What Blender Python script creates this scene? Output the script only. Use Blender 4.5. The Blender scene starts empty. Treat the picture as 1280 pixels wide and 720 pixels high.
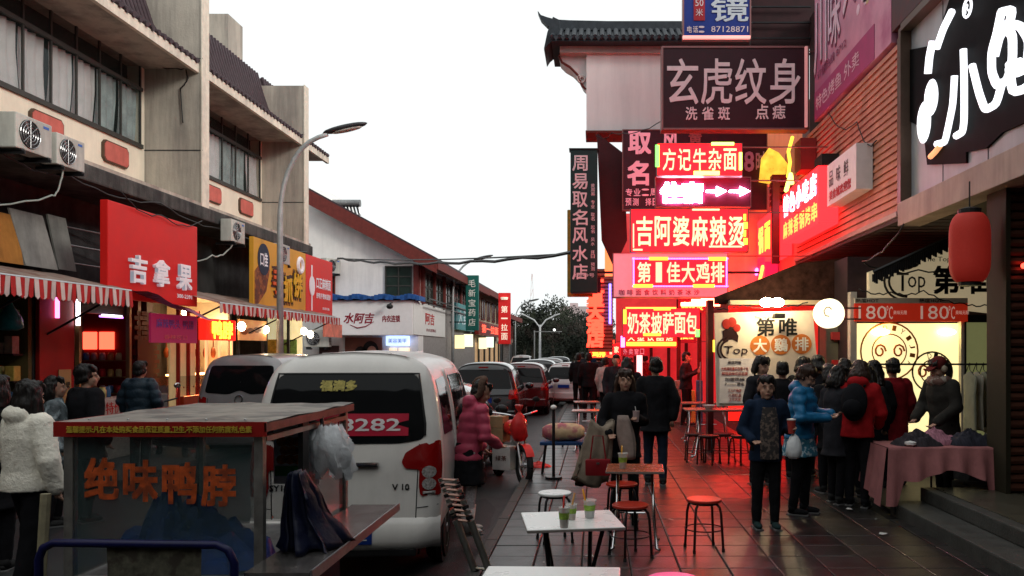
import bpy, bmesh, math, random
from mathutils import Vector, Matrix, noise
R = math.radians
PI = math.pi
random.seed(7)
S = bpy.context.scene
COL = S.collection
# ---------------------------------------------------------------- camera, sky, sun
FPX, EYE = 1050.0, 1.80
cam_d = bpy.data.cameras.new('camera'); cam = bpy.data.objects.new('camera', cam_d); COL.objects.link(cam)
cam.location = (0, 0, EYE); cam.rotation_euler = (R(90), 0, 0)
cam_d.sensor_width = 36; cam_d.lens = 36 * FPX / 1280
cam_d.shift_x = -(745 - 640) / 1280; cam_d.shift_y = (438 - 360) / 1280
cam_d.clip_start = 0.05; cam_d.clip_end = 2000
S.camera = cam
W = bpy.data.worlds.new('World'); S.world = W; W.use_nodes = True
nt = W.node_tree; nt.nodes.clear()
sky = nt.nodes.new('ShaderNodeTexSky'); sky.sky_type = 'NISHITA'; sky.sun_disc = False
SUN_EL, SUN_AZ = R(21), R(124)
sky.sun_elevation = SUN_EL; sky.sun_rotation = SUN_AZ; sky.dust_density = 4; sky.air_density = 1.5
hsv = nt.nodes.new('ShaderNodeHueSaturation'); hsv.inputs['Saturation'].default_value = 0.1
mx = nt.nodes.new('ShaderNodeMix'); mx.data_type = 'RGBA'; mx.inputs[0].default_value = 0.88
mx.inputs[7].default_value = (9.6, 10.0, 10.0, 1)      # the even overcast layer
bg = nt.nodes.new('ShaderNodeBackground'); bg.inputs[1].default_value = 0.114
wo = nt.nodes.new('ShaderNodeOutputWorld')
nt.links.new(sky.outputs[0], hsv.inputs['Color']); nt.links.new(hsv.outputs[0], mx.inputs[6])
nt.links.new(mx.outputs[2], bg.inputs[0]); nt.links.new(bg.outputs[0], wo.inputs[0])
sd = bpy.data.lights.new('sun', 'SUN'); sd.energy = 1.5; sd.angle = R(14); sd.color = (1, .95, .86)
so = bpy.data.objects.new('sun', sd); COL.objects.link(so)
sdir = Vector((math.sin(SUN_AZ) * math.cos(SUN_EL), math.cos(SUN_AZ) * math.cos(SUN_EL), math.sin(SUN_EL)))
so.rotation_euler = sdir.to_track_quat('Z', 'Y').to_euler(); so.location = (-20, 30, 40)
S.view_settings.view_transform = 'Standard'; S.view_settings.look = 'None'
S.view_settings.exposure = 0.0; S.view_settings.gamma = 1
S.render.engine = 'CYCLES'
S.cycles.max_bounces = 6; S.cycles.diffuse_bounces = 2; S.cycles.glossy_bounces = 3
S.cycles.transmission_bounces = 4; S.cycles.transparent_max_bounces = 8
S.cycles.sample_clamp_indirect = 4
S.cycles.use_denoising = True
S.cycles.caustics_reflective = False; S.cycles.caustics_refractive = False
TMP = bpy.data.scenes.new('workbench')

def PX(px, d): return (px - 745) * d / FPX
def PZ(py, d): return EYE - (py - 438) * d / FPX

# ---------------------------------------------------------------- materials
_M = {}
def mat(key, col=(.5, .5, .5), rough=.6, metal=0, var=.12, vs=6, bump=.0, bs=40, emit=None, es=1, streak=0, alpha=None, trans=0, spec=.25, coat=0, col2=None, c2t=(.5, .6), c2s=3, stretch=(1, 1, 1)):
    if key in _M: return _M[key]
    m = bpy.data.materials.new(key); m.use_nodes = True; _M[key] = m
    t = m.node_tree; N = t.nodes; L = t.links; b = N['Principled BSDF']
    b.inputs['Roughness'].default_value = rough; b.inputs['Metallic'].default_value = metal
    b.inputs['Base Color'].default_value = (*col, 1)
    if coat: b.inputs['Coat Weight'].default_value = coat; b.inputs['Coat Roughness'].default_value = .08
    if spec is not None: b.inputs['Specular IOR Level'].default_value = spec
    if trans: b.inputs['Transmission Weight'].default_value = trans
    if alpha is not None: b.inputs['Alpha'].default_value = alpha
    tc = N.new('ShaderNodeTexCoord'); out = None
    mp = N.new('ShaderNodeMapping'); mp.inputs['Scale'].default_value = stretch; L.new(tc.outputs['Object'], mp.inputs['Vector'])
    if var:
        n = N.new('ShaderNodeTexNoise'); n.inputs['Scale'].default_value = vs; n.inputs['Detail'].default_value = 6; n.inputs['Roughness'].default_value = .65
        L.new(mp.outputs[0], n.inputs['Vector'])
        r = N.new('ShaderNodeValToRGB'); r.color_ramp.elements[0].position = .3; r.color_ramp.elements[1].position = .7
        r.color_ramp.elements[0].color = (*[c * (1 - var) for c in col], 1)
        r.color_ramp.elements[1].color = (*[min(1, c * (1 + var)) for c in col], 1)
        L.new(n.outputs[0], r.inputs[0]); out = r.outputs[0]
        rr = N.new('ShaderNodeMapRange'); rr.inputs['To Min'].default_value = max(0, rough - .1); rr.inputs['To Max'].default_value = min(1, rough + .12)
        L.new(n.outputs[0], rr.inputs[0]); L.new(rr.outputs[0], b.inputs['Roughness'])
    if col2 is not None:
        n = N.new('ShaderNodeTexNoise'); n.inputs['Scale'].default_value = c2s; n.inputs['Detail'].default_value = 5; L.new(mp.outputs[0], n.inputs['Vector'])
        r = N.new('ShaderNodeValToRGB'); r.color_ramp.elements[0].position = c2t[0]; r.color_ramp.elements[1].position = c2t[1]
        L.new(n.outputs[0], r.inputs[0])
        x = N.new('ShaderNodeMix'); x.data_type = 'RGBA'; L.new(r.outputs[0], x.inputs[0])
        if out: L.new(out, x.inputs[6])
        else: x.inputs[6].default_value = (*col, 1)
        x.inputs[7].default_value = (*col2, 1); out = x.outputs[2]
    if streak:
        ms = N.new('ShaderNodeMapping'); ms.inputs['Scale'].default_value = (1.7, 1.7, .16); L.new(tc.outputs['Object'], ms.inputs['Vector'])
        n = N.new('ShaderNodeTexNoise'); n.inputs['Scale'].default_value = 1.1; n.inputs['Detail'].default_value = 7; n.inputs['Roughness'].default_value = .7; L.new(ms.outputs[0], n.inputs['Vector'])
        r = N.new('ShaderNodeValToRGB'); r.color_ramp.elements[0].position = .42; r.color_ramp.elements[1].position = .62
        r.color_ramp.elements[0].color = (1, 1, 1, 1); r.color_ramp.elements[1].color = (1 - streak, 1 - streak, 1 - streak * .95, 1); L.new(n.outputs[0], r.inputs[0])
        x = N.new('ShaderNodeMix'); x.data_type = 'RGBA'; x.blend_type = 'MULTIPLY'; x.inputs[0].default_value = 1
        if out: L.new(out, x.inputs[6])
        else: x.inputs[6].default_value = (*col, 1)
        L.new(r.outputs[0], x.inputs[7]); out = x.outputs[2]
    if out: L.new(out, b.inputs['Base Color'])
    if bump:
        n = N.new('ShaderNodeTexNoise'); n.inputs['Scale'].default_value = bs; n.inputs['Detail'].default_value = 5; L.new(mp.outputs[0], n.inputs['Vector'])
        bp = N.new('ShaderNodeBump'); bp.inputs['Strength'].default_value = bump; bp.inputs['Distance'].default_value = .02
        L.new(n.outputs[0], bp.inputs['Height']); L.new(bp.outputs[0], b.inputs['Normal'])
    if emit is not None:
        b.inputs['Emission Color'].default_value = (*emit, 1); b.inputs['Emission Strength'].default_value = es
        if out and emit == col:
            L.new(out, b.inputs['Emission Color'])
    return m

# ---------------------------------------------------------------- mesh builder
class MB:
    def __init__(s): s.v = []; s.f = []; s.mi = []; s.cur = 0
    def add(s, vs, fs):
        o = len(s.v); s.v += [tuple(p) for p in vs]; s.f += [tuple(i + o for i in f) for f in fs]; s.mi += [s.cur] * len(fs); return s
    def box(s, c, d, rot=None, bev=0):
        x, y, z = d[0] / 2, d[1] / 2, d[2] / 2
        if bev:
            b = min(bev, x * .49, y * .49, z * .49); bm = bmesh.new(); bmesh.ops.create_cube(bm, size=1)
            for q in bm.verts: q.co = Vector((q.co.x * d[0], q.co.y * d[1], q.co.z * d[2]))
            bmesh.ops.bevel(bm, geom=list(bm.edges), offset=b, segments=2, affect='EDGES', profile=.6)
            vs = [q.co.copy() for q in bm.verts]; fs = [[q.index for q in f.verts] for f in bm.faces]; bm.free()
        else:
            vs = [Vector((i * x, j * y, k * z)) for i in (-1, 1) for j in (-1, 1) for k in (-1, 1)]
            fs = [(0, 1, 3, 2), (4, 6, 7, 5), (0, 4, 5, 1), (2, 3, 7, 6), (0, 2, 6, 4), (1, 5, 7, 3)]
        C = Vector(c)
        if rot is not None: vs = [rot @ p for p in vs]
        return s.add([p + C for p in vs], fs)
    def bx(s, x0, x1, y0, y1, z0, z1, bev=0):
        return s.box(((x0 + x1) / 2, (y0 + y1) / 2, (z0 + z1) / 2), (abs(x1 - x0), abs(y1 - y0), abs(z1 - z0)), None, bev)
    def tube(s, pts, r, n=8, caps=True, sy=1):
        pts = [Vector(p) for p in pts]; rs = r if isinstance(r, (list, tuple)) else [r] * len(pts)
        rings = []; prev = None
        for i, p in enumerate(pts):
            a = pts[max(i - 1, 0)]; b = pts[min(i + 1, len(pts) - 1)]; d = (b - a)
            d = d.normalized() if d.length > 1e-9 else Vector((0, 0, 1))
            if prev is None:
                u = d.cross(Vector((0, 0, 1)) if abs(d.z) < .9 else Vector((1, 0, 0))).normalized()
            else:
                u = (prev - d * prev.dot(d)).normalized()
            w = d.cross(u); prev = u
            rings.append([p + (u * math.cos(2 * PI * k / n) + w * math.sin(2 * PI * k / n) * sy) * rs[i] for k in range(n)])
        return s.loft(rings, caps)
    def loft(s, rings, caps=True, closed=True):
        n = len(rings[0]); vs = [p for r in rings for p in r]; fs = []
        for i in range(len(rings) - 1):
            for k in range(n if closed else n - 1):
                fs.append((i * n + k, i * n + (k + 1) % n, (i + 1) * n + (k + 1) % n, (i + 1) * n + k))
        if caps and closed: fs.append(tuple(reversed(range(n)))); fs.append(tuple((len(rings) - 1) * n + k for k in range(n)))
        return s.add(vs, fs)
    def cyl(s, a, b, r, r2=None, n=12): return s.tube([a, b], [r, r if r2 is None else r2], n)
    def lathe(s, c, prof, n=16, caps=True):
        c = Vector(c)
        return s.loft([[c + Vector((r * math.cos(2 * PI * k / n), r * math.sin(2 * PI * k / n), z)) for k in range(n)] for r, z in prof], caps)
    def ell(s, c, r, n=12, m=8, rot=None):
        c = Vector(c); vs = []; fs = []
        for i in range(m + 1):
            th = PI * i / m
            for k in range(n):
                p = Vector((r[0] * math.sin(th) * math.cos(2 * PI * k / n), r[1] * math.sin(th) * math.sin(2 * PI * k / n), r[2] * math.cos(th)))
                vs.append(c + (rot @ p if rot else p))
        for i in range(m):
            for k in range(n): fs.append((i * n + k, (i + 1) * n + k, (i + 1) * n + (k + 1) % n, i * n + (k + 1) % n))
        return s.add(vs, fs)
    def prism(s, poly, o, u, v, depth):
        """polygon (a,b) in plane o+u*a+v*b, thickened by depth along u x v"""
        o, u, v = Vector(o), Vector(u), Vector(v); n = u.cross(v).normalized() * depth; k = len(poly)
        P = [o + u * a + v * b for a, b in poly]
        return s.add(P + [p + n for p in P], [tuple(reversed(range(k)))] + [tuple(range(k, 2 * k))] + [(i, (i + 1) % k, k + (i + 1) % k, k + i) for i in range(k)])
    def quad(s, a, b, c, d): return s.add([a, b, c, d], [(0, 1, 2, 3)])
    def shift(s, o):
        o = Vector(o); s.v = [tuple(Vector(p) + o) for p in s.v]; return s
    def xf(s, M): s.v = [tuple(M @ Vector(p)) for p in s.v]; return s
    def mesh(s, name, m, smooth=False, fix=True):
        me = bpy.data.meshes.new(name); me.from_pydata(s.v, [], s.f)
        ms = m if isinstance(m, (list, tuple)) else [m]
        for q in ms: me.materials.append(q)
        if len(ms) > 1: me.polygons.foreach_set('material_index', s.mi)
        if fix:
            bm = bmesh.new(); bm.from_mesh(me); bmesh.ops.remove_doubles(bm, verts=bm.verts, dist=1e-5); bmesh.ops.recalc_face_normals(bm, faces=bm.faces); bm.to_mesh(me); bm.free()
        if smooth: me.polygons.foreach_set('use_smooth', [True] * len(me.polygons)); me.update()
        if smooth == 'auto':
            me.set_sharp_from_angle(angle=R(38))
        return me

def link(name, data, parent=None, loc=None):
    o = bpy.data.objects.new(name, data); COL.objects.link(o)
    if parent: o.parent = parent
    if loc is not None: o.location = loc
    return o
def tag(o, label=None, cat=None, group=None, kind=None):
    if label: o['label'] = label
    if cat: o['category'] = cat
    if group: o['group'] = group
    if kind: o['kind'] = kind
    return o
class T:
    """a thing: an Empty at its base; parts are given in world coordinates when w=True"""
    def __init__(s, name, label, cat, loc=(0, 0, 0), rz=0, group=None, w=False):
        s.o = link(name, None); s.o.location = loc; s.o.rotation_euler = (0, 0, rz); s.o.empty_display_size = .2
        tag(s.o, label, cat, group); s.w = w; s.loc = Vector(loc)
    def p(s, name, mb, m, parent=None, smooth=False, label=None, stuff=False, fix=True):
        if s.w: mb.shift(-s.loc)
        o = link(name, mb.mesh(name, m, smooth, fix), parent or s.o)
        if label: o['label'] = label
        if stuff: o['kind'] = 'stuff'
        return o
def one(name, mb, m, label=None, cat=None, loc=(0, 0, 0), group=None, kind=None, smooth=False, w=True, rz=0):
    if w and (loc[0] or loc[1] or loc[2]): mb.shift(-Vector(loc))
    o = link(name, mb.mesh(name, m, smooth)); o.location = loc; o.rotation_euler = (0, 0, rz)
    return tag(o, label, cat, group, kind)
def copy_tree(o, parent=None):
    c = o.copy(); COL.objects.link(c); c.parent = parent
    for ch in list(o.children): copy_tree(ch, c)
    return c
def dup(t, loc, rz=0, label=None, sc=None):
    c = copy_tree(t.o if isinstance(t, T) else t); c.location = loc; c.rotation_euler = (0, 0, rz)
    if label: c['label'] = label
    if sc: c.scale = (sc, sc, sc) if not isinstance(sc, tuple) else sc
    return c

# ---------------------------------------------------------------- lettering
UC, UL, UR = Vector((1, 0, 0)), Vector((0, 1, 0)), Vector((0, -1, 0))
UP = Vector((0, 0, 1))
def text_mb(body, o, u, fit, ext=.004, off=.0, shear=0, v=None, spacing=1.0, bev=0, res=2):
    cu = bpy.data.curves.new('t', 'FONT'); cu.body = body; cu.size = 1; cu.extrude = .01; cu.shear = shear
    cu.space_character = spacing; cu.resolution_u = res; cu.align_x = 'LEFT'
    ob = bpy.data.objects.new('t', cu); me = bpy.data.meshes.new_from_object(ob)
    bpy.data.objects.remove(ob); bpy.data.curves.remove(cu)
    mb = MB(); vs = [q.co.copy() for q in me.vertices]
    if not vs: bpy.data.meshes.remove(me); return mb
    x0, x1 = min(p.x for p in vs), max(p.x for p in vs); y0, y1 = min(p.y for p in vs), max(p.y for p in vs)
    sx = fit[0] / max(x1 - x0, 1e-6); sy = fit[1] / max(y1 - y0, 1e-6)
    o, u = Vector(o), Vector(u); v = Vector(v) if v else UP; n = u.cross(v).normalized()
    P = [o + u * ((p.x - (x0 + x1) / 2) * sx) + v * ((p.y - (y0 + y1) / 2) * sy) + n * ((p.z / .01 + 1) / 2 * ext) for p in vs]
    F = [tuple(f.vertices) for f in me.polygons]; bpy.data.meshes.remove(me)
    mb.add(P, F)
    if off > .004:       # bolder strokes: the same glyph repeated, each shift a hair further out
        ou, ov = u * off * sx * 1.0, v * off * sy * 1.0
        for k, s_ in enumerate((ou + ov, ou - ov, -ou + ov, -ou - ov)): mb.add([p + s_ + n * (.0006 * (k + 1)) for p in P], F)
    return mb
def lettering(th, body, c, u, fit, m, name='lettering', ext=.004, off=.0, parent=None, shear=0, v=None, spacing=1.0):
    return th.p(name, text_mb(body, c, u, fit, ext, off, shear, v, spacing), m, parent, fix=False)

# ---------------------------------------------------------------- palette
WHITE = mat('white paint', (.75, .75, .73), .5, var=.06, bump=.1)
BLACK = mat('black paint', (.015, .015, .016), .4, var=.3)
BLKMET = mat('black metal', (.02, .02, .022), .35, .3, var=.3)
STEEL = mat('steel', (.45, .45, .46), .32, .9, var=.2, vs=20)
DIRTYSTEEL = mat('dull galvanised', (.28, .29, .29), .5, .6, var=.3, vs=14, streak=.3)
DARKGLASS = mat('dark glass', (.006, .007, .008), .05, 0, var=0, spec=.16)
GLASS = mat('pane glass', (.02, .04, .04), .05, 0, var=0, spec=.7, alpha=.35)
RED = mat('red panel', (.62, .02, .015), .4, var=.08)
CHROME = mat('chrome', (.6, .6, .6), .12, 1, var=0)
RUBBER = mat('rubber', (.02, .02, .02), .8, var=.2, bump=.2)
# ================================================================ THE SETTING: ground, road, paving
asph = mat('asphalt', (.018, .019, .02), .5, var=.4, vs=3, bump=.5, bs=90, col2=(.014, .014, .016), c2s=1.2, spec=.3)
soil = mat('ground grey', (.05, .05, .048), .8, var=.2)
tilem = [mat('paving slab %d' % i, c, .3, var=.35, vs=5, bump=.25, bs=60, col2=tuple(x * .45 for x in c), c2s=2.2, spec=.5) for i, c in enumerate([(.021, .02, .019), (.015, .015, .016), (.028, .025, .023), (.019, .016, .015)])]
grout = mat('paving joint', (.018, .017, .017), .8, var=.2)
one('ground', MB().bx(-400, 400, -60, 700, -.6, -.14), soil, kind='structure')
one('road', MB().bx(-6.6, -1.05, -5, 260, -.3, -.12), asph, kind='structure')
kc = mat('kerb stone', (.05, .05, .045), .6, var=.3, bump=.3)
pv = one('pavement', MB().bx(-.93, 9, -5, 120, -.3, -.016), grout, kind='structure')
one('left_pavement', MB().bx(-9.4, -6.6, -5, 120, -.3, 0), mat('left paving', (.06, .058, .055), .55, var=.35, vs=2, bump=.3), kind='structure')
kb = one('kerb', MB().bx(-1.05, -.93, 22, 120, -.3, 0), kc, kind='structure')
kme = [MB().bx(-.058, .058, -.495, .495, -.3, 0, bev=.012).mesh('kerb_stone', kc) for _ in range(1)]
for i in range(20):
    link('kerb_stone', kme[0], kb, (-.99, 2.5 + i + .0, .002 * random.random()))
TS = .405
def slab_mesh(m):
    mb = MB(); a = TS / 2 - .006
    mb.add([(-a, -a, -.016), (a, -a, -.016), (a, a, -.016), (-a, a, -.016), (-a, -a, -.004), (a, -a, -.004), (a, a, -.004), (-a, a, -.004),
            (-a + .006, -a + .006, 0), (a - .006, -a + .006, 0), (a - .006, a - .006, 0), (-a + .006, a - .006, 0)],
           [(0, 1, 5, 4), (1, 2, 6, 5), (2, 3, 7, 6), (3, 0, 4, 7), (4, 5, 9, 8), (5, 6, 10, 9), (6, 7, 11, 10), (7, 4, 8, 11), (8, 9, 10, 11)])
    return mb
sm = [slab_mesh(None).mesh('paving_slab', m) for m in tilem]
cells = []
for i in range(11):
    for j in range(80):
        x = -.93 + TS * (i + .5); y = 3.3 + TS * (j + .5) + (TS / 2 if False else 0)
        if y > 8.9 and x > 3.25: continue
        cells.append((y * 1.0 + abs(x) * .2, x, y))
cells.sort()
far = MB()
for n, (k, x, y) in enumerate(cells):
    z = random.uniform(-.0025, .0015)
    if n < 296: 
        o = link('paving_slab', random.choice(sm), pv, (x, y, z)); o.rotation_euler = (random.uniform(-.004, .004), random.uniform(-.004, .004), random.choice((0, PI / 2, PI)))
    else:
        far.cur = random.randrange(4); q = slab_mesh(None); q.shift((x, y, z)); far.add(q.v, q.f)
o = link('far_paving_slabs', far.mesh('far_paving_slabs', tilem, fix=False), pv); o['kind'] = 'stuff'
# litter
for i, (px, py, lab) in enumerate([(683, 556, 'crumpled white tissue on the paving beside the white table'), (838, 851 - 200, 'small white paper scrap on red lit paving behind the white table'), (1103, 669, 'tiny pale scrap on the dark paving below the pink cloth'), (1062, 638, 'folded white paper dropped near the shoppers'), (737, 697, 'torn white paper scrap under the white table'), (880, 562, 'flat white napkin on the paving by the far table'), (925, 559, 'white napkin on the paving below the menu board')]):
    if i == 0: px, py = 738, 694; continue
    d = EYE * FPX / (py - 438); mb = MB(); n = 7
    P = [((math.cos(a * 2 * PI / n) * random.uniform(.03, .06)), math.sin(a * 2 * PI / n) * random.uniform(.02, .05), .006 + random.uniform(0, .02)) for a in range(n)]
    mb.add([(0, 0, .014)] + P, [(0, 1 + a, 1 + (a + 1) % n) for a in range(n)])
    one('paper_scrap', mb, mat('litter', (.55, .55, .52), .8, var=.1), lab, 'litter', (PX(px, d), d, 0), w=False)

# ================================================================ LEFT: concrete shop building with fins
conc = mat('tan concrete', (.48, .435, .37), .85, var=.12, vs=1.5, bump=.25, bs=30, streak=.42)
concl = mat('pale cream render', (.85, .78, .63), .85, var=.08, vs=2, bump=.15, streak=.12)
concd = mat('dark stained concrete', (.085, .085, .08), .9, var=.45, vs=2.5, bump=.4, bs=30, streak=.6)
trim = mat('cream trim', (.78, .72, .6), .8, var=.15, streak=.3)
roofm = mat('purple brown roof tile', (.055, .035, .042), .6, var=.3, vs=8, bump=.2)
wframe = mat('bronze window frame', (.06, .06, .055), .5, .3, var=.2)
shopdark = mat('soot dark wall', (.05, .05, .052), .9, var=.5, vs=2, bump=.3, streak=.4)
curt = [mat('grey white curtain', (.92, .94, .92), .9, var=.15, vs=3), mat('teal grey curtain', (.5, .62, .62), .9, var=.3, vs=3), mat('dim blue curtain', (.3, .42, .46), .9, var=.3, vs=3)]
wglass = mat('window glass', (.012, .03, .032), .04, var=0, spec=.8, alpha=.2)
LB = T('concrete_shop_building', 'long two storey concrete shop building with projecting fins and purple tiled eaves on the left', 'building', (-9.15, 15, 0), w=True)
XW, XF = -9.15, -8.0
def finwall(y0, y1, ztop=9.05):
    mb = MB(); mb.bx(-13, XF, y0, y1, 4.72, ztop); return mb
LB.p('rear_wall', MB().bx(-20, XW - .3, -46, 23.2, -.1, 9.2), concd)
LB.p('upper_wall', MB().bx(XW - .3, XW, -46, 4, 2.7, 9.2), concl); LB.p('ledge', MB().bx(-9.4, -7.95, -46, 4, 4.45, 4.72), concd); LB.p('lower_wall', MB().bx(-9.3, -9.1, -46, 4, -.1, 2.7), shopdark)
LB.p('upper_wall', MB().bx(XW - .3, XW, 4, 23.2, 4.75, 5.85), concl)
LB.p('lintel', MB().bx(XW - .3, XW + .01, 4, 23.2, 7.82, 8.3), conc)
for (y0, y1) in ((9.6, 9.85), (17.02, 17.3), (23.0, 23.3)):
    fw = LB.p('fin_wall', finwall(y0, y1), conc)
    LB.p('fin_edge', MB().bx(XF, XF + .025, y0 - .02, y1 + .02, 4.72, 9.07), trim, fw)
    for z_ in (5.84, 7.7): LB.p('fin_joint', MB().bx(-9.2, XF + .03, y0 - .006, y0 - .004, z_, z_ + .025), concd, fw)
LB.p('ledge', MB().bx(-9.4, -7.95, 4, 23.6, 4.45, 4.72, bev=.03), concd)
LB.p('ledge_coping', MB().bx(-9.15, -7.98, 4, 23.5, 4.722, 4.78), conc)
LB.p('roof_tower', MB().bx(-13.2, -10.6, 24.2, 25.2, 7.5, 11.5), conc)
# shop level walls and mezzanine
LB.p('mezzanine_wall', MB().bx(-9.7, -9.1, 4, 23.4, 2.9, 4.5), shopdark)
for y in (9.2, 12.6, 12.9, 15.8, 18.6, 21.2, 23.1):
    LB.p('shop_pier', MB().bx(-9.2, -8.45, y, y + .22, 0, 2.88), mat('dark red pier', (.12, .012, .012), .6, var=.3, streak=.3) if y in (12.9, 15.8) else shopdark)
LB.p('side_wall', MB().bx(-13, -9.0, 23.3, 23.5, 0, 9), conc)
# eaves and curved tile roofs between fins
def roof(y0, y1):
    prof = [(-8.05, 7.62), (-8.4, 7.72), (-8.75, 7.98), (-9.0, 8.35), (-9.15, 8.8), (-9.3, 9.35)]
    n = int((y1 - y0) / .17)
    sh = MB(); rb = MB()
    P = [Vector((x, 0, z)) for x, z in prof]
    ring = lambda y: [Vector((p.x, y, p.z)) for p in P] + [Vector((-9.8, y, 9.35)), Vector((-9.8, y, 7.62))]
    sh.loft([ring(y0), ring(y1)])
    for i in range(n + 1):
        y = y0 + .05 + (y1 - y0 - .1) * i / n
        rb.tube([(p.x + .02, y, p.z + .03) for p in P], .045, 6)
    rf = LB.p('tiled_roof', sh, roofm); LB.p('tile_rolls', rb, roofm, rf, smooth=True, stuff=True)
    LB.p('eaves_slab', MB().bx(-9.7, -8.12, y0, y1, 7.5, 7.61), conc, rf)
    LB.p('gutter_board', MB().bx(-8.12, -8.04, y0, y1, 7.42, 7.6), trim, rf)
    ti = MB()
    for i in range(int((y1 - y0) / .21)):
        ti.cyl((-8.0, y0 + .1 + i * .21, 7.63), (-8.1, y0 + .1 + i * .21, 7.64), .055, n=8)
    LB.p('eaves_tile_ends', ti, roofm, rf, stuff=True)
roof(9.85, 17.02); roof(17.3, 23.0); roof(23.3, 25.3)
LB.p('ridge_roof', MB().prism([(0, 0), (1.6, -1.6), (1.6, -1.85), (0, -.25)], (-12, 17.3, 11.6), (1, 0, 0), (0, 0, 1), -5.8), roofm)
# windows
def bay(y0, y1, n, light):
    w = LB.p('window', MB().bx(XW - .02, XW + .05, y0 - .05, y1 + .05, 5.85, 5.93).bx(XW - .02, XW + .05, y0 - .05, y1 + .05, 7.76, 7.84).bx(XW - .02, XW + .04, y0 - .05, y1 + .05, 7.0, 7.07), wframe)
    s = (y1 - y0) / n
    for i in range(n + 1): LB.p('mullion', MB().bx(XW - .012, XW + .022, y0 + i * s - .02, y0 + i * s + .02, 5.932, 7.758), wframe, w)
    for i in range(n):
        LB.p('pane', MB().bx(XW + .0, XW + .008, y0 + i * s + .03, y0 + (i + 1) * s - .03, 5.935, 6.995), wglass, w)
        LB.p('pane', MB().bx(XW + .0, XW + .008, y0 + i * s + .03, y0 + (i + 1) * s - .03, 7.075, 7.755), wglass, w)
        # curtain behind
        c = MB(); k = 14; ya, yb = y0 + i * s + .05, y0 + (i + 1) * s - .02; ph = random.uniform(0, 6)
        top = 7.0 if light[i] < 2 else 7.3
        cols = []
        for j in range(k + 1):
            t = j / k; y = ya + (yb - ya) * t
            cols.append([Vector((XW - .09 + .035 * math.sin(t * 19 + ph + a * 1.2), y + .03 * math.sin(a * 4 + ph), 5.9 + (top - 5.9) * a)) for a in (0, .3, .6, 1)])
        c.loft(cols, caps=False, closed=False)
        LB.p('curtain', c, curt[light[i]], w, smooth=True)
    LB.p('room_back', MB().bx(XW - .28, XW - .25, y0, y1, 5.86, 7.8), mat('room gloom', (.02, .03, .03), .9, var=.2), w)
bay(9.95, 16.85, 10, [0, 0, 0, 0, 0, 0, 0, 0, 1, 1])
bay(17.45, 22.85, 7, [0, 1, 0, 0, 1, 1, 0])
for i, (a, b) in enumerate(((9.85, 9.95), (16.85, 17.02), (17.3, 17.45), (22.85, 23.0))):
    LB.p('window_jamb', MB().bx(XW - .3, XW, a, b, 5.85, 7.82), concl)
plq = mat('faded red plaque', (.58, .15, .12), .7, var=.18, vs=4, streak=.15)
plf = mat('brown plaque frame', (.1, .06, .04), .7, var=.2)
for y in (12.1, 13.95, 15.95, 18.5, 20.0, 21.9):
    def oct_(w, h, c): return [(-w, -h + c), (-w + c, -h), (w - c, -h), (w, -h + c), (w, h - c), (w - c, h), (-w + c, h), (-w, h - c)]
    p = LB.p('plaque', MB().prism(oct_(.42, .2, .07), (XW, y, 5.52), UL, UP, .05), plf)
    LB.p('plaque_face', MB().prism(oct_(.39, .175, .06), (XW + .05, y, 5.52), UL, UP, .012), plq, p)

# boards and clutter hung on the mezzanine
def board(y0, y1, z0, z1, col, nm, lab, tilt=.0, x=-8.75):
    one('leaning_board', MB().add([(x, y0, z0), (x, y1, z0), (x - .12, y1 + tilt, z1), (x - .12, y0 + tilt, z1), (x + .03, y0, z0), (x + .03, y1, z0), (x - .09, y1 + tilt, z1), (x - .09, y0 + tilt, z1)], [(0, 1, 2, 3), (7, 6, 5, 4), (0, 4, 5, 1), (1, 5, 6, 2), (2, 6, 7, 3), (3, 7, 4, 0)]), mat(nm, col, .8, var=.25, vs=2, streak=.3), lab, 'board', (x, (y0 + y1) / 2, z0))
board(12.0, 12.8, 3.1, 3.85, (.5, .22, .05), 'orange ply', 'weathered orange board leaning above the left striped awning')
board(12.85, 13.62, 3.1, 3.95, (.36, .36, .34), 'grey ply', 'tilted grey board beside the orange board above the awning', -.2)
board(13.64, 14.1, 3.12, 4.0, (.27, .28, .26), 'grey ply dark', 'narrow dark grey board next to the red shop sign', -.1)
board(16.4, 17.0, 3.05, 4.2, (.14, .14, .13), 'grey ply far', 'pale grey board right of the big red sign')
board(17.05, 17.9, 3.0, 4.1, (.3, .13, .03), 'orange ply far', 'orange board between the red sign and the yellow sign', .1)
board(17.95, 19.3, 3.0, 4.2, (.05, .05, .05), 'black ply far', 'dark board below the second air conditioner')

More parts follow.
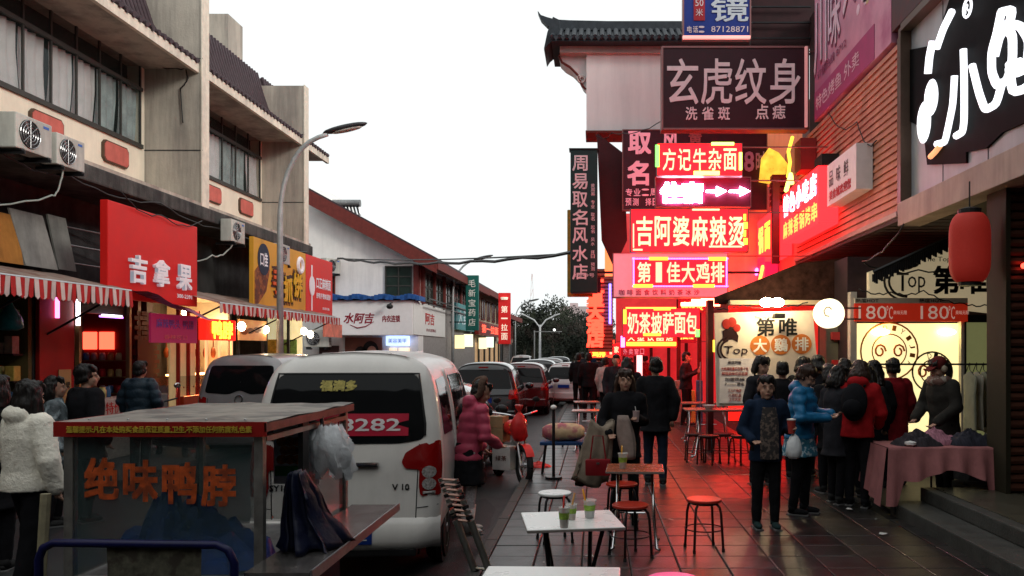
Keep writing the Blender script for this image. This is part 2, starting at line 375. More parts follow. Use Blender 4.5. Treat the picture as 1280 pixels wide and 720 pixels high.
# ================================================================ LEFT: far white gable building
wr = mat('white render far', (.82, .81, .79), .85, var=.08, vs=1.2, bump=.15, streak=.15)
brn = mat('maroon timber', (.15, .03, .025), .7, var=.25)
GB = T('white_gable_building', 'white gabled two storey building with maroon roof edge and corner shop beyond the concrete building', 'building', (-12, 40, 0), w=True)
GY = 35.5
def gx(px): return PX(px, GY)
def gz(py): return PZ(py, GY)
GB.p('gable_wall', MB().prism([(-24, 0), (gx(523), 0), (gx(523), gz(322)), (gx(395), gz(247)), (gx(340), gz(300)), (-24, gz(300))], (0, GY, 0), UC, UP, -1.0), wr)
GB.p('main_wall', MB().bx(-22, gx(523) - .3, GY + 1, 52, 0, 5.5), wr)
for a, b in (((gx(523) + .9, gz(322) - .28), (gx(390), gz(243))),):
    pa, pb = Vector((a[0], 0, a[1])), Vector((b[0], 0, b[1])); d = (pb - pa).normalized(); n = Vector((-d.z, 0, d.x)) * -1
    rf = GB.p('roof_slope', MB().add([pa + Vector((0, GY - .6, 0)), pb + Vector((0, GY - .6, 0)), pb + Vector((0, 52, 0)), pa + Vector((0, 52, 0)), pa + Vector((0, GY - .6, .2)), pb + Vector((0, GY - .6, .2)), pb + Vector((0, 52, .2)), pa + Vector((0, 52, .2))], [(0, 1, 2, 3), (4, 7, 6, 5), (0, 4, 5, 1), (1, 5, 6, 2), (2, 6, 7, 3), (3, 7, 4, 0)]), roofm)
    GB.p('barge_board', MB().add([pa + Vector((0, GY - .66, -.45)), pb + Vector((0, GY - .66, -.5)), pb + Vector((0, GY - .66, .12)), pa + Vector((0, GY - .66, .12)), pa + Vector((0, GY - .58, -.45)), pb + Vector((0, GY - .58, -.5)), pb + Vector((0, GY - .58, .12)), pa + Vector((0, GY - .58, .12))], [(0, 1, 2, 3), (4, 7, 6, 5), (0, 4, 5, 1), (1, 5, 6, 2), (2, 6, 7, 3), (3, 7, 4, 0)]), brn, rf)
GB.p('eaves_board', MB().bx(gx(523) + .7, gx(523) + .95, GY - .6, 52, gz(322) - .55, gz(322) - .2), brn)
def win(th, y, x0, x1, z0, z1, fr, gl, nx=2, nz=2, name='window', axis='x'):
    """window in a wall facing the street front (axis x: plane y=const; axis y: plane x=const, y there is x)"""
    def bx(a, b, c, d, o, e):
        return MB().bx(a, b, y - o, y - e, c, d) if axis == 'x' else MB().bx(y + o, y + e, a, b, c, d)
    w = th.p(name, bx(x0, x1, z0, z1, .03, .0), gl)
    f = MB()
    def add(a, b, c, d):
        q = bx(a, b, c, d, .07, .031); f.add(q.v, q.f)
    t = max(.05, (x1 - x0) * .035)
    add(x0 - t, x0, z0 - t, z1 + t); add(x1, x1 + t, z0 - t, z1 + t); add(x0, x1, z1, z1 + t); add(x0, x1, z0 - t, z0)
    for i in range(1, nx): xx = x0 + (x1 - x0) * i / nx; add(xx - t / 2, xx + t / 2, z0, z1)
    th.p('frame', f, fr, w)
    g = MB()
    for i in range(1, nz):
        zz = z0 + (z1 - z0) * i / nz; q = bx(x0, x1, zz - t / 2, zz + t / 2, .055, .029); g.add(q.v, q.f)
    th.p('transom', g, fr, w)
    return w
farglass = mat('far window glass', (.02, .035, .03), .15, var=.3, vs=2)
win(GB, GY, gx(483), gx(514), gz(369), gz(334), wframe, farglass, 2, 3)
GB.p('corner_post', MB().bx(gx(514) + .1, gx(523) + .012, GY - .06, GY + .3, gz(372), gz(327)), brn)
win(GB, GY, gx(405), gx(418), gz(370), gz(338), brn, farglass, 1, 2)
for i in range(6):
    y = 36.4 + i * 2.5
    win(GB, gx(523), y, y + 1.9, 4.0, 5.15, wframe, farglass, 2, 2, axis='y')
    GB.p('pier', MB().bx(gx(523) - .3, gx(523) + .14, y - .5, y - .12, 3.8, 5.4), brn)
GB.p('balcony_rail', MB().bx(gx(523) + .3, gx(523) + .36, 36, 52, 4.0, 4.05).bx(gx(523) + .3, gx(523) + .36, 36, 52, 3.75, 3.8), BLKMET)
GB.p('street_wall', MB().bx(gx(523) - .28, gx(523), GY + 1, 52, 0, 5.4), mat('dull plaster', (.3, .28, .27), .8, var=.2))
GB.p('lower_window', MB().bx(gx(436), gx(447), GY - .06, GY, .6, 1.8), farglass)
GB.p('lower_band', MB().bx(gx(400), gx(424), GY - .12, GY - .01, 1.2, 2.0), mat('brown lower band', (.06, .03, .03), .7))
# blue canopy and sign boxes
sg = T('corner_shop_sign', 'white corner sign box with dark red writing under a blue canopy strip', 'shop sign', (gx(475), GY - .9, 2.5), w=True)
SX0, SX1 = gx(424), gx(523)
sg.p('sign_box', MB().bx(SX0, SX1, GY - 1.1, GY - .02, 2.42, 3.85, bev=.03), mat('bright white sign', (.8, .8, .82), .4, var=.04))
sg.p('side_panel', MB().bx(SX1 + .004, SX1 + .05, GY - 1.08, GY + 6, 2.45, 3.83), WHITE)
mr = mat('dark maroon lettering', (.25, .01, .03), .5, var=0)
lettering(sg, '水阿吉', (gx(458), GY - 1.105, 3.12), UC, (1.25, .42), mr, shear=.25, off=.02)
lettering(sg, '内衣连锁', (gx(497), GY - 1.105, 3.1), UC, (.72, .27), mr, off=.02)
sg.p('swoosh', MB().tube([(gx(447), GY - 1.11, 2.85), (gx(456), GY - 1.11, 2.72), (gx(466), GY - 1.11, 2.78), (gx(476), GY - 1.11, 2.98)], [.01, .025, .025, .01], 6), mr)
lettering(sg, '阿吉', (SX1 + .055, GY + 2.2, 3.2), UL, (2.0, .5), mat('red lettering far', (.5, .02, .02), .5), off=.02)
lettering(sg, '内衣连锁店', (SX1 + .055, GY + 2.5, 2.7), UL, (2.2, .14), mr)
cv = MB(); 
for k in range(26):
    x = SX0 - .3 + (SX1 - SX0 + .6) * k / 26; cv.bx(x, x + (SX1 - SX0 + .6) / 26 - .004, GY - 1.3 + .05 * math.sin(k * 2.1), GY - .02, 3.88 + .03 * math.sin(k * 1.7), 4.06 + .05 * math.sin(k * .9))
one('blue_canopy_strip', cv, mat('blue tarpaulin', (.02, .09, .3), .6, var=.25, bump=.3), 'faded blue sheet roof lying along the top of the white corner sign', 'canopy', (gx(475), GY - .7, 3.88))
lamp_ = T('sign_spotlight', 'small black spotlight on the white corner sign', 'spotlight', (gx(498), GY - 1.3, 3.55), w=True)
lamp_.p('arm', MB().tube([(gx(498), GY - 1.1, 3.75), (gx(498), GY - 1.45, 3.7)], .02), BLACK); lamp_.p('head', MB().ell((gx(498), GY - 1.5, 3.58), (.14, .14, .11)), BLACK, smooth=True)
# poster and lit shop window
pt = T('portrait_poster', 'large brown poster of a couple in the wall below the white corner sign', 'poster', (gx(455), GY - .1, .6), w=True)
pt.p('backing', MB().bx(gx(432), gx(478), GY - .1, GY, .5, 2.35), mat('poster brown', (.2, .075, .05), .5, var=.3, vs=1.5))
skin_p = mat('poster skin', (.5, .25, .18), .5, var=.15, vs=3); hair_p = mat('poster hair', (.015, .01, .01), .5, var=0)
for (x, z, s) in ((452, 1.55, 1), (464, 1.72, 1.15)):
    c = gx(x)
    pt.p('hair_print', MB().prism([(math.cos(a * PI / 8) * .3 * s, math.sin(a * PI / 8) * .38 * s + .05) for a in range(16)], (c, GY - .1, z), UC, UP, .004), hair_p)
    pt.p('face_print', MB().prism([(math.cos(a * PI / 8) * .19 * s + .05, math.sin(a * PI / 8) * .27 * s - .04) for a in range(16)], (c, GY - .104, z), UC, UP, .004), skin_p)
pt.p('shoulder_print', MB().prism([(-.9, -.6), (1.0, -.6), (.75, -.1), (.3, .0), (.1, -.15), (-.5, -.1)], (gx(457), GY - .1, 1.15), UC, UP, .006), skin_p)
hl = mat('lit shop window', (.9, .75, .55), .5, var=.3, vs=3, emit=(1, .72, .45), es=.9)
ls = T('corner_shop_window', 'bright lit shop window with a blue white light box at the corner shop', 'shop window', (gx(505), GY - .1, 0), w=True)
ls.p('light_box', MB().bx(gx(486), gx(513), GY - .5, GY - .1, 2.0, 2.4), mat('blue white light box', (.7, .8, 1), .4, var=0, emit=(.45, .6, 1), es=1.6))
lettering(ls, '美容美甲', (gx(500), GY - .51, 2.2), UC, (.75, .2), mat('navy letters', (.01, .03, .3), .5))
for a, b in ((487, 496), (499, 512)):
    w_ = ls.p('display_window', MB().bx(gx(a), gx(b), GY - .08, GY - .01, .2, 1.9), hl); ls.p('poster', MB().bx(gx(a) + .1, gx(b) - .1, GY - .1, GY - .082, .7, 1.2), mat('orange poster far', (.6, .2, .1), .5), w_)
# solar water heater on the roof
sh = T('solar_water_heater', 'solar water heater with dark tubes on the roof slope of the white gable building', 'water heater', (gx(432), GY + 1, gz(268)), w=True)
hx, hz = gx(417), gz(246)
sh.p('tank', MB().cyl((hx - .35, GY + 1, hz - .1), (hx + .85, GY + 1, hz - .1), .16), DIRTYSTEEL, smooth='auto')
for k in range(8): sh.p('glass_tube', MB().cyl((hx - .25 + k * .14, GY + .9, hz - .25), (hx + .05 + k * .14, GY + .2, hz - .72), .045, n=6), DARKGLASS)
for a_, b_ in (((hx - .3, GY + 1, hz - .2), (hx - .2, GY + 1, hz - 1.2)), ((hx + .8, GY + 1, hz - .2), (hx + .9, GY + 1, hz - 1.7)), ((hx + .05, GY + .2, hz - .74), (hx + 1.1, GY + .2, hz - .74))): sh.p('stand_bar', MB().tube([a_, b_], .03, 5), STEEL)
# curved pale roof visible behind gable
one('water_tank', MB().lathe((-15.0, 44, 6), [(2.6, 0), (2.6, 2.6), (2.2, 3.4), (1.2, 4.0), (.2, 4.25)], 20), wr, 'pale rounded roof structure behind the ridge of the white gable building', 'roof structure', (-15, 44, 6), smooth='auto')

# ================================================================ LEFT: pharmacy row further along
def rowbuilding(name, label, y0, y1, x, h, wallm, shopcol, nwin):
    b = T(name, label, 'building', (x - 3, (y0 + y1) / 2, 0), w=True)
    b.p('wall', MB().bx(x - 8, x, y0, y1, 0, h), wallm)
    b.p('roof', MB().prism([(-8.3, 0), (.8, 0), (.8, .15), (-4, 2.0), (-8.3, .4)], (x, y0 - .2, h), UC, UP, -(y1 - y0 + .4)), roofm)
    b.p('fascia_board', MB().bx(x + .6, x + .84, y0 - .22, y1 + .2, h - .25, h + .14), brn)
    n = nwin
    for i in range(n):
        y = y0 + (y1 - y0) * (i + .2) / n
        win(b, x, y, y + (y1 - y0) / n * .6, h - 1.7, h - .4, brn, farglass, 2, 1, axis='y')
    sh_ = b.p('shopfront', MB().bx(x, x + .05, y0 + .1, y1 - .1, .3, 2.3), shopcol)
    for i in range(n):
        y = y0 + (y1 - y0) * (i + .5) / n
        b.p('shop_post', MB().bx(x + .05, x + .16, y - .12, y + .12, 0, 2.5), wframe, sh_)
    return b
rowbuilding('pharmacy_building', 'two storey cream and maroon row building behind the green pharmacy sign', 52.3, 66, -7.6, 5.6, mat('cream wall far', (.42, .36, .26), .8, var=.15), mat('lit shopfront warm', (.45, .3, .15), .5, var=.5, vs=2, emit=(1, .6, .3), es=.25), 5)
rowbuilding('far_row_building', 'last low row building beside the trees at the end of the left side', 67, 78, -7.7, 4.6, mat('brown wall far', (.2, .12, .1), .8, var=.2), shopdark, 4)
# signs of that row
def street_fascia(label, x, y0, y1, z0, z1, m, txt, tm, fit=None):
    s = T('shop_sign', label, 'shop sign', (x, (y0 + y1) / 2, z0), w=True)
    s.p('sign_box', MB().bx(x, x + .25, y0, y1, z0, z1, bev=.02), m)
    if txt: lettering(s, txt, (x + .255, (y0 + y1) / 2, (z0 + z1) / 2), UL, fit or ((y1 - y0) * .8, (z1 - z0) * .6), tm, off=.01)
    return s
street_fascia('teal shop sign with pale writing beyond the white corner sign', -7.5, 43.5, 50, 2.9, 4.3, mat('teal sign', (.06, .28, .3), .5), '大药房', mat('pale blue letters', (.6, .75, .8), .5))
street_fascia('long red lit shop sign below the green pharmacy sign', -7.3, 50.5, 64, 2.75, 3.6, mat('dark red sign far', (.2, .02, .015), .5), '第一拉面馆', mat('red lit letters', (1, .1, .05), .5, var=0, emit=(1, .08, .04), es=2.5))
for k, (y, c) in enumerate(((44, (1, .8, .4)), (47, (.9, .9, .6)), (53, (1, .85, .5)), (56.5, (.8, 1, .8)))):
    one('lit_box_sign', MB().bx(-7.4, -6.9, y, y + .12, 1.9 + .1 * (k % 2), 2.6 + .1 * (k % 2), bev=.01), mat('box sign glow %d' % k, c, .5, var=0, emit=c, es=1.3), ['small warm lit box sign nearest the white corner sign', 'pale yellow box sign under the teal shop sign', 'warm lit box sign under the green pharmacy sign', 'white green box sign below the long red lit sign'][k], 'box sign', (-7.2, y, 2), group='lit box signs on the far left row')
def vsign(label, px0, px1, py0, py1, d, m, txt, tm, border=None, thick=.25, name='vertical_sign', cw=.62, pad=.06, off=.01, post=True, xin=None):
    x0, x1, z0, z1 = PX(px0, d), PX(px1, d), PZ(py1, d), PZ(py0, d)
    s = T(name, label, 'sign', ((x0 + x1) / 2, d, z0), w=True)
    s.p('panel', MB().bx(x0, x1, d, d + thick, z0, z1, bev=.02), m)
    h = (z1 - z0) * (1 - 2 * pad); n = len(txt); ch = h / max(n, 1)
    for i, c in enumerate(txt):
        if c == ' ': continue
        lettering(s, c, ((x0 + x1) / 2, d - .004, z1 - (z1 - z0) * pad - ch * (i + .5)), UC, (ch * .7 if ch * .7 < (x1 - x0) * .8 else (x1 - x0) * .8, ch * (.74 if c not in '一' else .12)), tm, name='character', off=off, ext=.02)
    return s, x0, x1, z0, z1
s, x0, x1, z0, z1 = vsign('tall dark green vertical pharmacy sign on the far left row', 582, 598, 344, 413, 43, mat('deep green sign', (.01, .12, .1), .5), '毛新宝药店', mat('cream white letters', (.75, .78, .72), .5))
for z_ in (z0 + .4, z1 - .5): s.p('bracket', MB().bx(x0 - 1.2, x0, 43.1, 43.16, z_, z_ + .06), BLKMET)
s, x0, x1, z0, z1 = vsign('tall red vertical noodle shop sign on a grey post', 623, 638, 366, 430, 54, mat('red sign lit far', (.6, .02, .02), .5, emit=(.7, .02, .02), es=.25), ' 第一拉面', mat('white letters lit', (.9, .85, .7), .5, var=0, emit=(1, .9, .7), es=.5))
s.p('emblem', MB().lathe(((x0 + x1) / 2, 53.98, z1 - .45), [(.0, 0), (.2, .0), (.24, .1), (.24, .16), (0, .16)], 12), mat('white letters lit'))
s.p('post', MB().bx((x0 + x1) / 2 - .1, (x0 + x1) / 2 + .3, 54.26, 54.5, 0, z0 + 2), DIRTYSTEEL)

# ================================================================ air conditioners
def make_ac(label, loc, rz, sc=1, group='air conditioner units on the left side'):
    a = T('air_conditioner', label, 'air conditioner', loc, rz, group)     # faces local -Y
    cs = mat('ac casing', (.55, .55, .5), .5, var=.12, streak=.3)
    a.p('casing', MB().bx(-.4, .4, -.14, .14, .03, .58, bev=.02), cs)
    a.p('fan_recess', MB().cyl((-.1, -.139, .3), (-.1, -.15, .3), .225, n=24), BLACK, smooth='auto')
    g = MB()
    for r in (.06, .11, .16, .215): g.tube([(-.1 + r * math.cos(k * PI / 12), -.155, .3 + r * math.sin(k * PI / 12)) for k in range(25)], .005, 4, caps=False)
    for k in range(8): g.tube([(-.1, -.155, .3), (-.1 + .22 * math.cos(k * PI / 4), -.155, .3 + .22 * math.sin(k * PI / 4))], .004, 4)
    a.p('fan_grille', g, STEEL)
    f = MB()
    for k in range(3):
        an = k * 2.1; u = Vector((math.cos(an), 0, math.sin(an))); v = Vector((-math.sin(an), .15, math.cos(an)))
        c = Vector((-.1, -.152, .3)); f.quad(c, c + u * .2 - v * .02, c + u * .2 + v * .1, c + v * .06)
    a.p('fan_blade', f, DIRTYSTEEL)
    l = MB()
    for k in range(9): l.bx(.401, .408, -.11, .11, .1 + k * .05, .115 + k * .05)
    a.p('side_louvre', l, BLACK)
    a.p('foot', MB().bx(-.32, -.26, -.17, .17, 0, .03), BLKMET); a.p('foot', MB().bx(.26, .32, -.17, .17, 0, .03), BLKMET)
    a.p('badge', MB().bx(.2, .32, -.145, -.141, .48, .52), mat('blue badge', (.05, .15, .5), .5))
    for x_ in (-.3, .27): a.p('bracket', MB().bx(x_, x_ + .03, -.2, .3, -.05, -.001), BLKMET)
    return a
ac = make_ac('large white air conditioner unit at the far left on the concrete ledge', (-7.78, 11.45, 4.46), PI / 2); ac.o.scale = (.93, .9, .86)
# the recessed side box: open dark end of the first unit
dup(ac, (-7.8, 12.3, 4.44), PI / 2, 'second white air conditioner on the ledge under the red plaques', .82)
dup(ac, (-7.78, 18.0, 4.08), PI / 2, 'air conditioner hanging under the ledge right of the red shop sign', .85)
dup(ac, (-7.6, 20.2, 3.85), PI / 2, 'air conditioner overlapping the top edge of the yellow sign', .85)
dup(ac, (gx(418), GY - .5, gz(344)), PI / 2 - .4, 'small air conditioner high on the white gable wall', 1.1)
dup(ac, (gx(402), GY - .5, 1.9), 0, 'grey air conditioner low on the white wall beside the awning end', 1.3)

# ================================================================ street lamps
def lamp_post(label, x, y, h, reach, head=.85, r=.08, side=1, group='street lamps along the left kerb'):
    t = T('street_lamp', label, 'street lamp', (x, y, -.12 if x > -6.6 else 0), 0, group)
    g = mat('lamp post grey', (.42, .45, .45), .5, .2, var=.2, streak=.2)
    pts = [(0, 0, 0), (0, 0, h * .55), (0, 0, h * .7)]
    for k in range(1, 9):
        a = k / 8 * PI / 2; pts.append((side * reach * (1 - math.cos(a)), 0, h * .7 + h * .26 * math.sin(a)))
    pts[-1] = (side * reach, 0, h * .965)
    t.p('pole', MB().tube(pts, [r, r * .85, r * .75] + [r * .62] * 8, 10), g, smooth=True)
    t.p('base', MB().bx(-.16, .16, -.16, .16, 0, .04).cyl((0, 0, .04), (0, 0, .5), r * 1.5, n=12), g)
    hx = side * reach
    hd = t.p('lamp_head', MB().ell((hx + side * head * .45, 0, h * .985), (head * .6, .14, .075), 14, 8, Matrix.Rotation(-side * .22, 3, 'Y')), mat('lamp head dark', (.05, .05, .055), .4, .4), smooth=True)
    t.p('lens', MB().ell((hx + side * head * .5, 0, h * .985 - .045), (head * .42, .11, .04), 12, 6, Matrix.Rotation(-side * .22, 3, 'Y')), mat('lamp lens', (.5, .5, .45), .2), hd, smooth=True)
    return t
lamp_post('tall grey street lamp in front of the yellow sign', PX(350, 18.5), 18.5, 6.8, 1.05)
lamp_post('second street lamp beside the green pharmacy sign', PX(566, 42), 42, 6.55, 1.15)
lamp_post('third street lamp with curved arm before the trees', PX(644, 72), 72, 6.2, 1.2)
dl = T('street_lamp', 'twin armed white street lamp before the dark trees', 'street lamp', (PX(675, 88), 88, -.12), 0, 'street lamps along the left kerb')
wl = mat('pale lamp post', (.55, .56, .57), .5)
dl.p('pole', MB().cyl((0, 0, 0), (0, 0, 4.6), .14, .1), wl)
for s_ in (-1, 1):
    a_ = dl.p('arm', MB().tube([(0, 0, 4.3), (s_ * .6, 0, 5.1), (s_ * 1.6, 0, 5.6)], .08, 6), wl); dl.p('lamp_head', MB().box((s_ * 1.75, 0, 5.66), (.7, .25, .12), Matrix.Rotation(-s_ * .3, 3, 'Y'), .03), wl, a_)
# overhead cables
for k, (za, zb, sag, lab) in enumerate(((5.5, 6.2, .35, 'thin black cable spanning the street, upper of the pair'), (5.42, 6.1, .55, 'thicker bundled black cable spanning the street, lower of the pair'))):
    P = []
    for i in range(25):
        t = i / 24; P.append((-10.9 + (10.4) * t, 35 - 12 * t, za + (zb - za) * t - sag * 4 * t * (1 - t) + (.04 * math.sin(i * 1.9) if k else 0)))
    P = [(gx(425) + (PX(714, 19.2) - gx(425)) * (i / 24), GY - .3 + (19.2 - GY + .3) * (i / 24), gz(324) + (PZ(317, 19.2) - gz(324)) * (i / 24) - (.1 + .12 * k) * 4 * (i / 24) * (1 - i / 24) + (.03 * math.sin(i * 1.9) if k else 0)) for i in range(25)]
    one('overhead_cable', MB().tube(P, .022 + .02 * k, 5), BLACK, lab, 'cable', P[0], group='overhead cables')
P = [(PX(220, 16) + 0, 16, PZ(255, 16)), (-7.4, 20, 4.2), (PX(430, 34), 34.5, PZ(285, 34.5))]
# lattice mast far away
ma = T('lattice_mast', 'faint red and white lattice mast rising behind the trees', 'mast', (PX(665, 220), 220, -.1))
for z in range(0, 22, 2):
    m_ = mat('mast white', (.75, .72, .72), .6) if (z // 2) % 2 else mat('mast red', (.65, .45, .42), .6)
    w0, w1 = .9 - z * .035, .9 - (z + 2) * .035; q = MB()
    for a, b in ((-1, 0), (1, 0)): q.tube([(a * w0, 0, z), (a * w1, 0, z + 2)], .05, 4)
    q.tube([(-w0, 0, z), (w1, 0, z + 2)], .04, 4)
    ma.p('mast_section', q, m_)
# distant pinkish block right of trees
fb = T('distant_block', 'distant pinkish apartment block seen between the trees and the red sign column', 'building', (PX(712, 170), 170, 0), w=True)
fb.p('wall', MB().bx(PX(700, 170), PX(760, 170), 170, 180, 0, PZ(383, 170)), mat('pinkish wall', (.5, .4, .4), .8))
fb.p('roof_hut', MB().bx(PX(712, 170), PX(722, 170), 172, 176, PZ(383, 170), PZ(378, 170)), mat('pinkish wall'))

# ================================================================ trees at the end of the street
leafm = [mat('leaf dark', (.012, .016, .01), .8, var=.4), mat('leaf mid', (.024, .029, .017), .8, var=.4), mat('leaf brownish', (.032, .025, .02), .8, var=.4)]
bark = mat('bark', (.05, .04, .03), .9, bump=.5)
def tree(label, x, y, h, r, seed):
    rnd = random.Random(seed); t = T('street_tree', label, 'tree', (x, y, -.1), 0, 'trees at the end of the street')
    tb = MB().tube([(0, 0, 0), (.1, 0, h * .25), (0, .1, h * .5)], [.28, .2, .12], 8)
    cl = []
    for k in range(7):
        a = rnd.uniform(0, 6.28); e = Vector((math.cos(a) * r * .7, math.sin(a) * r * .7, h * rnd.uniform(.5, .85)))
        tb.tube([(0, 0, h * rnd.uniform(.25, .45)), e * .5 + Vector((0, 0, h * .2)), e], [.12, .08, .03], 5); cl.append(e)
    t.p('trunk', tb, bark, smooth=True)
    for k in range(16):
        a = rnd.uniform(0, 6.28); q = rnd.uniform(0, 1) ** .5
        cl.append(Vector((math.cos(a) * r * .85 * q, math.sin(a) * r * .85 * q, h * rnd.uniform(.3, .93))))
    mb = MB()
    for c in cl:
        cr = rnd.uniform(.22, .4) * r; mb.cur = rnd.choice((0, 0, 1, 1, 2))
        for j in range(170):
            d = Vector((rnd.gauss(0, 1), rnd.gauss(0, 1), rnd.gauss(0, .8))).normalized() * cr * rnd.uniform(.55, 1.12)
            p = c + d; s = rnd.uniform(.09, .2); u = Vector((rnd.gauss(0, 1), rnd.gauss(0, 1), rnd.gauss(0, 1))).normalized(); v = u.orthogonal().normalized()
            mb.add([p - u * s, p + v * s * .6, p + u * s, p - v * s * .6], [(0, 1, 2, 3)])
    t.p('crown', mb, leafm, stuff=True, fix=False)
for k, (px, d, top, r, lab) in enumerate(((614, 108, 408, 3.0, 'low dark tree just left of the third street lamp'), (640, 112, 402, 3.2, 'dark tree behind the third street lamp'), (665, 105, 386, 3.4, 'tall tree behind the twin armed lamp, left half of the clump'), (690, 98, 376, 3.7, 'tallest dark tree at the end of the street'), (716, 92, 388, 3.2, 'dark tree beside the red sign column'), (735, 84, 396, 2.8, 'tree partly hidden behind the red sign column'), (703, 120, 392, 4, 'rear tree filling the gap behind the tallest tree'), (655, 128, 398, 4, 'rear tree behind the low street lamp trees'))):
    tree(lab, PX(px, d), d, PZ(top, d) + .1, r, 40 + k)
one('far_hedge', MB().add(*(lambda g: (g.v, g.f))((lambda: (lambda mb: ([mb.add([p, p + Vector((.25, 0, .1)), p + Vector((.1, .1, .3))], [(0, 1, 2)]) for p in [Vector((random.uniform(-19, 3), random.uniform(128, 134), random.uniform(0, 4.2))) for _ in range(14000)]], mb)[1])(MB()))())), leafm[0], kind='stuff', label='dark far vegetation mass closing the street end')
tf = T('traffic_signal', 'thin gantry pole with signal lamp before the dark trees', 'traffic light', (PX(668, 80), 80, -.1))
tf.p('pole', MB().cyl((0, 0, 0), (0, 0, 3.8), .06), DIRTYSTEEL); tf.p('arm', MB().bx(0, 2.6, -.04, .04, 3.65, 3.73), DIRTYSTEEL); tf.p('lamp', MB().ell((1.9, -.05, 3.85), (.12, .12, .12)), mat('white signal glow', (1, 1, 1), emit=(1, 1, .95), es=2), smooth=True)
# ================================================================ LEFT shopfronts
def emi(key, c, s, var=0): return mat(key, tuple(min(1, x) for x in c), .5, var=var, vs=4, emit=c if not var else tuple(min(1, x) for x in c), es=s)
# big red sign
rs = T('red_shop_sign', 'huge red sign box with three white raised characters on the left', 'shop sign', (-7.8, 14.3, 2.6), w=True)
rs.p('sign_box', MB().bx(-7.62, -7.5, 12.9, 15.8, 2.62, 4.12, bev=.012), mat('red sign sheet', (.55, .012, .01), .45, var=.1, vs=2, emit=(.6, .01, .008), es=.12))
for i, c in enumerate('吉拿果'):
    lettering(rs, c, (-7.5, (13.7, 14.44, 15.24)[i], 3.12), UL, (.46, .44), mat('white raised letter', (.85, .85, .88), .4, var=.03, emit=(.8, .8, .9), es=.1), name='character', ext=.06, off=.022)
lettering(rs, '300-2391', (-7.495, 15.3, 2.78), UL, (.55, .07), mat('white raised letter'), name='small_print', off=.01)
# yellow sign
ys = T('yellow_pancake_sign', 'yellow sign box with cartoon lettering and dark food picture', 'shop sign', (-7.7, 20, 2.6), w=True)
ys.p('sign_box', MB().bx(-7.6, -7.5, 18.4, 21.7, 2.62, 4.3, bev=.01), mat('yellow sign sheet', (.6, .3, .03), .5, var=.12, vs=1.5, emit=(.6, .3, .03), es=.1))
ok = mat('brown outline', (.06, .02, .01), .5)
for i, (c, m_) in enumerate(zip('手抓饼', (mat('orange letter', (.8, .12, .02), .5), mat('yellow letter', (.85, .5, .02), .5), mat('yellow letter', (.85, .5, .02), .5)))):
    y = 19.75 + i * .66; z = 3.3 + (.12, -.02, .12)[i]
    lettering(ys, c, (-7.496, y, z), UL, (.66, .68), ok, name='character_outline', off=.075, ext=.004)
    lettering(ys, c, (-7.49, y, z), UL, (.55, .57), m_, name='character', off=.03, ext=.02)
ys.p('eye_ring', MB().tube([(-7.485, 21.25 + .17 * math.cos(a * PI / 8), 3.95 + .17 * math.sin(a * PI / 8)) for a in range(17)], .055, 6), mat('white raised letter'))
ys.p('food_picture', MB().prism([(-.1, -.95), (.55, -.5), (.75, .0), (.5, .35), (.2, .1), (-.1, -.1)], (-7.5, 18.55, 3.65), UL, UP, .006), mat('food picture brown', (.16, .04, .015), .5, var=.6, vs=7, col2=(.4, .12, .02), c2s=6))
ys.p('round_badge', MB().prism([(.34 * math.cos(a * PI / 10), .36 * math.sin(a * PI / 10)) for a in range(20)], (-7.5, 18.95, 3.85), UL, UP, .01), mat('navy badge', (.01, .015, .05), .5))
lettering(ys, '口佳', (-7.488, 18.95, 3.85), UL, (.42, .3), mat('white raised letter'), off=.02)
lettering(ys, '特色小吃 8712', (-7.49, 20.9, 2.72), UL, (1.3, .09), ok)
r2 = T('red_side_sign', 'second red sign box with a white figure emblem right of the yellow sign', 'shop sign', (-7.7, 22.6, 2.6), w=True)
r2.p('sign_box', MB().bx(-7.6, -7.5, 21.72, 23.9, 2.6, 4.3, bev=.01), mat('red sign lit', (.62, .02, .015), .45, var=.08, emit=(.62, .02, .015), es=.15))
wl_ = mat('white raised letter')
r2.p('emblem', MB().prism([(.2 * math.cos(a * PI / 8), .26 * math.sin(a * PI / 8)) for a in range(16)], (-7.495, 22.15, 3.5), UL, UP, .02).prism([(-.04, -.65), (.04, -.65), (.04, .55), (-.04, .55)], (-7.497, 22.15, 3.5), UL, UP, .01), wl_)
lettering(r2, '口正麻辣面', (-7.49, 23.1, 3.62), UL, (1.2, .3), wl_, off=.02); lettering(r2, '好吃不贵味道好', (-7.49, 23.1, 3.28), UL, (1.2, .15), wl_, off=.02); lettering(r2, '欢迎光临', (-7.49, 23.3, 2.95), UL, (.6, .07), wl_)
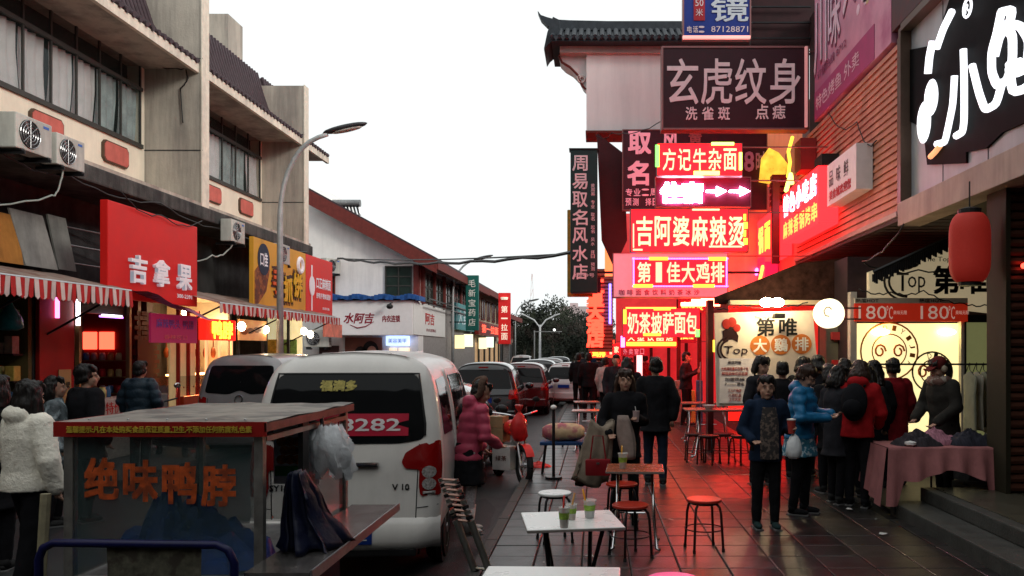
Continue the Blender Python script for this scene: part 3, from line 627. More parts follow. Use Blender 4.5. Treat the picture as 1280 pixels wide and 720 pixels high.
# striped awnings
awr = mat('awning red stripe', (.5, .03, .03), .8, var=.15, bump=.15); aww = mat('awning white stripe', (.72, .66, .62), .8, var=.1, bump=.15); awt = mat('awning weathered top', (.32, .24, .2), .85, var=.3, vs=2, col2=(.22, .13, .1), c2s=2.5)
def awning(name, label, y0, y1, xb, xf, zb, zf, n, drop=.26, low=0):
    t = T(name, label, 'awning', ((xb + xf) / 2, (y0 + y1) / 2, zf), w=True)
    top = MB(); rings = []
    for k in range(7):
        a = k / 6; x = xb + (xf - xb) * a; z = zb + (zf - zb) * a ** 1.25
        rings.append([Vector((x, y0 + (y1 - y0) * j / 24, z + .012 * math.sin(j * 2.2 + k))) for j in range(25)])
    top.loft(rings, caps=False, closed=False); t.p('canopy', top, awt, smooth=True)
    st = (y1 - y0) / n; sw = MB(); sr = MB()
    for i in range(n):
        q = sr if i % 2 else sw; a, b = y0 + i * st, y0 + (i + 1) * st - .003; dx = .025 * math.sin(i * 1.3); dz = random.uniform(-.012, .012); lo = low * i / n
        pts = []
        for (yy, zz) in ((a, zf), (b, zf), (b, zf - drop + .03 + lo), ((a + b) / 2, zf - drop + dz + lo), (a, zf - drop + .03 + lo)): pts.append(Vector((xf + .012 + dx * (zf - zz) / drop, yy, zz)))
        m_ = MB().add(pts + [p + Vector((.008, 0, 0)) for p in pts], [(4, 3, 2, 1, 0), (5, 6, 7, 8, 9)] + [(j, (j + 1) % 5, 5 + (j + 1) % 5, 5 + j) for j in range(5)])
        t.p('valance_flap', m_, awr if i % 2 else aww)
    for y in (y0 + .2, (y0 + y1) / 2, y1 - .2):
        t.p('strut', MB().tube([(xb, y, zf - .75), (xf, y, zf - .02)], .018, 6), BLKMET)
    t.p('front_bar', MB().tube([(xf, y0, zf), (xf, y1, zf)], .022, 6), STEEL)
    return t
awning('striped_awning', 'red and white striped awning with weathered top at the far left', 9.0, 13.0, -8.5, -7.2, 3.0, 2.72, 46)
awning('striped_awning', 'longer red and white striped awning below the yellow sign', 15.6, 22.9, -8.5, -7.0, 3.05, 2.68, 66, .2, .0)
tp = MB(); rings = []
for k in range(9):
    a = k / 8; rings.append([Vector((-8.4 + 1.35 * a, 13.4 + 2.15 * j / 10 + .15 * a, 2.95 - .62 * a * (j / 10 * .6 + .4) - .06 * math.sin(PI * j / 10) + .02 * math.sin(k * 2 + j))) for j in range(11)])
tp.loft(rings, caps=False, closed=False)
tpm = mat('pink purple striped sheet', (.35, .03, .1), .6, var=.2); tt = tpm.node_tree; wv = tt.nodes.new('ShaderNodeTexWave'); wv.inputs['Scale'].default_value = 3; wv.bands_direction = 'Y'; wv.inputs['Distortion'].default_value = 1
tcx = tt.nodes.new('ShaderNodeTexCoord'); tt.links.new(tcx.outputs['Object'], wv.inputs['Vector']); rp = tt.nodes.new('ShaderNodeValToRGB'); rp.color_ramp.elements[0].color = (.3, .02, .06, 1); rp.color_ramp.elements[1].color = (.5, .3, .5, 1); tt.links.new(wv.outputs[0], rp.inputs[0]); tt.links.new(rp.outputs[0], tt.nodes['Principled BSDF'].inputs['Base Color'])
one('plastic_sheet_awning', tp, tpm, 'sagging pink and purple striped sheet between the two awnings', 'awning', (-7.8, 14.5, 2.6), smooth=True)

# shop interiors ------------------------------------------------------------
warm = emi('warm bulb', (1, .72, .4), 70); tube_w = emi('white tube', (.95, .9, 1), 5); tube_v = emi('violet tube', (.55, .2, 1), 4); tube_p = emi('pink tube', (1, .25, .75), 3)
redwall = mat('red painted wall', (.3, .012, .01), .5, var=.2, vs=2); cream_w = mat('warm white tiles', (.65, .58, .42), .5, var=.1)
SF = T('shop_interior', 'dim grocery recess with crowded shelves at the left edge', 'shop', (-9.3, 11.2, 0), w=True)
SF.p('back_wall', MB().bx(-10.6, -10.4, 9.2, 12.3, 0, 2.9), shopdark)
SF.p('partition', MB().bx(-10.4, -8.45, 12.5, 12.58, 0, 2.85), mat('olive back', (.12, .1, .04), .8)); SF.p('ceiling', MB().bx(-10.5, -8.4, 9.2, 12.3, 2.85, 2.95), shopdark)
SF.p('lamp_tube', MB().bx(-9.7, -9.6, 9.6, 11.6, 2.78, 2.82), emi('yellow tube', (1, .85, .4), 12))
goods = [mat('goods %d' % i, c, .45, var=.3, vs=12) for i, c in enumerate([(.5, .03, .03), (.55, .42, .1), (.1, .3, .12), (.6, .58, .5), (.05, .15, .3), (.5, .2, .05), (.5, .5, .2), (.35, .3, .25)])]
for k, z in enumerate((.5, .9, 1.3, 1.68, 2.05)):
    s_ = SF.p('shelf', MB().bx(-9.5, -8.9, 9.3, 12.1, z - .03, z), BLKMET)
    y = 9.5
    while y < 12.0:
        w_ = random.uniform(.09, .24); h_ = random.uniform(.12, .3)
        if random.random() < (.9 if k > 2 else .6): SF.p('package', MB().bx(-9.2 - random.uniform(0, .15), -8.92, y, y + w_, z, z + h_, bev=.01), random.choice(goods), s_)
        y += w_ + .015
tb_ = one('teal_bag', MB().add(*(lambda m: (m.v, m.f))(MB().lathe((-8.2, 11.75, 2.3), [(.02, .2), (.05, .12), (.15, -.05), (.17, -.18), (.1, -.22)], 10))), mat('teal plastic', (.01, .18, .22), .4, var=.3, bump=.4), 'teal plastic bag hanging under the left awning beside the shelves', 'bag', (-8.2, 11.75, 2.1), smooth=True)
RS = T('shop_interior', 'red walled snack shop with counter and glowing menu squares behind the black coated man', 'shop', (-9.0, 14.4, 0), w=True)
RS.p('left_panel', MB().bx(-8.42, -8.36, 12.62, 13.45, 0, 2.75), redwall)
RS.p('back_wall', MB().bx(-10.2, -10.1, 13.12, 15.8, 0, 2.9), redwall)
RS.p('ceiling', MB().bx(-10.1, -8.4, 13.12, 15.8, 2.85, 2.95), shopdark)
RS.p('neon_tube', MB().bx(-8.34, -8.3, 12.95, 13.0, 2.3, 2.62), tube_p); RS.p('neon_tube', MB().bx(-8.34, -8.3, 13.47, 13.52, 2.2, 2.62), tube_w)
RS.p('neon_tube', MB().bx(-8.34, -8.3, 14.1, 14.75, 2.36, 2.39), tube_v); RS.p('neon_tube', MB().bx(-8.33, -8.29, 14.15, 14.7, 2.395, 2.41), tube_w)
RS.p('header_box', MB().bx(-8.5, -8.38, 13.55, 15.0, 2.42, 2.6), BLACK); RS.p('partition', MB().bx(-10.1, -8.45, 15.5, 15.6, 0, 2.85), redwall)
w_ = RS.p('menu_light', MB().bx(-9.45, -9.2, 15.47, 15.49, 1.82, 2.14), emi('menu red', (1, .1, .05), 3)); RS.p('menu_light', MB().bx(-9.15, -8.88, 15.47, 15.49, 1.82, 2.14), emi('menu red', (1, .1, .05), 3)); RS.p('inner_fill_tube', MB().bx(-9.6, -9.5, 13.4, 15.6, 2.8, 2.84), emi('inner warm fill', (1, .6, .3), 10))  # the inner tube is added only to lighten the red interior
RS.p('notice', MB().bx(-8.355, -8.34, 13.05, 13.35, .9, 1.5), mat('tan notice', (.4, .28, .12), .7)); lettering(RS, '水果', (-8.33, 13.2, 1.25), UL, (.22, .12), BLACK)
cnt = RS.p('counter', MB().bx(-8.5, -8.0, 13.3, 15.7, 0, 1.0, bev=.02), mat('counter front', (.45, .4, .35), .5, var=.2))
lettering(RS, '特价水果捞', (-7.995, 14.3, .85), UL, (1.2, .2), mat('red letters plain', (.5, .02, .02), .5))
for k in range(16):
    RS.p('jar', MB().lathe((-8.25 + random.uniform(-.15, .15), 13.4 + k * .14, 1.0), [(.05, 0), (.06, .02), (.06, .12), (.045, .15), (.045, .18)], 8), random.choice(goods), cnt, smooth=True)
for k in range(9): RS.p('bottle', MB().lathe((-9.6, 13.3 + k * .16, 1.1), [(.035, 0), (.035, .16), (.014, .22), (.014, .28)], 8), random.choice(goods), smooth=True)
RS.p('window_post', MB().bx(-8.4, -8.33, 13.54, 13.6, 0, 2.4), mat('brass strip', (.3, .2, .08), .4, .5)); RS.p('window_post', MB().bx(-8.4, -8.33, 15.0, 15.07, .0, 2.7), mat('brass strip'))
br_ = MB()
for r_ in range(26):
    for c_ in range(5): br_.bx(-8.44, -8.405 + .006 * ((r_ * c_) % 2), 15.3 + c_ * .16 + (.08 if r_ % 2 else 0), 15.3 + c_ * .16 + .15 + (.08 if r_ % 2 else 0), .2 + r_ * .09, .2 + r_ * .09 + .075)
RS.p('brick_panel', br_, mat('maroon brick', (.12, .02, .02), .7, var=.4), stuff=True)
RS.p('lattice_sign', MB().bx(-8.39, -8.36, 15.32, 15.9, 1.2, 2.0), mat('dull maroon board', (.1, .015, .02), .6))
# roast duck kiosk
DK = T('duck_kiosk', 'orange lit roast duck kiosk with a glass food case', 'kiosk', (-8.6, 17.4, 0), w=True)
DK.p('back_wall', MB().bx(-10.1, -10.0, 16.0, 18.6, 0, 2.9), cream_w)
DK.p('partition', MB().bx(-10, -8.1, 18.5, 18.58, 0, 2.85), cream_w); DK.p('ceiling', MB().bx(-10.0, -8.0, 16.0, 18.6, 2.85, 2.9), cream_w)
DK.p('counter', MB().bx(-8.6, -8.0, 16.3, 18.6, 0, .9, bev=.01), mat('orange counter', (.5, .06, .02), .4, var=.2))
DK.p('glass_case', MB().bx(-8.55, -8.02, 16.35, 18.5, .92, 1.3), mat('case glass', (.1, .03, .01), .05, alpha=.35, var=0))
DK.p('case_light', MB().bx(-8.4, -8.2, 16.4, 18.45, 1.3, 1.33), emi('orange glow strip', (1, .45, .15), 12))
DK.p('case_light', MB().bx(-8.05, -8.03, 16.4, 18.45, .86, .9), emi('orange glow strip', (1, .45, .15), 12))
for k in range(10): DK.p('roast_duck', MB().ell((-8.3, 16.5 + k * .2, 1.02), (.13, .08, .07), 8, 6).tube([(-8.2, 16.5 + k * .2, 1.02), (-8.1, 16.52 + k * .2, 1.08)], .02, 5), mat('roast skin', (.3, .07, .02), .3, var=.3), smooth=True)
for y in (16.2, 16.6, 17.0): DK.p('door_post', MB().bx(-8.1, -8.04, y, y + .05, 0, 2.6), redwall)
for y in (17.3, 17.9, 18.5): DK.p('case_post', MB().bx(-8.06, -8.02, y, y + .05, 1.3, 2.2), emi('warm frame', (1, .6, .3), .7))
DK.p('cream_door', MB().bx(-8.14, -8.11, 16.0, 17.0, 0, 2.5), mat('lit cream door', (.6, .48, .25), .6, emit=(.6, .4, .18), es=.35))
for y, z in ((16.8, 2.55), (18.2, 2.35)): DK.p('bulb', MB().ell((-8.2, y, z), (.08, .08, .09), 10, 8), warm, smooth=True)
ds = T('duck_neck_sign', 'red light box with bright yellow duck neck characters', 'shop sign', (-7.6, 17.1, 2.1), w=True)
ds.p('light_box', MB().bx(-7.65, -7.5, 16.15, 17.5, 2.0, 2.42, bev=.02), emi('red light box', (.9, .02, .01), 1.0))
lettering(ds, '鸭脖', (-7.49, 16.85, 2.21), UL, (.9, .34), emi('yellow lit letters', (1, .75, .05), 3), off=.03, name='character')
ms_ = T('maroon_hanging_sign', 'dark magenta hanging sign left of the duck neck sign', 'sign', (-7.5, 14.8, 2.1), w=True)
ms_.p('board', MB().bx(-7.4, -7.36, 13.9, 15.5, 1.93, 2.42), mat('magenta board', (.22, .015, .06), .5, emit=(.25, .01, .05), es=.5)); lettering(ms_, '麻辣鸭头 鸭翅', (-7.355, 14.7, 2.26), UL, (1.3, .16), mat('dim blue print', (.1, .1, .4), .5)); lettering(ms_, '香辣可口', (-7.355, 14.7, 2.03), UL, (.8, .08), mat('dim red print', (.6, .15, .15), .5))
# bright snack shop
BS = T('shop_interior', 'bright cream snack shop with a bread picture and hanging bulbs behind the pale van', 'shop', (-8.8, 20.8, 0), w=True)
BS.p('back_wall', MB().bx(-10.3, -10.2, 18.8, 23.2, 0, 2.9), emi('bright wall glow', (.95, .75, .4), 1.0, .2))  # wall glows itself, standing in for the light of the bulbs
BS.p('partition', MB().bx(-10.2, -8.1, 23.1, 23.18, 0, 2.85), emi('glowing partition', (.9, .72, .4), .7, .2)); BS.p('ceiling', MB().bx(-10.2, -8.0, 18.8, 23.2, 2.85, 2.9), cream_w)  # partition emission likewise imitates bulb light
BS.p('counter', MB().bx(-8.6, -8.1, 18.9, 22.9, 0, 1.0, bev=.01), emi('lit counter', (.9, .7, .2), .3, .2))  # counter emission imitates light falling on it
BS.p('equipment', MB().bx(-8.6, -8.2, 19.0, 19.7, 1.0, 1.45, bev=.03).bx(-9.9, -9.5, 19.3, 20.4, .9, 1.8), mat('yellow equipment', (.55, .45, .08), .5), stuff=True)
bp_ = BS.p('bread_picture', MB().bx(-8.0, -7.96, 18.75, 20.3, 2.03, 2.5), emi('bread orange', (.8, .35, .12), .45, .3))
for k in range(4): BS.p('bread_print', MB().prism([(.2 * math.cos(a * PI / 6), .07 * math.sin(a * PI / 6) + .03 * k) for a in range(12)], (-7.957, 19.0 + k * .35, 2.22), UL, UP, .004), mat('bread brown', (.45, .16, .04), .5, var=.4, vs=9), bp_)
for (px, py, y) in ((332, 412, 20.2), (302, 408, 18.0), (380, 414, 22.0), (388, 418, 22.6)):
    b_ = MB().ell((PX(px, y), y, PZ(py, y)), (.085, .085, .1), 10, 8); one('hanging_bulb', b_, emi('hot bulb', (1, .85, .55), 30), {332: 'brightest hanging bulb beside the street lamp pole', 302: 'hanging bulb left of the bread picture', 380: 'hanging bulb right of the street lamp pole', 388: 'farthest hanging bulb near the awning end'}[px], 'bulb', (PX(px, y), y, PZ(py, y)), smooth=True, group='hanging bulbs under the long awning')
for y in (18.9, 20.5, 22.0): BS.p('post', MB().bx(-8.1, -8.04, y, y + .07, 0, 2.7), shopdark)
one('meat_picture', MB().bx(-8.0, -7.95, 24.6, 26.3, 2.2, 2.6), emi('meat picture', (.5, .15, .1), .3, .4), 'small framed food picture on the wall past the awning end', 'picture', (-8, 25.5, 2.2))

# ================================================================ RIGHT: buildings
pinkwall = mat('pale facade', (.5, .42, .4), .8, var=.12, vs=2, streak=.2)
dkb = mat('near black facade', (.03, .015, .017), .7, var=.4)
slatm = mat('painted metal slat', (.55, .22, .15), .5, .1, var=.15, vs=3, streak=.2)
RB = T('arcade_building', 'right hand arcade building with ribbed metal fascia over the shops', 'building', (5.5, 15, 0), w=True)
X0 = 4.2
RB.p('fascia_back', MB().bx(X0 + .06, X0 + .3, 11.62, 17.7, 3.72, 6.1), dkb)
for i in range(22):
    z = 3.74 + i * .1075
    RB.p('slat', MB().add([(X0 + .06, 11.7, z), (X0, 11.7, z), (X0 + .028, 11.7, z + .099), (X0 + .06, 11.7, z + .099), (X0 + .06, 17.66, z), (X0, 17.66, z), (X0 + .028, 17.66, z + .099), (X0 + .06, 17.66, z + .099)], [(0, 1, 2, 3), (7, 6, 5, 4), (0, 4, 5, 1), (1, 5, 6, 2), (2, 6, 7, 3)]), slatm)
RB.p('fascia_trim', MB().bx(X0 - .02, X0 + .08, 11.55, 11.66, 3.68, 6.12), mat('bronze trim', (.12, .08, .06), .4, .5))
RB.p('fascia_rail', MB().bx(X0 - .03, X0 + .08, 11.67, 17.7, 3.66, 3.73), mat('pale rail', (.4, .3, .27), .5))
RB.p('soffit', MB().bx(X0 + .0, 9.5, -46, 17.7, 3.66 - .06, 3.655), mat('soffit boards', (.05, .042, .038), .7, var=.3, stretch=(1, 8, 1)))
so_ = [RB.p('soffit_joint', MB().bx(X0 + .05, 7.4, 11.2 + .32 * k, 11.22 + .32 * k, 3.592, 3.6), BLACK) for k in range(18)]
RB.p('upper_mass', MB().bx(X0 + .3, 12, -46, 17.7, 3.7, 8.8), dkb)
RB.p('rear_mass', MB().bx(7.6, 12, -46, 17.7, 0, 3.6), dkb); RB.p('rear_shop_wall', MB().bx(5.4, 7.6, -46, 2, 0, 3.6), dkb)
one('unseen_sky_blocker', MB().bx(-20, 12, -24, -13, -.1, 14), mat('dull blocker', (.16, .14, .13), .85, var=.2, streak=.3), 'unseen block added behind the viewpoint to cut frontal sky light', 'building', (0, -50, 0))  # added blocker, out of view, darkens whatever faces the camera
RB.p('far_wall', MB().bx(5.1, 12, 17.7, 70, 0, 7.8), mat('dull red lit wall', (.3, .14, .12), .8, var=.25, vs=2))
RB.p('far_upper_slab', MB().bx(4.25, 5.2, 17.72, 26, 3.5, 6.2), mat('pinkish panel wall', (.5, .3, .24), .6, var=.15, stretch=(1, 4, .4)))
RB.p('far_slab', MB().bx(3.4, 5.1, 26, 62, 3.0, 6.5), mat('dull red lit wall'))
RB.p('step', MB().bx(3.25, 8, 3.2, 9.3, -.02, .14, bev=.015), kc); RB.p('step', MB().bx(3.58, 8, 3.2, 9.28, .1405, .29, bev=.015), kc)
RB.p('inner_floor', MB().bx(3.7, 8, 3.2, 9.2, .2905, .3), mat('shop floor tile', (.06, .055, .04), .3, var=.3))
RB.p('side_floor', MB().bx(3.3, 8, 9.3, 17.7, -.02, .02), mat('arcade paving', (.025, .022, .02), .5, var=.3))
# pillar clad in ribs
PL = T('ribbed_pillar', 'brown pillar clad in horizontal ribs at the right edge', 'pillar', (4.6, 8.9, .29), w=True)
PL.p('core', MB().bx(4.34, 5.2, 8.85, 9.2, .29, 3.6), dkb)
for i in range(34):
    PL.p('rib', MB().cyl((4.3, 8.83, .36 + i * .095), (5.2, 8.83, .36 + i * .095), .046, n=8), mat('brown metal rib', (.1, .035, .022), .45, .3, var=.2), smooth='auto')
PL.p('corner_strip', MB().bx(4.28, 4.33, 8.77, 9.2, .3, 3.6), mat('olive strip', (.02, .017, .008), .7))
PL.p('notice', MB().bx(4.5, 4.68, 8.74, 8.77, 2.2, 2.75), mat('pinkish notice', (.4, .2, .2), .6))
PL.p('red_lamp', MB().ell((4.45, 8.74, 2.68), (.03, .03, .03), 8, 6), emi('red dot lamp', (1, .05, .03), 6))

# large rabbit sign -------------------------------------------------------
BSG = T('lit_character_sign', 'big framed sign with glowing white outlined characters at the top right', 'shop sign', (X0, 9.5, 3.8), w=True)
BSG.p('back_panel', MB().bx(X0 + .1, X0 + .2, 4.8, 11.45, 3.85, 6.15), mat('grey cladding', (.42, .43, .45), .5, .2, var=.1, vs=1.5, streak=.15))
BSG.p('frame_bar', MB().bx(X0 - .05, X0 + .2, 11.45, 11.53, 3.5, 6.2), mat('bronze trim')); BSG.p('frame_bar', MB().bx(X0 - .05, X0 + .2, 4.8, 11.45, 6.151, 6.25), mat('bronze trim'))
BSG.p('lower_beam', MB().bx(X0 - .06, X0 + .25, 4.8, 11.53, 3.5, 3.82, bev=.01), mat('pinkish beam', (.42, .32, .27), .6, var=.15, vs=3, streak=.3))
for y in (6.6, 7.9, 9.2, 10.4): BSG.p('panel_seam', MB().bx(X0 + .094, X0 + .0995, y, y + .012, 3.85, 6.15), BLACK)
lit = emi('white halo letter', (.93, .95, 1), 1.5); blk = mat('sign black backing', (.003, .003, .004), .6, var=.2, spec=.05)
def rp_(px, py):   # measured point on the sign plane
    d = X0 * FPX / (px - 745); return (d, PZ(py, d))
def poly_on(pts, x, th, name, m):   # pts in (px,py)
    P = [rp_(*p) for p in pts]; return BSG.p(name, MB().prism([(-a, b) for a, b in P], (x, 0, 0), UR, UP, th), m)
poly_on([(1152, 206), (1147, 160), (1131, 152), (1131, 62), (1162, 56), (1176, 10), (1188, -30), (1250, -40), (1330, -60), (1330, 150), (1290, 145), (1245, 165), (1225, 185), (1200, 190), (1200, 204)], X0 + .099, .03, 'black_backing', blk)
def stroke(pts, r, m=lit, name='neon_stroke', x=X0 + .03):
    P = [(x, *rp_(*p)) for p in pts]; n = []
    for i in range(len(P) - 1):
        for k in range(4):
            t = k / 4; n.append(Vector(P[i]).lerp(Vector(P[i + 1]), t))
    n.append(Vector(P[-1])); n2 = [n[0]] + [(n[i - 1] + n[i] * 2 + n[i + 1]) / 4 for i in range(1, len(n) - 1)] + [n[-1]]
    return BSG.p(name, MB().tube(n2, r, 8), m, smooth=True)
stroke([(1190, 95), (1188, 130), (1183, 155), (1178, 178), (1168, 180)], .042)     # left dot
stroke([(1201, 62), (1202, 100), (1202, 150), (1200, 165), (1192, 170)], .042)      # centre of small
stroke([(1212, 82), (1220, 115), (1228, 138), (1242, 130), (1250, 100)], .042)      # right dot
stroke([(1248, 15), (1243, 40), (1236, 65), (1236, 90), (1243, 108), (1256, 100), (1262, 75), (1262, 45), (1255, 35), (1246, 45), (1240, 70)], .045)
stroke([(1255, 30), (1272, 32), (1283, 50), (1280, 85), (1266, 92), (1258, 80)], .045)
stroke([(1258, 85), (1262, 115), (1276, 112), (1290, 100)], .045)
stroke([(1248, 15), (1262, 12), (1258, 30)], .045)
stroke([(1270, 78), (1278, 84)], .05)
# rabbit mascot replaced by a plain rounded white emblem
stroke([(1187, 14), (1176, 36), (1168, 60)], .045, name='emblem_ear'); stroke([(1163, 52), (1159, 70), (1157, 92)], .05, name='emblem_ear')
BSG.p('emblem_blob', MB().ell((X0 + .04, *rp_(1160, 122)), (.05, .19, .23), 14, 10), lit, smooth=True); BSG.p('emblem_blob', MB().ell((X0 + .04, *rp_(1151, 153)), (.05, .2, .27), 14, 10), lit, smooth=True)
stroke([(1160, 196), (1166, 190), (1172, 182)], .035, emi('orange stroke', (1, .45, .2), 1), 'emblem_beak')
BSG.p('trade_mark_ring', MB().tube([(X0 + .02, rp_(1207, 10)[0] + .1 * math.cos(a * PI / 8), rp_(1207, 10)[1] + .1 * math.sin(a * PI / 8)) for a in range(17)], .015, 5), lit)
lettering(BSG, 'R', (X0 + .02, rp_(1207, 10)[0], rp_(1207, 10)[1]), UR, (.09, .1), lit, name='trade_mark')

# pink billboard above the fascia
PB = T('pink_billboard', 'tall pink printed billboard above the ribbed fascia', 'billboard', (X0, 14.3, 6.12), w=True)
PB.p('panel', MB().bx(X0 - .02, X0 + .1, 11.9, 16.05, 6.16, 9.6), mat('pink poster print', (.55, .25, .35), .45, var=.2, vs=1.2, col2=(.4, .12, .22), c2s=.8))
PB.p('lower_band', MB().bx(X0 - .03, X0 - .021, 12.6, 16.03, 6.17, 6.7), mat('magenta band', (.35, .05, .15), .5))
lp_ = mat('pale pink print', (.7, .5, .6), .4); dp_ = mat('dark pink print', (.2, .04, .1), .4)
for (c, y, z, s_) in (('川', 15.6, 7.7, 1.3), ('味', 14.7, 7.7, 1.1), ('火', 13.8, 8.0, 1.1), ('锅', 12.9, 8.3, 1.2)):
    lettering(PB, c, (X0 - .025, y + .03, z - .04), UR, (s_ * .65, s_), dp_, name='character_shadow', off=.02); lettering(PB, c, (X0 - .035, y, z), UR, (s_ * .65, s_), lp_, name='character', off=.01)
lettering(PB, '特色烤鱼 外卖', (X0 - .035, 14.6, 6.45), UR, (2.6, .26), lp_)
lettering(PB, '订餐热线 8712', (X0 - .035, 14.9, 6.95), UR, (1.8, .16), dp_)
for k in range(26):
    PB.p('flower_print', MB().prism([(.09 * math.cos(a * PI / 3), .09 * math.sin(a * PI / 3)) for a in range(6)], (X0 - .021, random.uniform(12.3, 13.6), random.uniform(7.2, 8.6)), UR, UP, .004), random.choice((lp_, dp_, mat('tan print', (.5, .35, .2), .5))))
DB = one('dark_board', MB().bx(X0 - .03, X0 + .09, 9.0, 11.85, 6.28, 9), mat('dark maroon board', (.06, .015, .015), .5, var=.5, vs=5), 'dark maroon board above the lit character sign', 'board', (X0, 10.5, 6.28))

# ---- overhanging white feature wall with tiled cap
FW = T('overhanging_feature_wall', 'white overhanging wall block with dark tiled cap and upturned corner', 'wall', (2, 20, 7.0), w=True)
d = 20.0
FW.p('wall_block', MB().bx(PX(733, d), 4.6, d, d + .9, PZ(164, d), PZ(62, d)), mat('white washed wall', (.86, .8, .8), .85, var=.05, vs=1, streak=.1))
FW.p('bottom_trim', MB().bx(PX(733, d) - .02, 4.6, d - .03, d + .92, PZ(166, d), PZ(163.4, d)), brn)
FW.p('cornice', MB().bx(PX(700, d), 4.6, d - .12, d + 1.0, PZ(68, d), PZ(60, d)), pinkwall)
gt = mat('grey roof tile', (.028, .034, .042), .55, var=.35, vs=6, bump=.2)
cp = MB(); prof = [(-.45, PZ(60, d)), (-.42, PZ(53, d)), (.1, PZ(38, d)), (.45, PZ(30, d)), (.8, PZ(38, d)), (1.3, PZ(53, d)), (1.33, PZ(60, d))]
rings = []
for x, dz, sc in ((PX(690, d), .0, 1), (4.7, 0, 1)): rings.append([Vector((x, d + a, z + dz)) for a, z in prof])
cp.loft(rings); cap = FW.p('tiled_cap', cp, gt)
for k in range(24):
    x = PX(692, d) + k * .165
    if x > 4.6: break
    FW.p('roof_tile', MB().tube([(x, d - .5, PZ(56, d)), (x, d + .1, PZ(38, d) + .03), (x, d + .42, PZ(31, d) + .03)], .062, 8), gt, cap, smooth='auto')
    FW.p('drip_tile', MB().prism([(-.06, 0), (0, -.09), (.06, 0), (0, .03)], (x + .08, d - .5, PZ(56, d)), UC, UP, .02), gt, cap)
FW.p('ridge', MB().loft([[Vector((PX(px, d), d + .45 + a, PZ(py, d) + b)) for a, b in ((-.12, 0), (-.12, t), (.12, t), (.12, 0))] for px, py, t in ((671, 8, .03), (675, 17, .1), (683, 25, .2), (694, 30, .24), (712, 31, .24), (760, 31, .22), (985, 31, .22))]), gt)
FW.p('eave_tip', MB().loft([[Vector((PX(px, d), d + .2 + a, PZ(py, d) + b)) for a, b in ((-.5, 0), (-.5, t), (.7, t), (.7, 0))] for px, py, t in ((681, 68, .05), (685, 62, .3), (692, 56, .55), (700, 52, .4))]), gt)
FW.p('scroll_bracket', MB().prism([(PX(a, d), PZ(b, d)) for a, b in ((698, 66), (733, 66), (733, 108), (729, 104), (724, 94), (716, 86), (706, 80), (700, 74))], (0, d + .15, 0), UC, UP, -.5), mat('white washed wall'))
FW.p('scroll', MB().tube([(PX(727, d) + (.11 - .005 * a) * math.cos(a * PI / 5 + 2), d + .1, PZ(97, d) + (.11 - .005 * a) * math.sin(a * PI / 5 + 2)) for a in range(14)], .028, 6), mat('pale scroll', (.6, .5, .48), .6), smooth=True)
FW.p('end_trim', MB().tube([(PX(a, d), d + .1, PZ(b, d)) for a, b in ((698, 68), (702, 76), (712, 82), (722, 92), (728, 106), (732, 110))], .03, 6), brn)
# wall plane below the overhang (support)
FW.p('support_wall', MB().bx(2.9, 4.6, d + .3, d + .8, 3.2, PZ(166, d)), pinkwall)
FW.p('rear_wall', MB().bx(PX(790, 21), 4.7, 21, 22, 3.3, 7.0), mat('pinkish panel wall'))
# dark vertical side panel
one('dark_side_panel', MB().prism([(PX(746, 19.4), PZ(166, 19.4)), (PX(780, 19.4), PZ(192, 19.4)), (PX(784, 19.4), PZ(300, 19.4)), (PX(768, 19.4), PZ(335, 19.4)), (PX(752, 19.4), PZ(300, 19.4))], (0, 19.4, 0), UC, UP, -.12), mat('dark maroon panel', (.05, .006, .01), .5, var=.2), 'dark maroon angular side panel hanging below the white overhang', 'sign panel', (PX(765, 19.4), 19.4, 4.5))

# ================================================================ RIGHT: hanging signs
ledr = emi('led red panel', (1, .006, .011), 4.5); ledr2 = emi('led deep red panel', (1, .006, .008), 3); ledw = emi('led warm white', (1, .84, .5), 1.15); ledy = emi('led yellow', (1, .7, .06), 2.0); ledg = emi('led green', (.15, 1, .1), 3.5); ledb = emi('led blue', (.25, .2, 1), 3.5); ledp = emi('led magenta', (1, .25, 1), 3); ledo = emi('led orange', (1, .3, .05), 4); ledpk = emi('led pink white', (1, .6, .85), 25)
framem = mat('sign frame metal', (.25, .12, .12), .4, .6)
SGRP = None
def hang(name, label, px0, px1, py0, py1, d, pm, thick=.16, frame=True, w=.03):
    x0, x1, z0, z1 = PX(px0, d), PX(px1, d), PZ(py1, d), PZ(py0, d)
    s = T(name, label, 'shop sign', ((x0 + x1) / 2, d, z0), w=True)
    s.p('panel', MB().bx(x0, x1, d, d + thick, z0, z1), pm); s.b = (x0, x1, z0, z1, d)
    if frame:
        for (a, b, c, e) in ((x0 - w, x0, z0 - w, z1 + w), (x1, x1 + w, z0 - w, z1 + w), (x0, x1, z1, z1 + w), (x0, x1, z0 - w, z0)): s.p('frame_bar', MB().bx(a, b, d - .02, d + thick, c, e), framem)
        s.p('wall_arm', MB().bx(x1 + w, 4.6, d + .06, d + .085, z1 - .05, z1 - .03), framem)
    return s
def chars(s, txt, px0, px1, py0, py1, m, ext=.015, off=.012, name='character', gap=.12, d=None):
    x0, x1, z0, z1, dd = s.b; dd = d or dd; n = len(txt); a, b = PX(px0, dd), PX(px1, dd); st = (b - a) / n; h = PZ(py0, dd) - PZ(py1, dd)
    for i, c in enumerate(txt):
        if c != ' ': lettering(s, c, (a + st * (i + .5), dd - .004, PZ((py0 + py1) / 2, dd)), UC, (st * (1 - gap) if c not in '1一' else st * .42, h), m, name=name, ext=ext, off=0 if c == '1' else off)
def bar(s, px0, px1, py0, py1, m, name='led_strip', dy=.03):
    d = s.b[4]; s.p(name, MB().bx(PX(px0, d), PX(px1, d), d - dy - .02, d - .022 if dy > .01 else d - .003, PZ(py1, d), PZ(py0, d)), m)
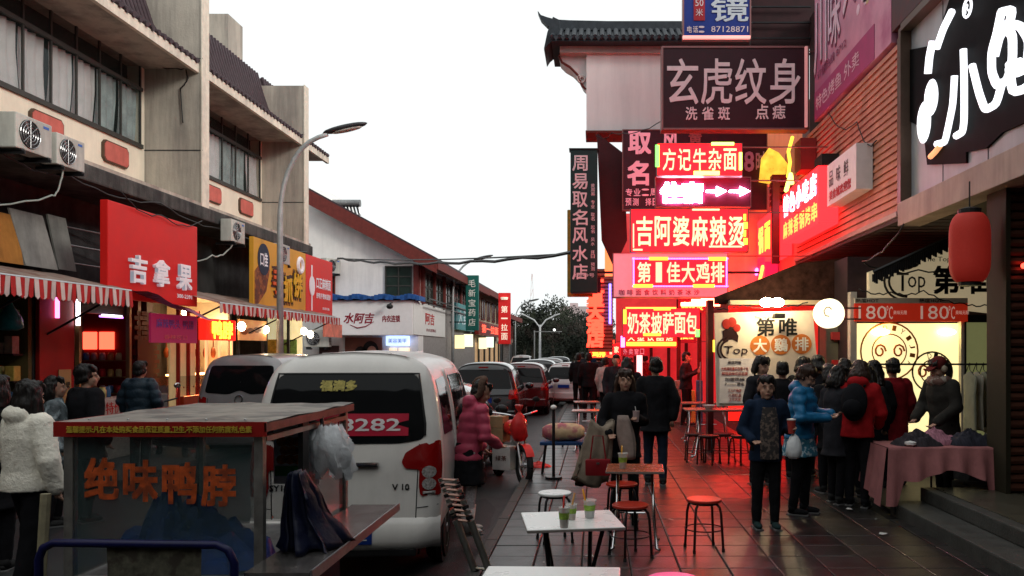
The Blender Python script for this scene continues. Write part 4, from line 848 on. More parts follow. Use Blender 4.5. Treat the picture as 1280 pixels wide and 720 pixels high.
def dots(s, px0, px1, py0, py1, m, n, r=.014):
    d = s.b[4]; q = MB()
    for i in range(n):
        t = i / (n - 1); q.box((PX(px0 + (px1 - px0) * t, d), d - .03, PZ(py0 + (py1 - py0) * t, d)), (r * 2, .02, r * 2))
    s.p('led_dots', q, m, stuff=True, fix=False)
greyw = mat('pinkish grey letter', (.6, .5, .52), .5, emit=(.6, .45, .5), es=.12)
A = hang('dark_tattoo_sign', 'dark maroon tattoo shop sign with large grey characters below the tiled cap', 829, 1009, 60, 160, 16.6, mat('dark maroon sign', (.035, .008, .015), .4, var=.15), thick=.3, w=.035)
chars(A, '玄虎纹身', 832, 1002, 74, 130, greyw, gap=.1, off=.008); chars(A, '洗雀斑', 854, 915, 134, 150, greyw, gap=.3); chars(A, '点痣', 942, 984, 131, 149, greyw, gap=.25)
A.p('side_tube', MB().bx(PX(1005, 16.6), PX(1008, 16.6), 16.5, 16.56, A.b[2], A.b[3]), mat('pink rim', (.7, .35, .35), .4, emit=(.8, .3, .3), es=.4))
B = hang('blue_optician_sign', 'blue sign with a large pale character and phone number at the top edge', 855, 937, -40, 47, 17.4, mat('deep blue sign', (.01, .025, .17), .4, emit=(.01, .03, .2), es=.2), w=.03)
chars(B, '镜', 888, 936, -2, 27, mat('pale blue grey letter', (.55, .6, .65), .4), gap=.05); chars(B, '电话: ', 858, 888, 33, 41, greyw, gap=.2); lettering(B, '87128871', (PX(912, 17.4), 17.395, PZ(36.5, 17.4)), UC, (PX(935, 17.4) - PX(889, 17.4), .12), greyw)
B.p('red_tag', MB().bx(PX(867, 17.4), PX(881, 17.4), 17.38, 17.396, PZ(26, 17.4), PZ(-20, 17.4)), mat('red tag', (.35, .02, .03), .5)); lettering(B, '50', (PX(874, 17.4), 17.376, PZ(4, 17.4)), UC, (.17, .14), greyw); lettering(B, '米', (PX(874, 17.4), 17.376, PZ(16, 17.4)), UC, (.15, .15), greyw)
B.p('lower_tube', MB().bx(PX(853, 17.4), PX(937, 17.4), 17.3, 17.37, PZ(50, 17.4), PZ(46.5, 17.4)), emi('salmon tube', (1, .45, .4), .9))
one('dark_upper_facade', MB().bx(PX(938, 17.8), 6, 17.75, 17.95, PZ(58, 17.8), 10), mat('dark maroon facade', (.03, .008, .01), .6, var=.5, vs=3), 'dark upper facade between the blue sign and the pink billboard', 'facade', (4, 17.8, 8))
for k in range(4): one('facade_rail', MB().bx(PX(940, 17.6), 4.5, 17.6, 17.64, 8.0 + k * .33, 8.03 + k * .33), BLKMET, ['lowest thin rail across the dark upper facade', 'second thin rail from below on the dark upper facade', 'third thin rail from below on the dark upper facade', 'topmost thin rail across the dark upper facade'][k], 'rail', (4, 17.6, 8 + k * .33), group='rails on the dark upper facade')
# vertical green-black sign
C_, x0, x1, z0, z1 = vsign('tall dark green vertical naming shop sign with grey characters', 713, 747, 187, 366, 18.8, mat('dark green sign', (.012, .04, .04), .45, var=.3, vs=1), '', greyw, thick=.3, name='vertical_naming_sign')
for i, c in enumerate('周易取名风水店'): lettering(C_, c, (PX(725, 18.8), 18.795, PZ(204 + i * 22.6, 18.8)), UC, (.33, .34), greyw, name='character', off=.015)
lettering(C_, '2楼49号', (PX(730, 18.8), 18.795, PZ(344, 18.8)), UC, (.46, .09), greyw, name='small_print')
for i, c in enumerate('黄周易 专业 取名 起名 风水 择日 预测'):
    if c != ' ': lettering(C_, c, (PX(741, 18.8), 18.795, PZ(232 + i * 5.2, 18.8)), UC, (.085, .085), greyw, name='small_print')
C_.p('frame_bar', MB().bx(x0 - .03, x1 + .03, 18.78, 19.1, z1, z1 + .03), BLKMET)
YS, a0, a1, b0, b1 = vsign('yellow edged vertical sign behind the dark green naming sign', 709, 741, 262, 371, 19.6, mat('ochre sign', (.4, .25, .04), .5, var=.1), '', greyw, thick=.1, name='ochre_vertical_sign')
YS.p('dark_face', MB().bx(PX(715, 19.5), PX(751, 19.5), 19.4, 19.59, PZ(366, 19.5), PZ(347, 19.5)), mat('dark purple face', (.03, .01, .03), .5)); lettering(YS, '堂', (PX(730, 19.5), 19.395, PZ(353, 19.5)), UC, (.42, .26), emi('cool white glow', (.8, .85, 1), 1.2), off=.03, name='character')
YS.p('wall_arm', MB().bx(a1, 4.6, 19.65, 19.7, 3.6, 3.65), BLKMET)
# naming sign (large dark)
D = hang('dark_naming_sign', 'large dark maroon naming sign with pink characters partly behind the red noodle sign', 779, 958, 163, 262, 18.6, mat('dark plum sign', (.05, .018, .03), .5, var=.15), w=.02)
pkl = mat('pink lit letter', (.75, .4, .48), .5, emit=(.8, .3, .4), es=.35)
chars(D, '取', 784, 815, 165, 192, pkl, off=.03); chars(D, '风', 827, 849, 165, 190, pkl, off=.03); chars(D, '黄', 860, 878, 166, 180, mat('dim red letter', (.4, .12, .14), .5), off=.02); chars(D, '名', 783, 812, 202, 231, pkl, off=.03)
chars(D, '专业：周', 781, 822, 236, 245, pkl, off=.01, gap=.2); chars(D, '预测', 781, 799, 248, 257, pkl, off=.01, gap=.2); chars(D, '择日', 806, 824, 248, 257, pkl, off=.01, gap=.2)
chars(D, '8时', 929, 958, 190, 214, mat('dim purple letter', (.4, .25, .45), .5), off=.02, gap=.2)
one('orange_glow_panel', MB().bx(PX(952, 18.9), PX(1003, 18.9), 18.9, 19.0, PZ(232, 18.9), PZ(164, 18.9)), mat('salmon wall glow', (.6, .3, .22), .6, var=.25, vs=2, stretch=(6, 1, .5), emit=(.9, .25, .12), es=.45), 'salmon wall panel with painted glow behind the fascia beside the naming sign', 'panel', (3.9, 18.9, 5.5))  # lit look of the wall is put into its emission
one('yellow_glow_patch', MB().prism([(PX(a, 18.4), PZ(b, 18.4)) for a, b in ((950, 226), (953, 196), (962, 184), (974, 190), (986, 205), (982, 219), (968, 229))], (0, 18.45, 0), UC, UP, -.1), emi('yellow glow patch', (1, .55, .05), 1.25, .45), 'glowing yellow light patch added for the blurred glow on the salmon panel', 'light patch', (PX(965, 18.4), 18.4, 5.4), smooth=True)  # no lamp here: an emissive patch imitates a blurred yellow glow
# noodle LED sign
E = hang('led_noodle_sign', 'red lit noodle sign with green and yellow running border', 822, 927, 180, 219, 15.2, ledr, w=.015)
chars(E, '方记牛杂面', 827, 922, 186, 213, ledw, off=.006, gap=.16)
bar(E, 819, 824, 182, 209, ledg); bar(E, 889, 917, 178.5, 182, emi('led lime', (.75, 1, .15), 4)); bar(E, 867, 899, 214.5, 219, emi('led lime', (.75, 1, .15), 4)); bar(E, 923.5, 927, 191, 213, emi('led lime', (.75, 1, .15), 4))
# lodging sign
F = hang('glowing_arrow_sign', 'dark sign with blazing pink white characters and two arrows', 820, 938, 222, 258, 15.6, mat('dark wine board', (.1, .01, .03), .5), w=.012)
chars(F, '住宿', 826, 878, 229, 253, ledpk, off=.05, gap=.03, ext=.03)
for a in (882, 911):
    dd = 15.6; F.p('arrow', MB().prism([(PX(a, dd), PZ(241, dd)), (PX(a + 13, dd), PZ(241.5, dd)), (PX(a + 13, dd), PZ(246, dd)), (PX(a + 26, dd), PZ(239.5, dd)), (PX(a + 13, dd), PZ(233.5, dd)), (PX(a + 13, dd), PZ(238, dd)), (PX(a, dd), PZ(238.5, dd))], (0, dd - .03, 0), UC, UP, .03), ledpk)
G = hang('led_spicy_soup_sign', 'wide red lit sign with six warm white characters and dotted border', 789, 934, 262, 314, 15.0, ledr, w=.02)
chars(G, '吉阿婆麻辣烫', 794, 932, 271, 307, ledw, off=.012, gap=.14)
bar(G, 865, 899, 261.5, 263.5, ledw); bar(G, 886, 927, 307.5, 309.5, ledw); bar(G, 791, 792.5, 280, 310, ledw); bar(G, 791, 803, 311.5, 313.5, ledw)
for k in range(4): bar(G, 929, 932 + (k % 2) * 2, 268 + k * 10, 276 + k * 10, ledy)
H = hang('pale_pink_drink_sign', 'pale pink box sign carrying the red first class chicken cutlet sign', 767, 909, 317, 371, 16.2, mat('pale pink sign', (.7, .35, .38), .5, emit=(.9, .3, .35), es=.55), thick=.3, w=.012)
chars(H, '咖啡面食饮料奶茶冰沙', 772, 876, 362, 369, mat('dim purple red letter', (.35, .03, .12), .5), gap=.35)
H2 = hang('led_chicken_sign', 'red lit chicken cutlet sign with violet and yellow dotted border', 791, 909, 322, 359, 15.9, ledr, thick=.1, frame=False)
chars(H2, '第1佳大鸡排', 796, 906, 328, 353, ledw, off=.014, gap=.12)
for (a, b) in ((791, 909),): dots(H2, a, b, 323.5, 323.5, ledb, 60, .012); dots(H2, a, b, 358, 358, ledb, 60, .012); dots(H2, 792, 792, 323, 358, ledb, 20, .012); dots(H2, 908, 908, 323, 358, ledb, 20, .012)
bar(H2, 811, 835, 321.5, 325.5, ledy); bar(H2, 885, 908, 321.5, 326, ledy); bar(H2, 791, 816, 355.5, 359.5, ledy); bar(H2, 866, 893, 355.5, 359.5, ledy)
I = hang('led_milk_tea_sign', 'red lit milk tea and pizza bread sign with six characters', 779, 874, 386, 421, 17.0, ledr, w=.015)
chars(I, '奶茶披萨面包', 784, 872, 391, 417, ledw, off=.014, gap=.1)
bar(I, 779, 783, 387, 405, ledy); bar(I, 782, 845, 384, 386, ledo); bar(I, 817, 838, 384.5, 388, ledy); bar(I, 804, 826, 416.5, 420, ledy); bar(I, 869, 874, 412, 421, ledg)
J = hang('led_cold_drink_sign', 'narrow red sign with yellow neon bars under the milk tea sign', 776, 846, 420, 434, 18.2, ledr2, frame=False)
chars(J, '大型饮品店', 783, 843, 419, 426, ledw, off=.02, gap=.3); bar(J, 783, 845, 427.5, 432.5, ledy, name='neon_bar'); bar(J, 776, 781, 420, 434, ledp, name='neon_bar')
J2 = hang('small_hanging_sign', 'small dim red sign with white characters below the neon bars', 776, 812, 434, 445, 19.6, mat('dim red sign', (.25, .01, .02), .5, emit=(.5, .01, .02), es=.5), frame=False)
chars(J2, '外卖窗口', 778, 806, 436, 443, pkl, gap=.3)
K1 = hang('led_fried_chicken_sign', 'far small red sign with yellow characters above the crowd', 737, 768, 425, 447, 24, emi('led hot red', (1, .05, .02), 3), w=.02)
chars(K1, '正新排', 739, 757, 429, 437, ledy, gap=.1, off=.02); chars(K1, '鸡排', 740, 757, 438, 446, ledy, gap=.1, off=.03); chars(K1, '第', 760, 768, 433, 443, emi('led peach', (1, .5, .3), 2), gap=.1, off=.02)
K2 = hang('led_small_sign', 'small red sign with one yellow character right of the far fried chicken sign', 758, 776, 430, 444, 22.5, ledr2, frame=False)
chars(K2, '一家', 760, 774, 433, 441, ledw, gap=.2, off=.02)
# brick striped column with red characters
BC = T('striped_sign_column', 'striped brick column sign with glowing red characters', 'sign', (PX(747, 22), 22, 2), w=True)
BC.p('core', MB().bx(PX(736, 22), PX(766, 22), 22.02, 22.4, PZ(440, 22), PZ(336, 22)), mat('brown brick', (.12, .05, .04), .8))
for k in range(23): BC.p('brick_course', MB().bx(PX(735.5, 22), PX(766.5, 22), 21.98, 22.02, PZ(439 - k * 4.5, 22), PZ(436.4 - k * 4.5, 22)), mat('buff brick', (.3, .17, .13), .8, var=.3))
for i, c in enumerate('红星大酒店'): lettering(BC, c, (PX(744, 22), 21.97, PZ(357 + i * 17, 22)), UC, (.42, .36), emi('glow red char', (1, .06, .03), 3.5), name='character', off=.05, ext=.03)
BC.p('blue_tube', MB().bx(PX(761, 22), PX(764, 22), 21.88, 21.95, PZ(405, 22), PZ(355, 22)), ledb)
one('orange_strip_sign', MB().bx(PX(756, 20), PX(766, 20), 20, 20.1, PZ(345, 20), PZ(310, 20)), emi('orange strip lit', (1, .3, .1), 1.3), 'small orange lit strip sign beside the dark green sign', 'sign', (PX(761, 20), 20, 3.6))

# neon signs along the fascia (parallel with the street) -------------------
def fac(name, label, y0, y1, z0, z1, pm, x=X0 - .12, th=.15, cat='shop sign'):
    s = T(name, label, cat, (x, (y0 + y1) / 2, z0), w=True); s.p('box', MB().bx(x, x + th, y0, y1, z0, z1), pm); s.x = x; return s
N1 = fac('white_fabric_sign', 'white banner like sign with dark characters on the ribbed fascia', 12.75, 14.35, 4.25, 4.95, mat('white banner', (.7, .66, .66), .6, var=.08), X0 - .25, .25)
for i, c in enumerate('品味鲜'): lettering(N1, c, (N1.x - .004, 14.1 - i * .42, 4.68), UR, (.24, .26), mat('grey print', (.12, .1, .11), .5), name='character')
lettering(N1, '美食城欢迎您', (N1.x - .004, 13.6, 4.4), UR, (1.2, .16), mat('red print', (.5, .03, .03), .5), off=.01)
N2 = fac('led_glow_sign', 'white and red glowing character sign left of the white banner sign', 14.55, 17.3, 4.0, 5.0, emi('led red base', (1, .012, .015), 5), X0 - .35, .35)
for i, c in enumerate('特色小吃店'): lettering(N2, c, (N2.x - .004, 17.0 - i * .53, 4.72), UR, (.42, .4), emi('led white pink', (1, .75, .95), 4), name='character', off=.03)
for i, c in enumerate('麻辣香锅烤串'): lettering(N2, c, (N2.x - .004, 17.05 - i * .45, 4.24), UR, (.36, .32), emi('led orange red', (1, .25, .05), 3.5), name='character', off=.015)
N3 = T('yellow_neon_figure', 'yellow and green neon shape on a red box high on the fascia', 'neon sign', (X0 - .2, 17, 5.2), w=True)
N3.p('box', MB().bx(X0 - .3, X0, 16.0, 16.5, 5.25, 5.85), mat('dark red box', (.15, .02, .02), .5)); N3.p('neon_tube', MB().tube([(X0 - .33, 16.95, 5.3), (X0 - .33, 16.75, 5.55), (X0 - .33, 16.9, 5.8), (X0 - .33, 16.55, 6.0)], .035, 8), ledy, smooth=True); N3.p('neon_tube', MB().tube([(X0 - .33, 17.1, 5.05), (X0 - .33, 16.7, 5.3), (X0 - .33, 16.6, 5.1)], .045, 8), emi('led lime', (.75, 1, .15), 4), smooth=True)
N4 = fac('led_sign_far', 'yellow neon characters on a red box beyond the dark post', 18.0, 21.0, 3.85, 4.9, emi('led red base', (1, .012, .015), 5), X0 - .3, .3)
for i, c in enumerate('香锅面馆'): lettering(N4, c, (N4.x - .004, 20.6 - i * .75, 4.4), UR, (.55, .6), ledo if i % 2 else ledy, name='character', off=.03)
N5 = fac('led_sign_lower', 'violet and yellow striped neon sign at the lower end of the fascia', 19.4, 23.8, 3.2, 4.0, emi('led deep base', (.7, .02, .1), .8), X0 - .3, .3)
for i in range(6): N5.p('neon_bar', MB().tube([(N5.x - .02, 23.5 - i * .7, 3.35), (N5.x - .02, 23.0 - i * .7, 3.75)], .05, 6), (ledy, ledp, ledo)[i % 3])
N5.p('neon_bar', MB().bx(N5.x - .03, N5.x - .004, 19.5, 23.7, 3.22, 3.27), ledp)
one('sign_post', MB().bx(X0 - .55, X0 - .4, 17.35, 17.5, 3.6, 5.4), mat('dark red post', (.1, .01, .015), .5), 'dark red vertical post between the fascia neon signs', 'post', (X0 - .5, 17.4, 3.6))
one('small_black_box', MB().bx(X0 - .3, X0, 14.5, 15.0, 5.0, 5.2), BLACK, 'small black lamp box above the white banner sign', 'lamp', (X0 - .1, 14.7, 5))
for k in range(5):
    one('stacked_lamp_box', MB().bx(X0 - .38, X0 - .02, 18.2, 18.5, 4.95 + k * .14, 5.05 + k * .14), mat('dark red box', (.15, .02, .02), .5), ['bottom dark red lamp box of the stack at the far fascia end', 'second dark red lamp box from the bottom of the stack', 'middle dark red lamp box of the stack', 'fourth dark red lamp box from the bottom of the stack', 'top dark red lamp box of the stack at the far fascia end'][k], 'lamp box', (X0 - .2, 18.3, 4.95 + k * .14), group='stacked red lamp boxes')

# ================================================================ RIGHT: kiosks and shopfronts
KW = 12.6
def kx(px): return PX(px, KW)
def kz(py): return PZ(py, KW)
KT = T('top_kiosk', 'bright yellow lit counter kiosk with black lettered sign and red price banner', 'kiosk', (kx(1140), KW, 0), w=True)
KT.p('sign_board', MB().prism([(kx(1086), kz(374)), (kx(1245), kz(392)), (kx(1245), kz(300)), (kx(1180), kz(305)), (kx(1086), kz(340))], (0, KW - .02, 0), UC, UP, -.12), mat('cream sign board glow', (.62, .52, .36), .6, var=.08, emit=(.62, .5, .3), es=.4))  # lamplight on the board is put in as its own faint emission
blt = mat('black lettering', (.01, .01, .01), .5, var=0)
lettering(KT, 'op', (kx(1145), KW - .024, kz(356)), UC, (kx(1155) - kx(1133), .25), blt, off=.0); lettering(KT, 'The Top', (kx(1170), KW - .024, kz(325)), UC, (.42, .09), blt, name='small_print')
KT.p('letter_stem', MB().bx(kx(1120), kx(1135), KW - .03, KW - .021, kz(344), kz(341)).bx(kx(1126), kx(1129), KW - .03, KW - .021, kz(364), kz(344.2)), blt)
for r_ in (.34, .27): KT.p('arc_stroke', MB().tube([(kx(1133) + r_ * math.cos(a * PI / 12), KW - .03, kz(352) + r_ * .85 * math.sin(a * PI / 12)) for a in range(6, 19)], .018, 5), blt)
KT.p('rooster_crest', MB().ell((kx(1128), KW - .03, kz(333)), (.16, .012, .06)).ell((kx(1140), KW - .03, kz(329)), (.1, .012, .07)), blt, stuff=True)
for i, c in enumerate('第1'): lettering(KT, '第' if not i else '唯', (kx(1182 + i * 34), KW - .026, kz(350)), UC, (.38, .4), blt, name='character', off=.03)
lettering(KT, '唯', (kx(1238), KW - .026, kz(350)), UC, (.14, .38), blt, name='character', off=.02)
KT.p('banner_strip', MB().bx(kx(1066), kx(1206), KW - .1, KW - .05, kz(379.5), kz(373)), mat('pale strip', (.6, .52, .4), .6)); 
for px in (1077, 1156): lettering(KT, '熱度HOT', (kx(px + 4), KW - .104, kz(376.2)), UC, (.34, .06), blt, name='small_print')
KT.p('price_banner', MB().bx(kx(1066), kx(1206), KW - .1, KW - .05, kz(402), kz(379.6)), mat('red banner', (.55, .03, .015), .5, emit=(.6, .03, .01), es=.3))
pl = mat('pale banner letters', (.8, .6, .5), .5, emit=(.8, .5, .4), es=.3)
for px in (1088, 1165): lettering(KT, '180', (kx(px), KW - .104, kz(391)), UC, (.42, .2), pl, off=-.005); lettering(KT, '°C', (kx(px + 21), KW - .104, kz(391)), UC, (.09, .2), pl, name='small_print'); lettering(KT, '美味无限', (kx(px + 34), KW - .104, kz(391)), UC, (.2, .06), pl, name='small_print')
yglow = mat('yellow lit wall', (.75, .6, .2), .5, var=.15, vs=2.5, emit=(1, .82, .4), es=1.15)
KT.p('lit_window', MB().bx(kx(1070), kx(1200), KW + .05, KW + .1, .5, kz(404)), yglow)
for (px, py, r_, c) in ((1113, 439, .43, (.35, .12, .02)), (1167, 465, .3, (.03, .025, .01))):
    rm_ = mat('ring print %d' % px, c, .5, var=0); cx_, cz_ = kx(px), kz(py)
    KT.p('ring_print', MB().tube([(cx_ + r_ * math.cos(a * PI / 14), KW + .045, cz_ + r_ * math.sin(a * PI / 14)) for a in range(29)], .014, 5), rm_)
    KT.p('ring_print', MB().tube([(cx_ + r_ * .6 * math.cos(a * PI / 14), KW + .045, cz_ + r_ * .6 * math.sin(a * PI / 14)) for a in range(29)], .01, 5), rm_)
    for k, c_ in enumerate('DIYIJIA'):
        an = R(100 - k * 22); lettering(KT, c_, (cx_ + r_ * .82 * math.cos(an), KW + .046, cz_ + r_ * .82 * math.sin(an)), Vector((math.sin(an), 0, -math.cos(an))), (.06, .08), rm_, name='ring_letter', v=Vector((math.cos(an), 0, math.sin(an))))
    for s_ in (-1, 1): KT.p('swirl_print', MB().tube([(cx_ + s_ * .14 + (.09 - .005 * a) * math.cos(a * .7), KW + .045, cz_ + (.11 - .006 * a) * math.sin(a * .7)) for a in range(12)], .016, 5), mat('orange swirl', (.55, .12, .02), .5))
for px in (1100, 1183): KT.p('lamp', MB().ell((kx(px), KW - .02, kz(415)), (.14, .05, .05)), emi('hot yellow lamp', (1, .85, .4), 16), smooth=True)
KT.p('post', MB().bx(kx(1200), kx(1204), KW - .04, KW + .1, 0, kz(402)), mat('pale post', (.5, .45, .38), .6)); KT.p('post', MB().bx(kx(1062), kx(1070), KW - .04, KW + .1, 0, kz(365)), mat('pale post', (.5, .45, .38), .6))
KT.p('dark_header', MB().bx(kx(1204), kx(1246), KW - .06, KW + .1, kz(403), kz(394)), BLACK)
KT.p('glass_door', MB().bx(kx(1207), kx(1245), KW + .02, KW + .05, .1, kz(403)), mat('greenish glass', (.12, .16, .08), .1, var=.3, vs=1.2, emit=(.5, .5, .2), es=.22)); KT.p('door_post', MB().bx(kx(1204), kx(1207), KW - .03, KW + .08, 0, kz(403)), BLACK)
KT.p('counter_front', MB().bx(kx(1070), kx(1204), KW - .1, KW + .04, 0, .5), BLACK)
KT.p('back_box', MB().bx(kx(1062), kx(1246), KW + .11, KW + 1.8, 0, kz(320)), dkb)
# fringe valance under soffit
fr = MB()
for k in range(60):
    t = k / 60; x = kx(1082) + (kx(1192) - kx(1082)) * t; z = kz(345) + (kz(292) - kz(345)) * t
    fr.box((x, KW - .35 - .6 * t, z - .06), (.035, .01, .11 + .05 * ((k * 7) % 3))); 
fr.tube([(kx(1082), KW - .35, kz(343)), (kx(1192), KW - .95, kz(290))], .03, 6)
one('fringe_valance', fr, BLACK, 'black ragged fringe hanging along the soffit above the kiosk sign', 'fringe', (kx(1140), KW - .5, kz(330)))
# beam over poster, dark mottled
one('shop_beam', MB().prism([(PX(a, 13.4), PZ(b, 13.4)) for a, b in ((897, 379), (897, 370), (1000, 329), (1060, 322), (1060, 377))], (0, 13.4, 0), UC, UP, -.4), mat('mottled brown beam', (.03, .013, .01), .9, var=.7, vs=7, spec=.05), 'mottled brown beam above the rooster menu board', 'beam', (2.5, 13.6, 3))
one('shop_soffit_strip', MB().bx(PX(908, 13.6), kx(1062), 13.2, 13.6, 2.52, 2.59), mat('cream strip lit', (.55, .42, .28), .6), 'cream lit strip below the mottled beam', 'soffit strip', (2.5, 13.3, 2.9))
# rooster menu board
PD = 13.0
MBd = T('rooster_menu_board', 'cream menu board with black rooster mark and three orange discs', 'menu board', (PX(957, PD), PD, PZ(508, PD)), w=True)
MBd.p('board', MB().prism([(PX(896, PD), PZ(508, PD)), (PX(1026, PD), PZ(505, PD)), (PX(1016, PD), PZ(388, PD)), (PX(893, PD), PZ(391, PD))], (0, PD, 0), UC, UP, -.05), mat('cream board', (.72, .6, .48), .6, var=.06))
for i, c in enumerate('第唯'): lettering(MBd, c, (PX((957, 985)[i], PD), PD - .006, PZ(409, PD)), UC, (.27, .27), blt, name='character', off=.02)
lettering(MBd, 'The Top Best', (PX(955, PD), PD - .006, PZ(397, PD)), UC, (.3, .05), blt, name='small_print')
for i, c in enumerate('大鸡排'):
    x, z = PX(950 + i * 26, PD), PZ(432 - i * 1, PD)
    dsc = MBd.p('orange_disc', MB().prism([(.155 * math.cos(a * PI / 12), .155 * math.sin(a * PI / 12)) for a in range(24)], (x, PD - .001, z), UC, UP, .008), mat('orange disc', (.6, .17, .03), .5)); lettering(MBd, '鷄' if c == '鸡' else c, (x, PD - .011, z), UC, (.2, .2), mat('cream letters', (.85, .78, .7), .5), name='character', off=.02, parent=dsc)
mk = mat('maroon rooster', (.03, .008, .008), .5)
MBd.p('rooster_comb', MB().ell((PX(908, PD), PD - .01, PZ(405, PD)), (.07, .008, .08)).ell((PX(915, PD), PD - .01, PZ(403, PD)), (.07, .008, .08)).ell((PX(921, PD), PD - .01, PZ(410, PD)), (.06, .008, .06)), mat('comb red', (.45, .03, .02), .5), stuff=True)
MBd.p('rooster_head', MB().prism([(PX(a, PD), PZ(b, PD)) for a, b in ((903, 414), (910, 409), (918, 411), (923, 420), (922, 428), (916, 424), (908, 425), (904, 428))], (0, PD - .001, 0), UC, UP, .008), mk)
for r_ in (.2, .15): MBd.p('arc_stroke', MB().tube([(PX(913, PD) + r_ * math.cos(a * PI / 12), PD - .008, PZ(437, PD) + r_ * math.sin(a * PI / 12)) for a in range(7, 18)], .016, 5), mk)
lettering(MBd, 'Top', (PX(920, PD), PD - .006, PZ(439, PD)), UC, (.36, .16), mk, shear=.1)
wp = MBd.p('white_notice', MB().bx(PX(899, PD), PX(942, PD), PD - .03, PD - .004, PZ(504, PD), PZ(448, PD)), mat('whitish notice', (.75, .68, .66), .6))
for i, (t_, z, w_) in enumerate((('新店开张', 453, .2), ('大鸡排优惠价仅售十元', 461, .42), ('超值美味欢迎品尝', 467, .4), ('加盟热线', 474, .3), ('P —— 停车', 480, .3), ('三七广场店', 488, .2), ('八百旺点', 494, .2), ('上三大店', 499, .18))): lettering(MBd, t_, (PX(918, PD), PD - .034, PZ(z, PD)), UC, (w_, .055), mat('red notice print', (.5, .05, .03), .5) if i in (1, 2, 5, 6, 7) else mk, name='small_print', parent=wp)
for k, px in enumerate((958, 972)): 
    d_ = 12.6; one('flood_lamp', MB().ell((PX(px, d_), d_, PZ(378, d_)), (.1, .08, .07)), emi('hot flood', (1, .78, .45), 130), ('left hot flood lamp above the rooster menu board', 'right hot flood lamp above the rooster menu board')[k], 'flood lamp', (PX(px, d_), d_, PZ(378, d_)), smooth=True)
one('small_projector_box', MB().bx(PX(967, 12.7), PX(980, 12.7), 12.6, 12.8, PZ(398, 12.7), PZ(392, 12.7), bev=.01), BLACK, 'small black lamp housing at the top of the menu board', 'lamp housing', (PX(973, 12.7), 12.7, 2.3))
# globe sign
GL = T('round_light_sign', 'round glowing white light sign on a wall arm', 'light sign', (PX(1036, 12.2), 12.2, PZ(392, 12.2)), w=True)
GL.p('disc', MB().loft([[Vector((PX(1036, 12.2) + r_ * math.cos(a * PI / 14), y, PZ(392, 12.2) + r_ * math.sin(a * PI / 14))) for a in range(28)] for r_, y in ((.19, 12.12), (.215, 12.14), (.215, 12.26), (.19, 12.28))]), emi('lit disc', (1, .9, .62), 1.6))
for z in (.07, -.09): GL.p('arm', MB().bx(PX(1036, 12.2) + .21, kx(1066), 12.19, 12.21, PZ(392, 12.2) + z, PZ(392, 12.2) + z + .02), BLKMET)
GL.p('mark', MB().tube([(PX(1033, 12.2) + .06 * math.cos(a), 12.115, PZ(390, 12.2) + .07 * math.sin(a)) for a in (.5, 1.2, 2, 3, 4, 5)], .008, 4), mat('pale orange mark', (.7, .45, .2), .5))
# fridge between
FR = T('drinks_cabinet', 'narrow lit drinks cabinet between menu board and yellow kiosk', 'cabinet', (PX(1048, 13.2), 13.2, 0), w=True)
FR.p('body', MB().bx(PX(1033, 13.2), kx(1066), 13.2, 13.6, 0, 2.3), mat('wall greenish', (.15, .14, .1), .7)); FR.p('sign', MB().bx(PX(1040, 13.1), PX(1057, 13.1), 13.1, 13.19, PZ(425, 13.1), PZ(415, 13.1)), mat('red cabinet sign', (.35, .03, .03), .5))
for k in range(5): FR.p('bottle_row', MB().bx(PX(1041, 13.1), PX(1056, 13.1), 13.12, 13.18, PZ(460, 13.1) - k * .2, PZ(450, 13.1) - k * .2), random.choice(goods))
# red lantern
LN = T('red_lantern', 'large dusty red paper lantern hanging from the soffit at the right', 'lantern', (PX(1212, 9.0), 9.0, PZ(323, 9.0)), w=True)
lc = (PX(1212, 9), 9.0, PZ(310, 9)); h2 = (PZ(267, 9) - PZ(352, 9)) / 2; lm = mat('lantern red', (.36, .03, .02), .65, var=.12, vs=3, bump=.15, emit=(.6, .03, .02), es=.16)
lb = MB(); NN = 32; rings = []
for i in range(17):
    t = i / 16 * 2 - 1; r0 = .208 * (1 - abs(t) ** 5 * .35)
    rings.append([Vector((lc[0] + r0 * (1 + .02 * (k % 2)) * math.cos(2 * PI * k / NN), lc[1] + r0 * (1 + .02 * (k % 2)) * math.sin(2 * PI * k / NN), lc[2] + t * h2)) for k in range(NN)])
lb.loft(rings); LN.p('shade', lb, lm, smooth=True)
LN.p('cap', MB().lathe(lc, [(.12, h2 + .0), (.12, h2 + .05), (.06, h2 + .07)], 16), BLACK); LN.p('cap', MB().lathe(lc, [(.12, -h2 - .04), (.12, -h2 + .0)], 16), BLACK)
LN.p('cord', MB().tube([(lc[0], lc[1], lc[2] + h2 + .05), (lc[0], lc[1], 3.61)], .008, 5), BLACK); 
# red lit storefronts further down
rwall = emi('red glowing shop wall', (1, .02, .012), 1.0)  # wall emits red itself, in place of neon light falling on it
SR = T('red_lit_shop', 'deep red glowing shopfront beyond the menu board', 'shop', (4.6, 18.5, 0), w=True)
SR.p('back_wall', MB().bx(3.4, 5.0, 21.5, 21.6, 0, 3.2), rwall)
SR.p('front_wall', MB().bx(5.0, 5.1, 14, 30, 0, 3.0), mat('red glowing wall', (.4, .06, .04), .7, var=.2, emit=(1, .03, .02), es=.3))  # front wall: weak red emission imitates neon light on it
SR.p('pier', MB().bx(PX(885, 15), PX(892, 15), 15, 15.3, 0, 2.7), mat('dark red pier', (.12, .012, .012), .6))
SR.p('side_light', MB().bx(PX(891, 14.9), PX(894, 14.9), 14.8, 14.9, PZ(440, 14.9), PZ(425, 14.9)), ledy)
SR.p('fence', MB().bx(PX(875, 14.6), PX(876, 14.6), 14.6, 14.62, 0, 1.6), STEEL)
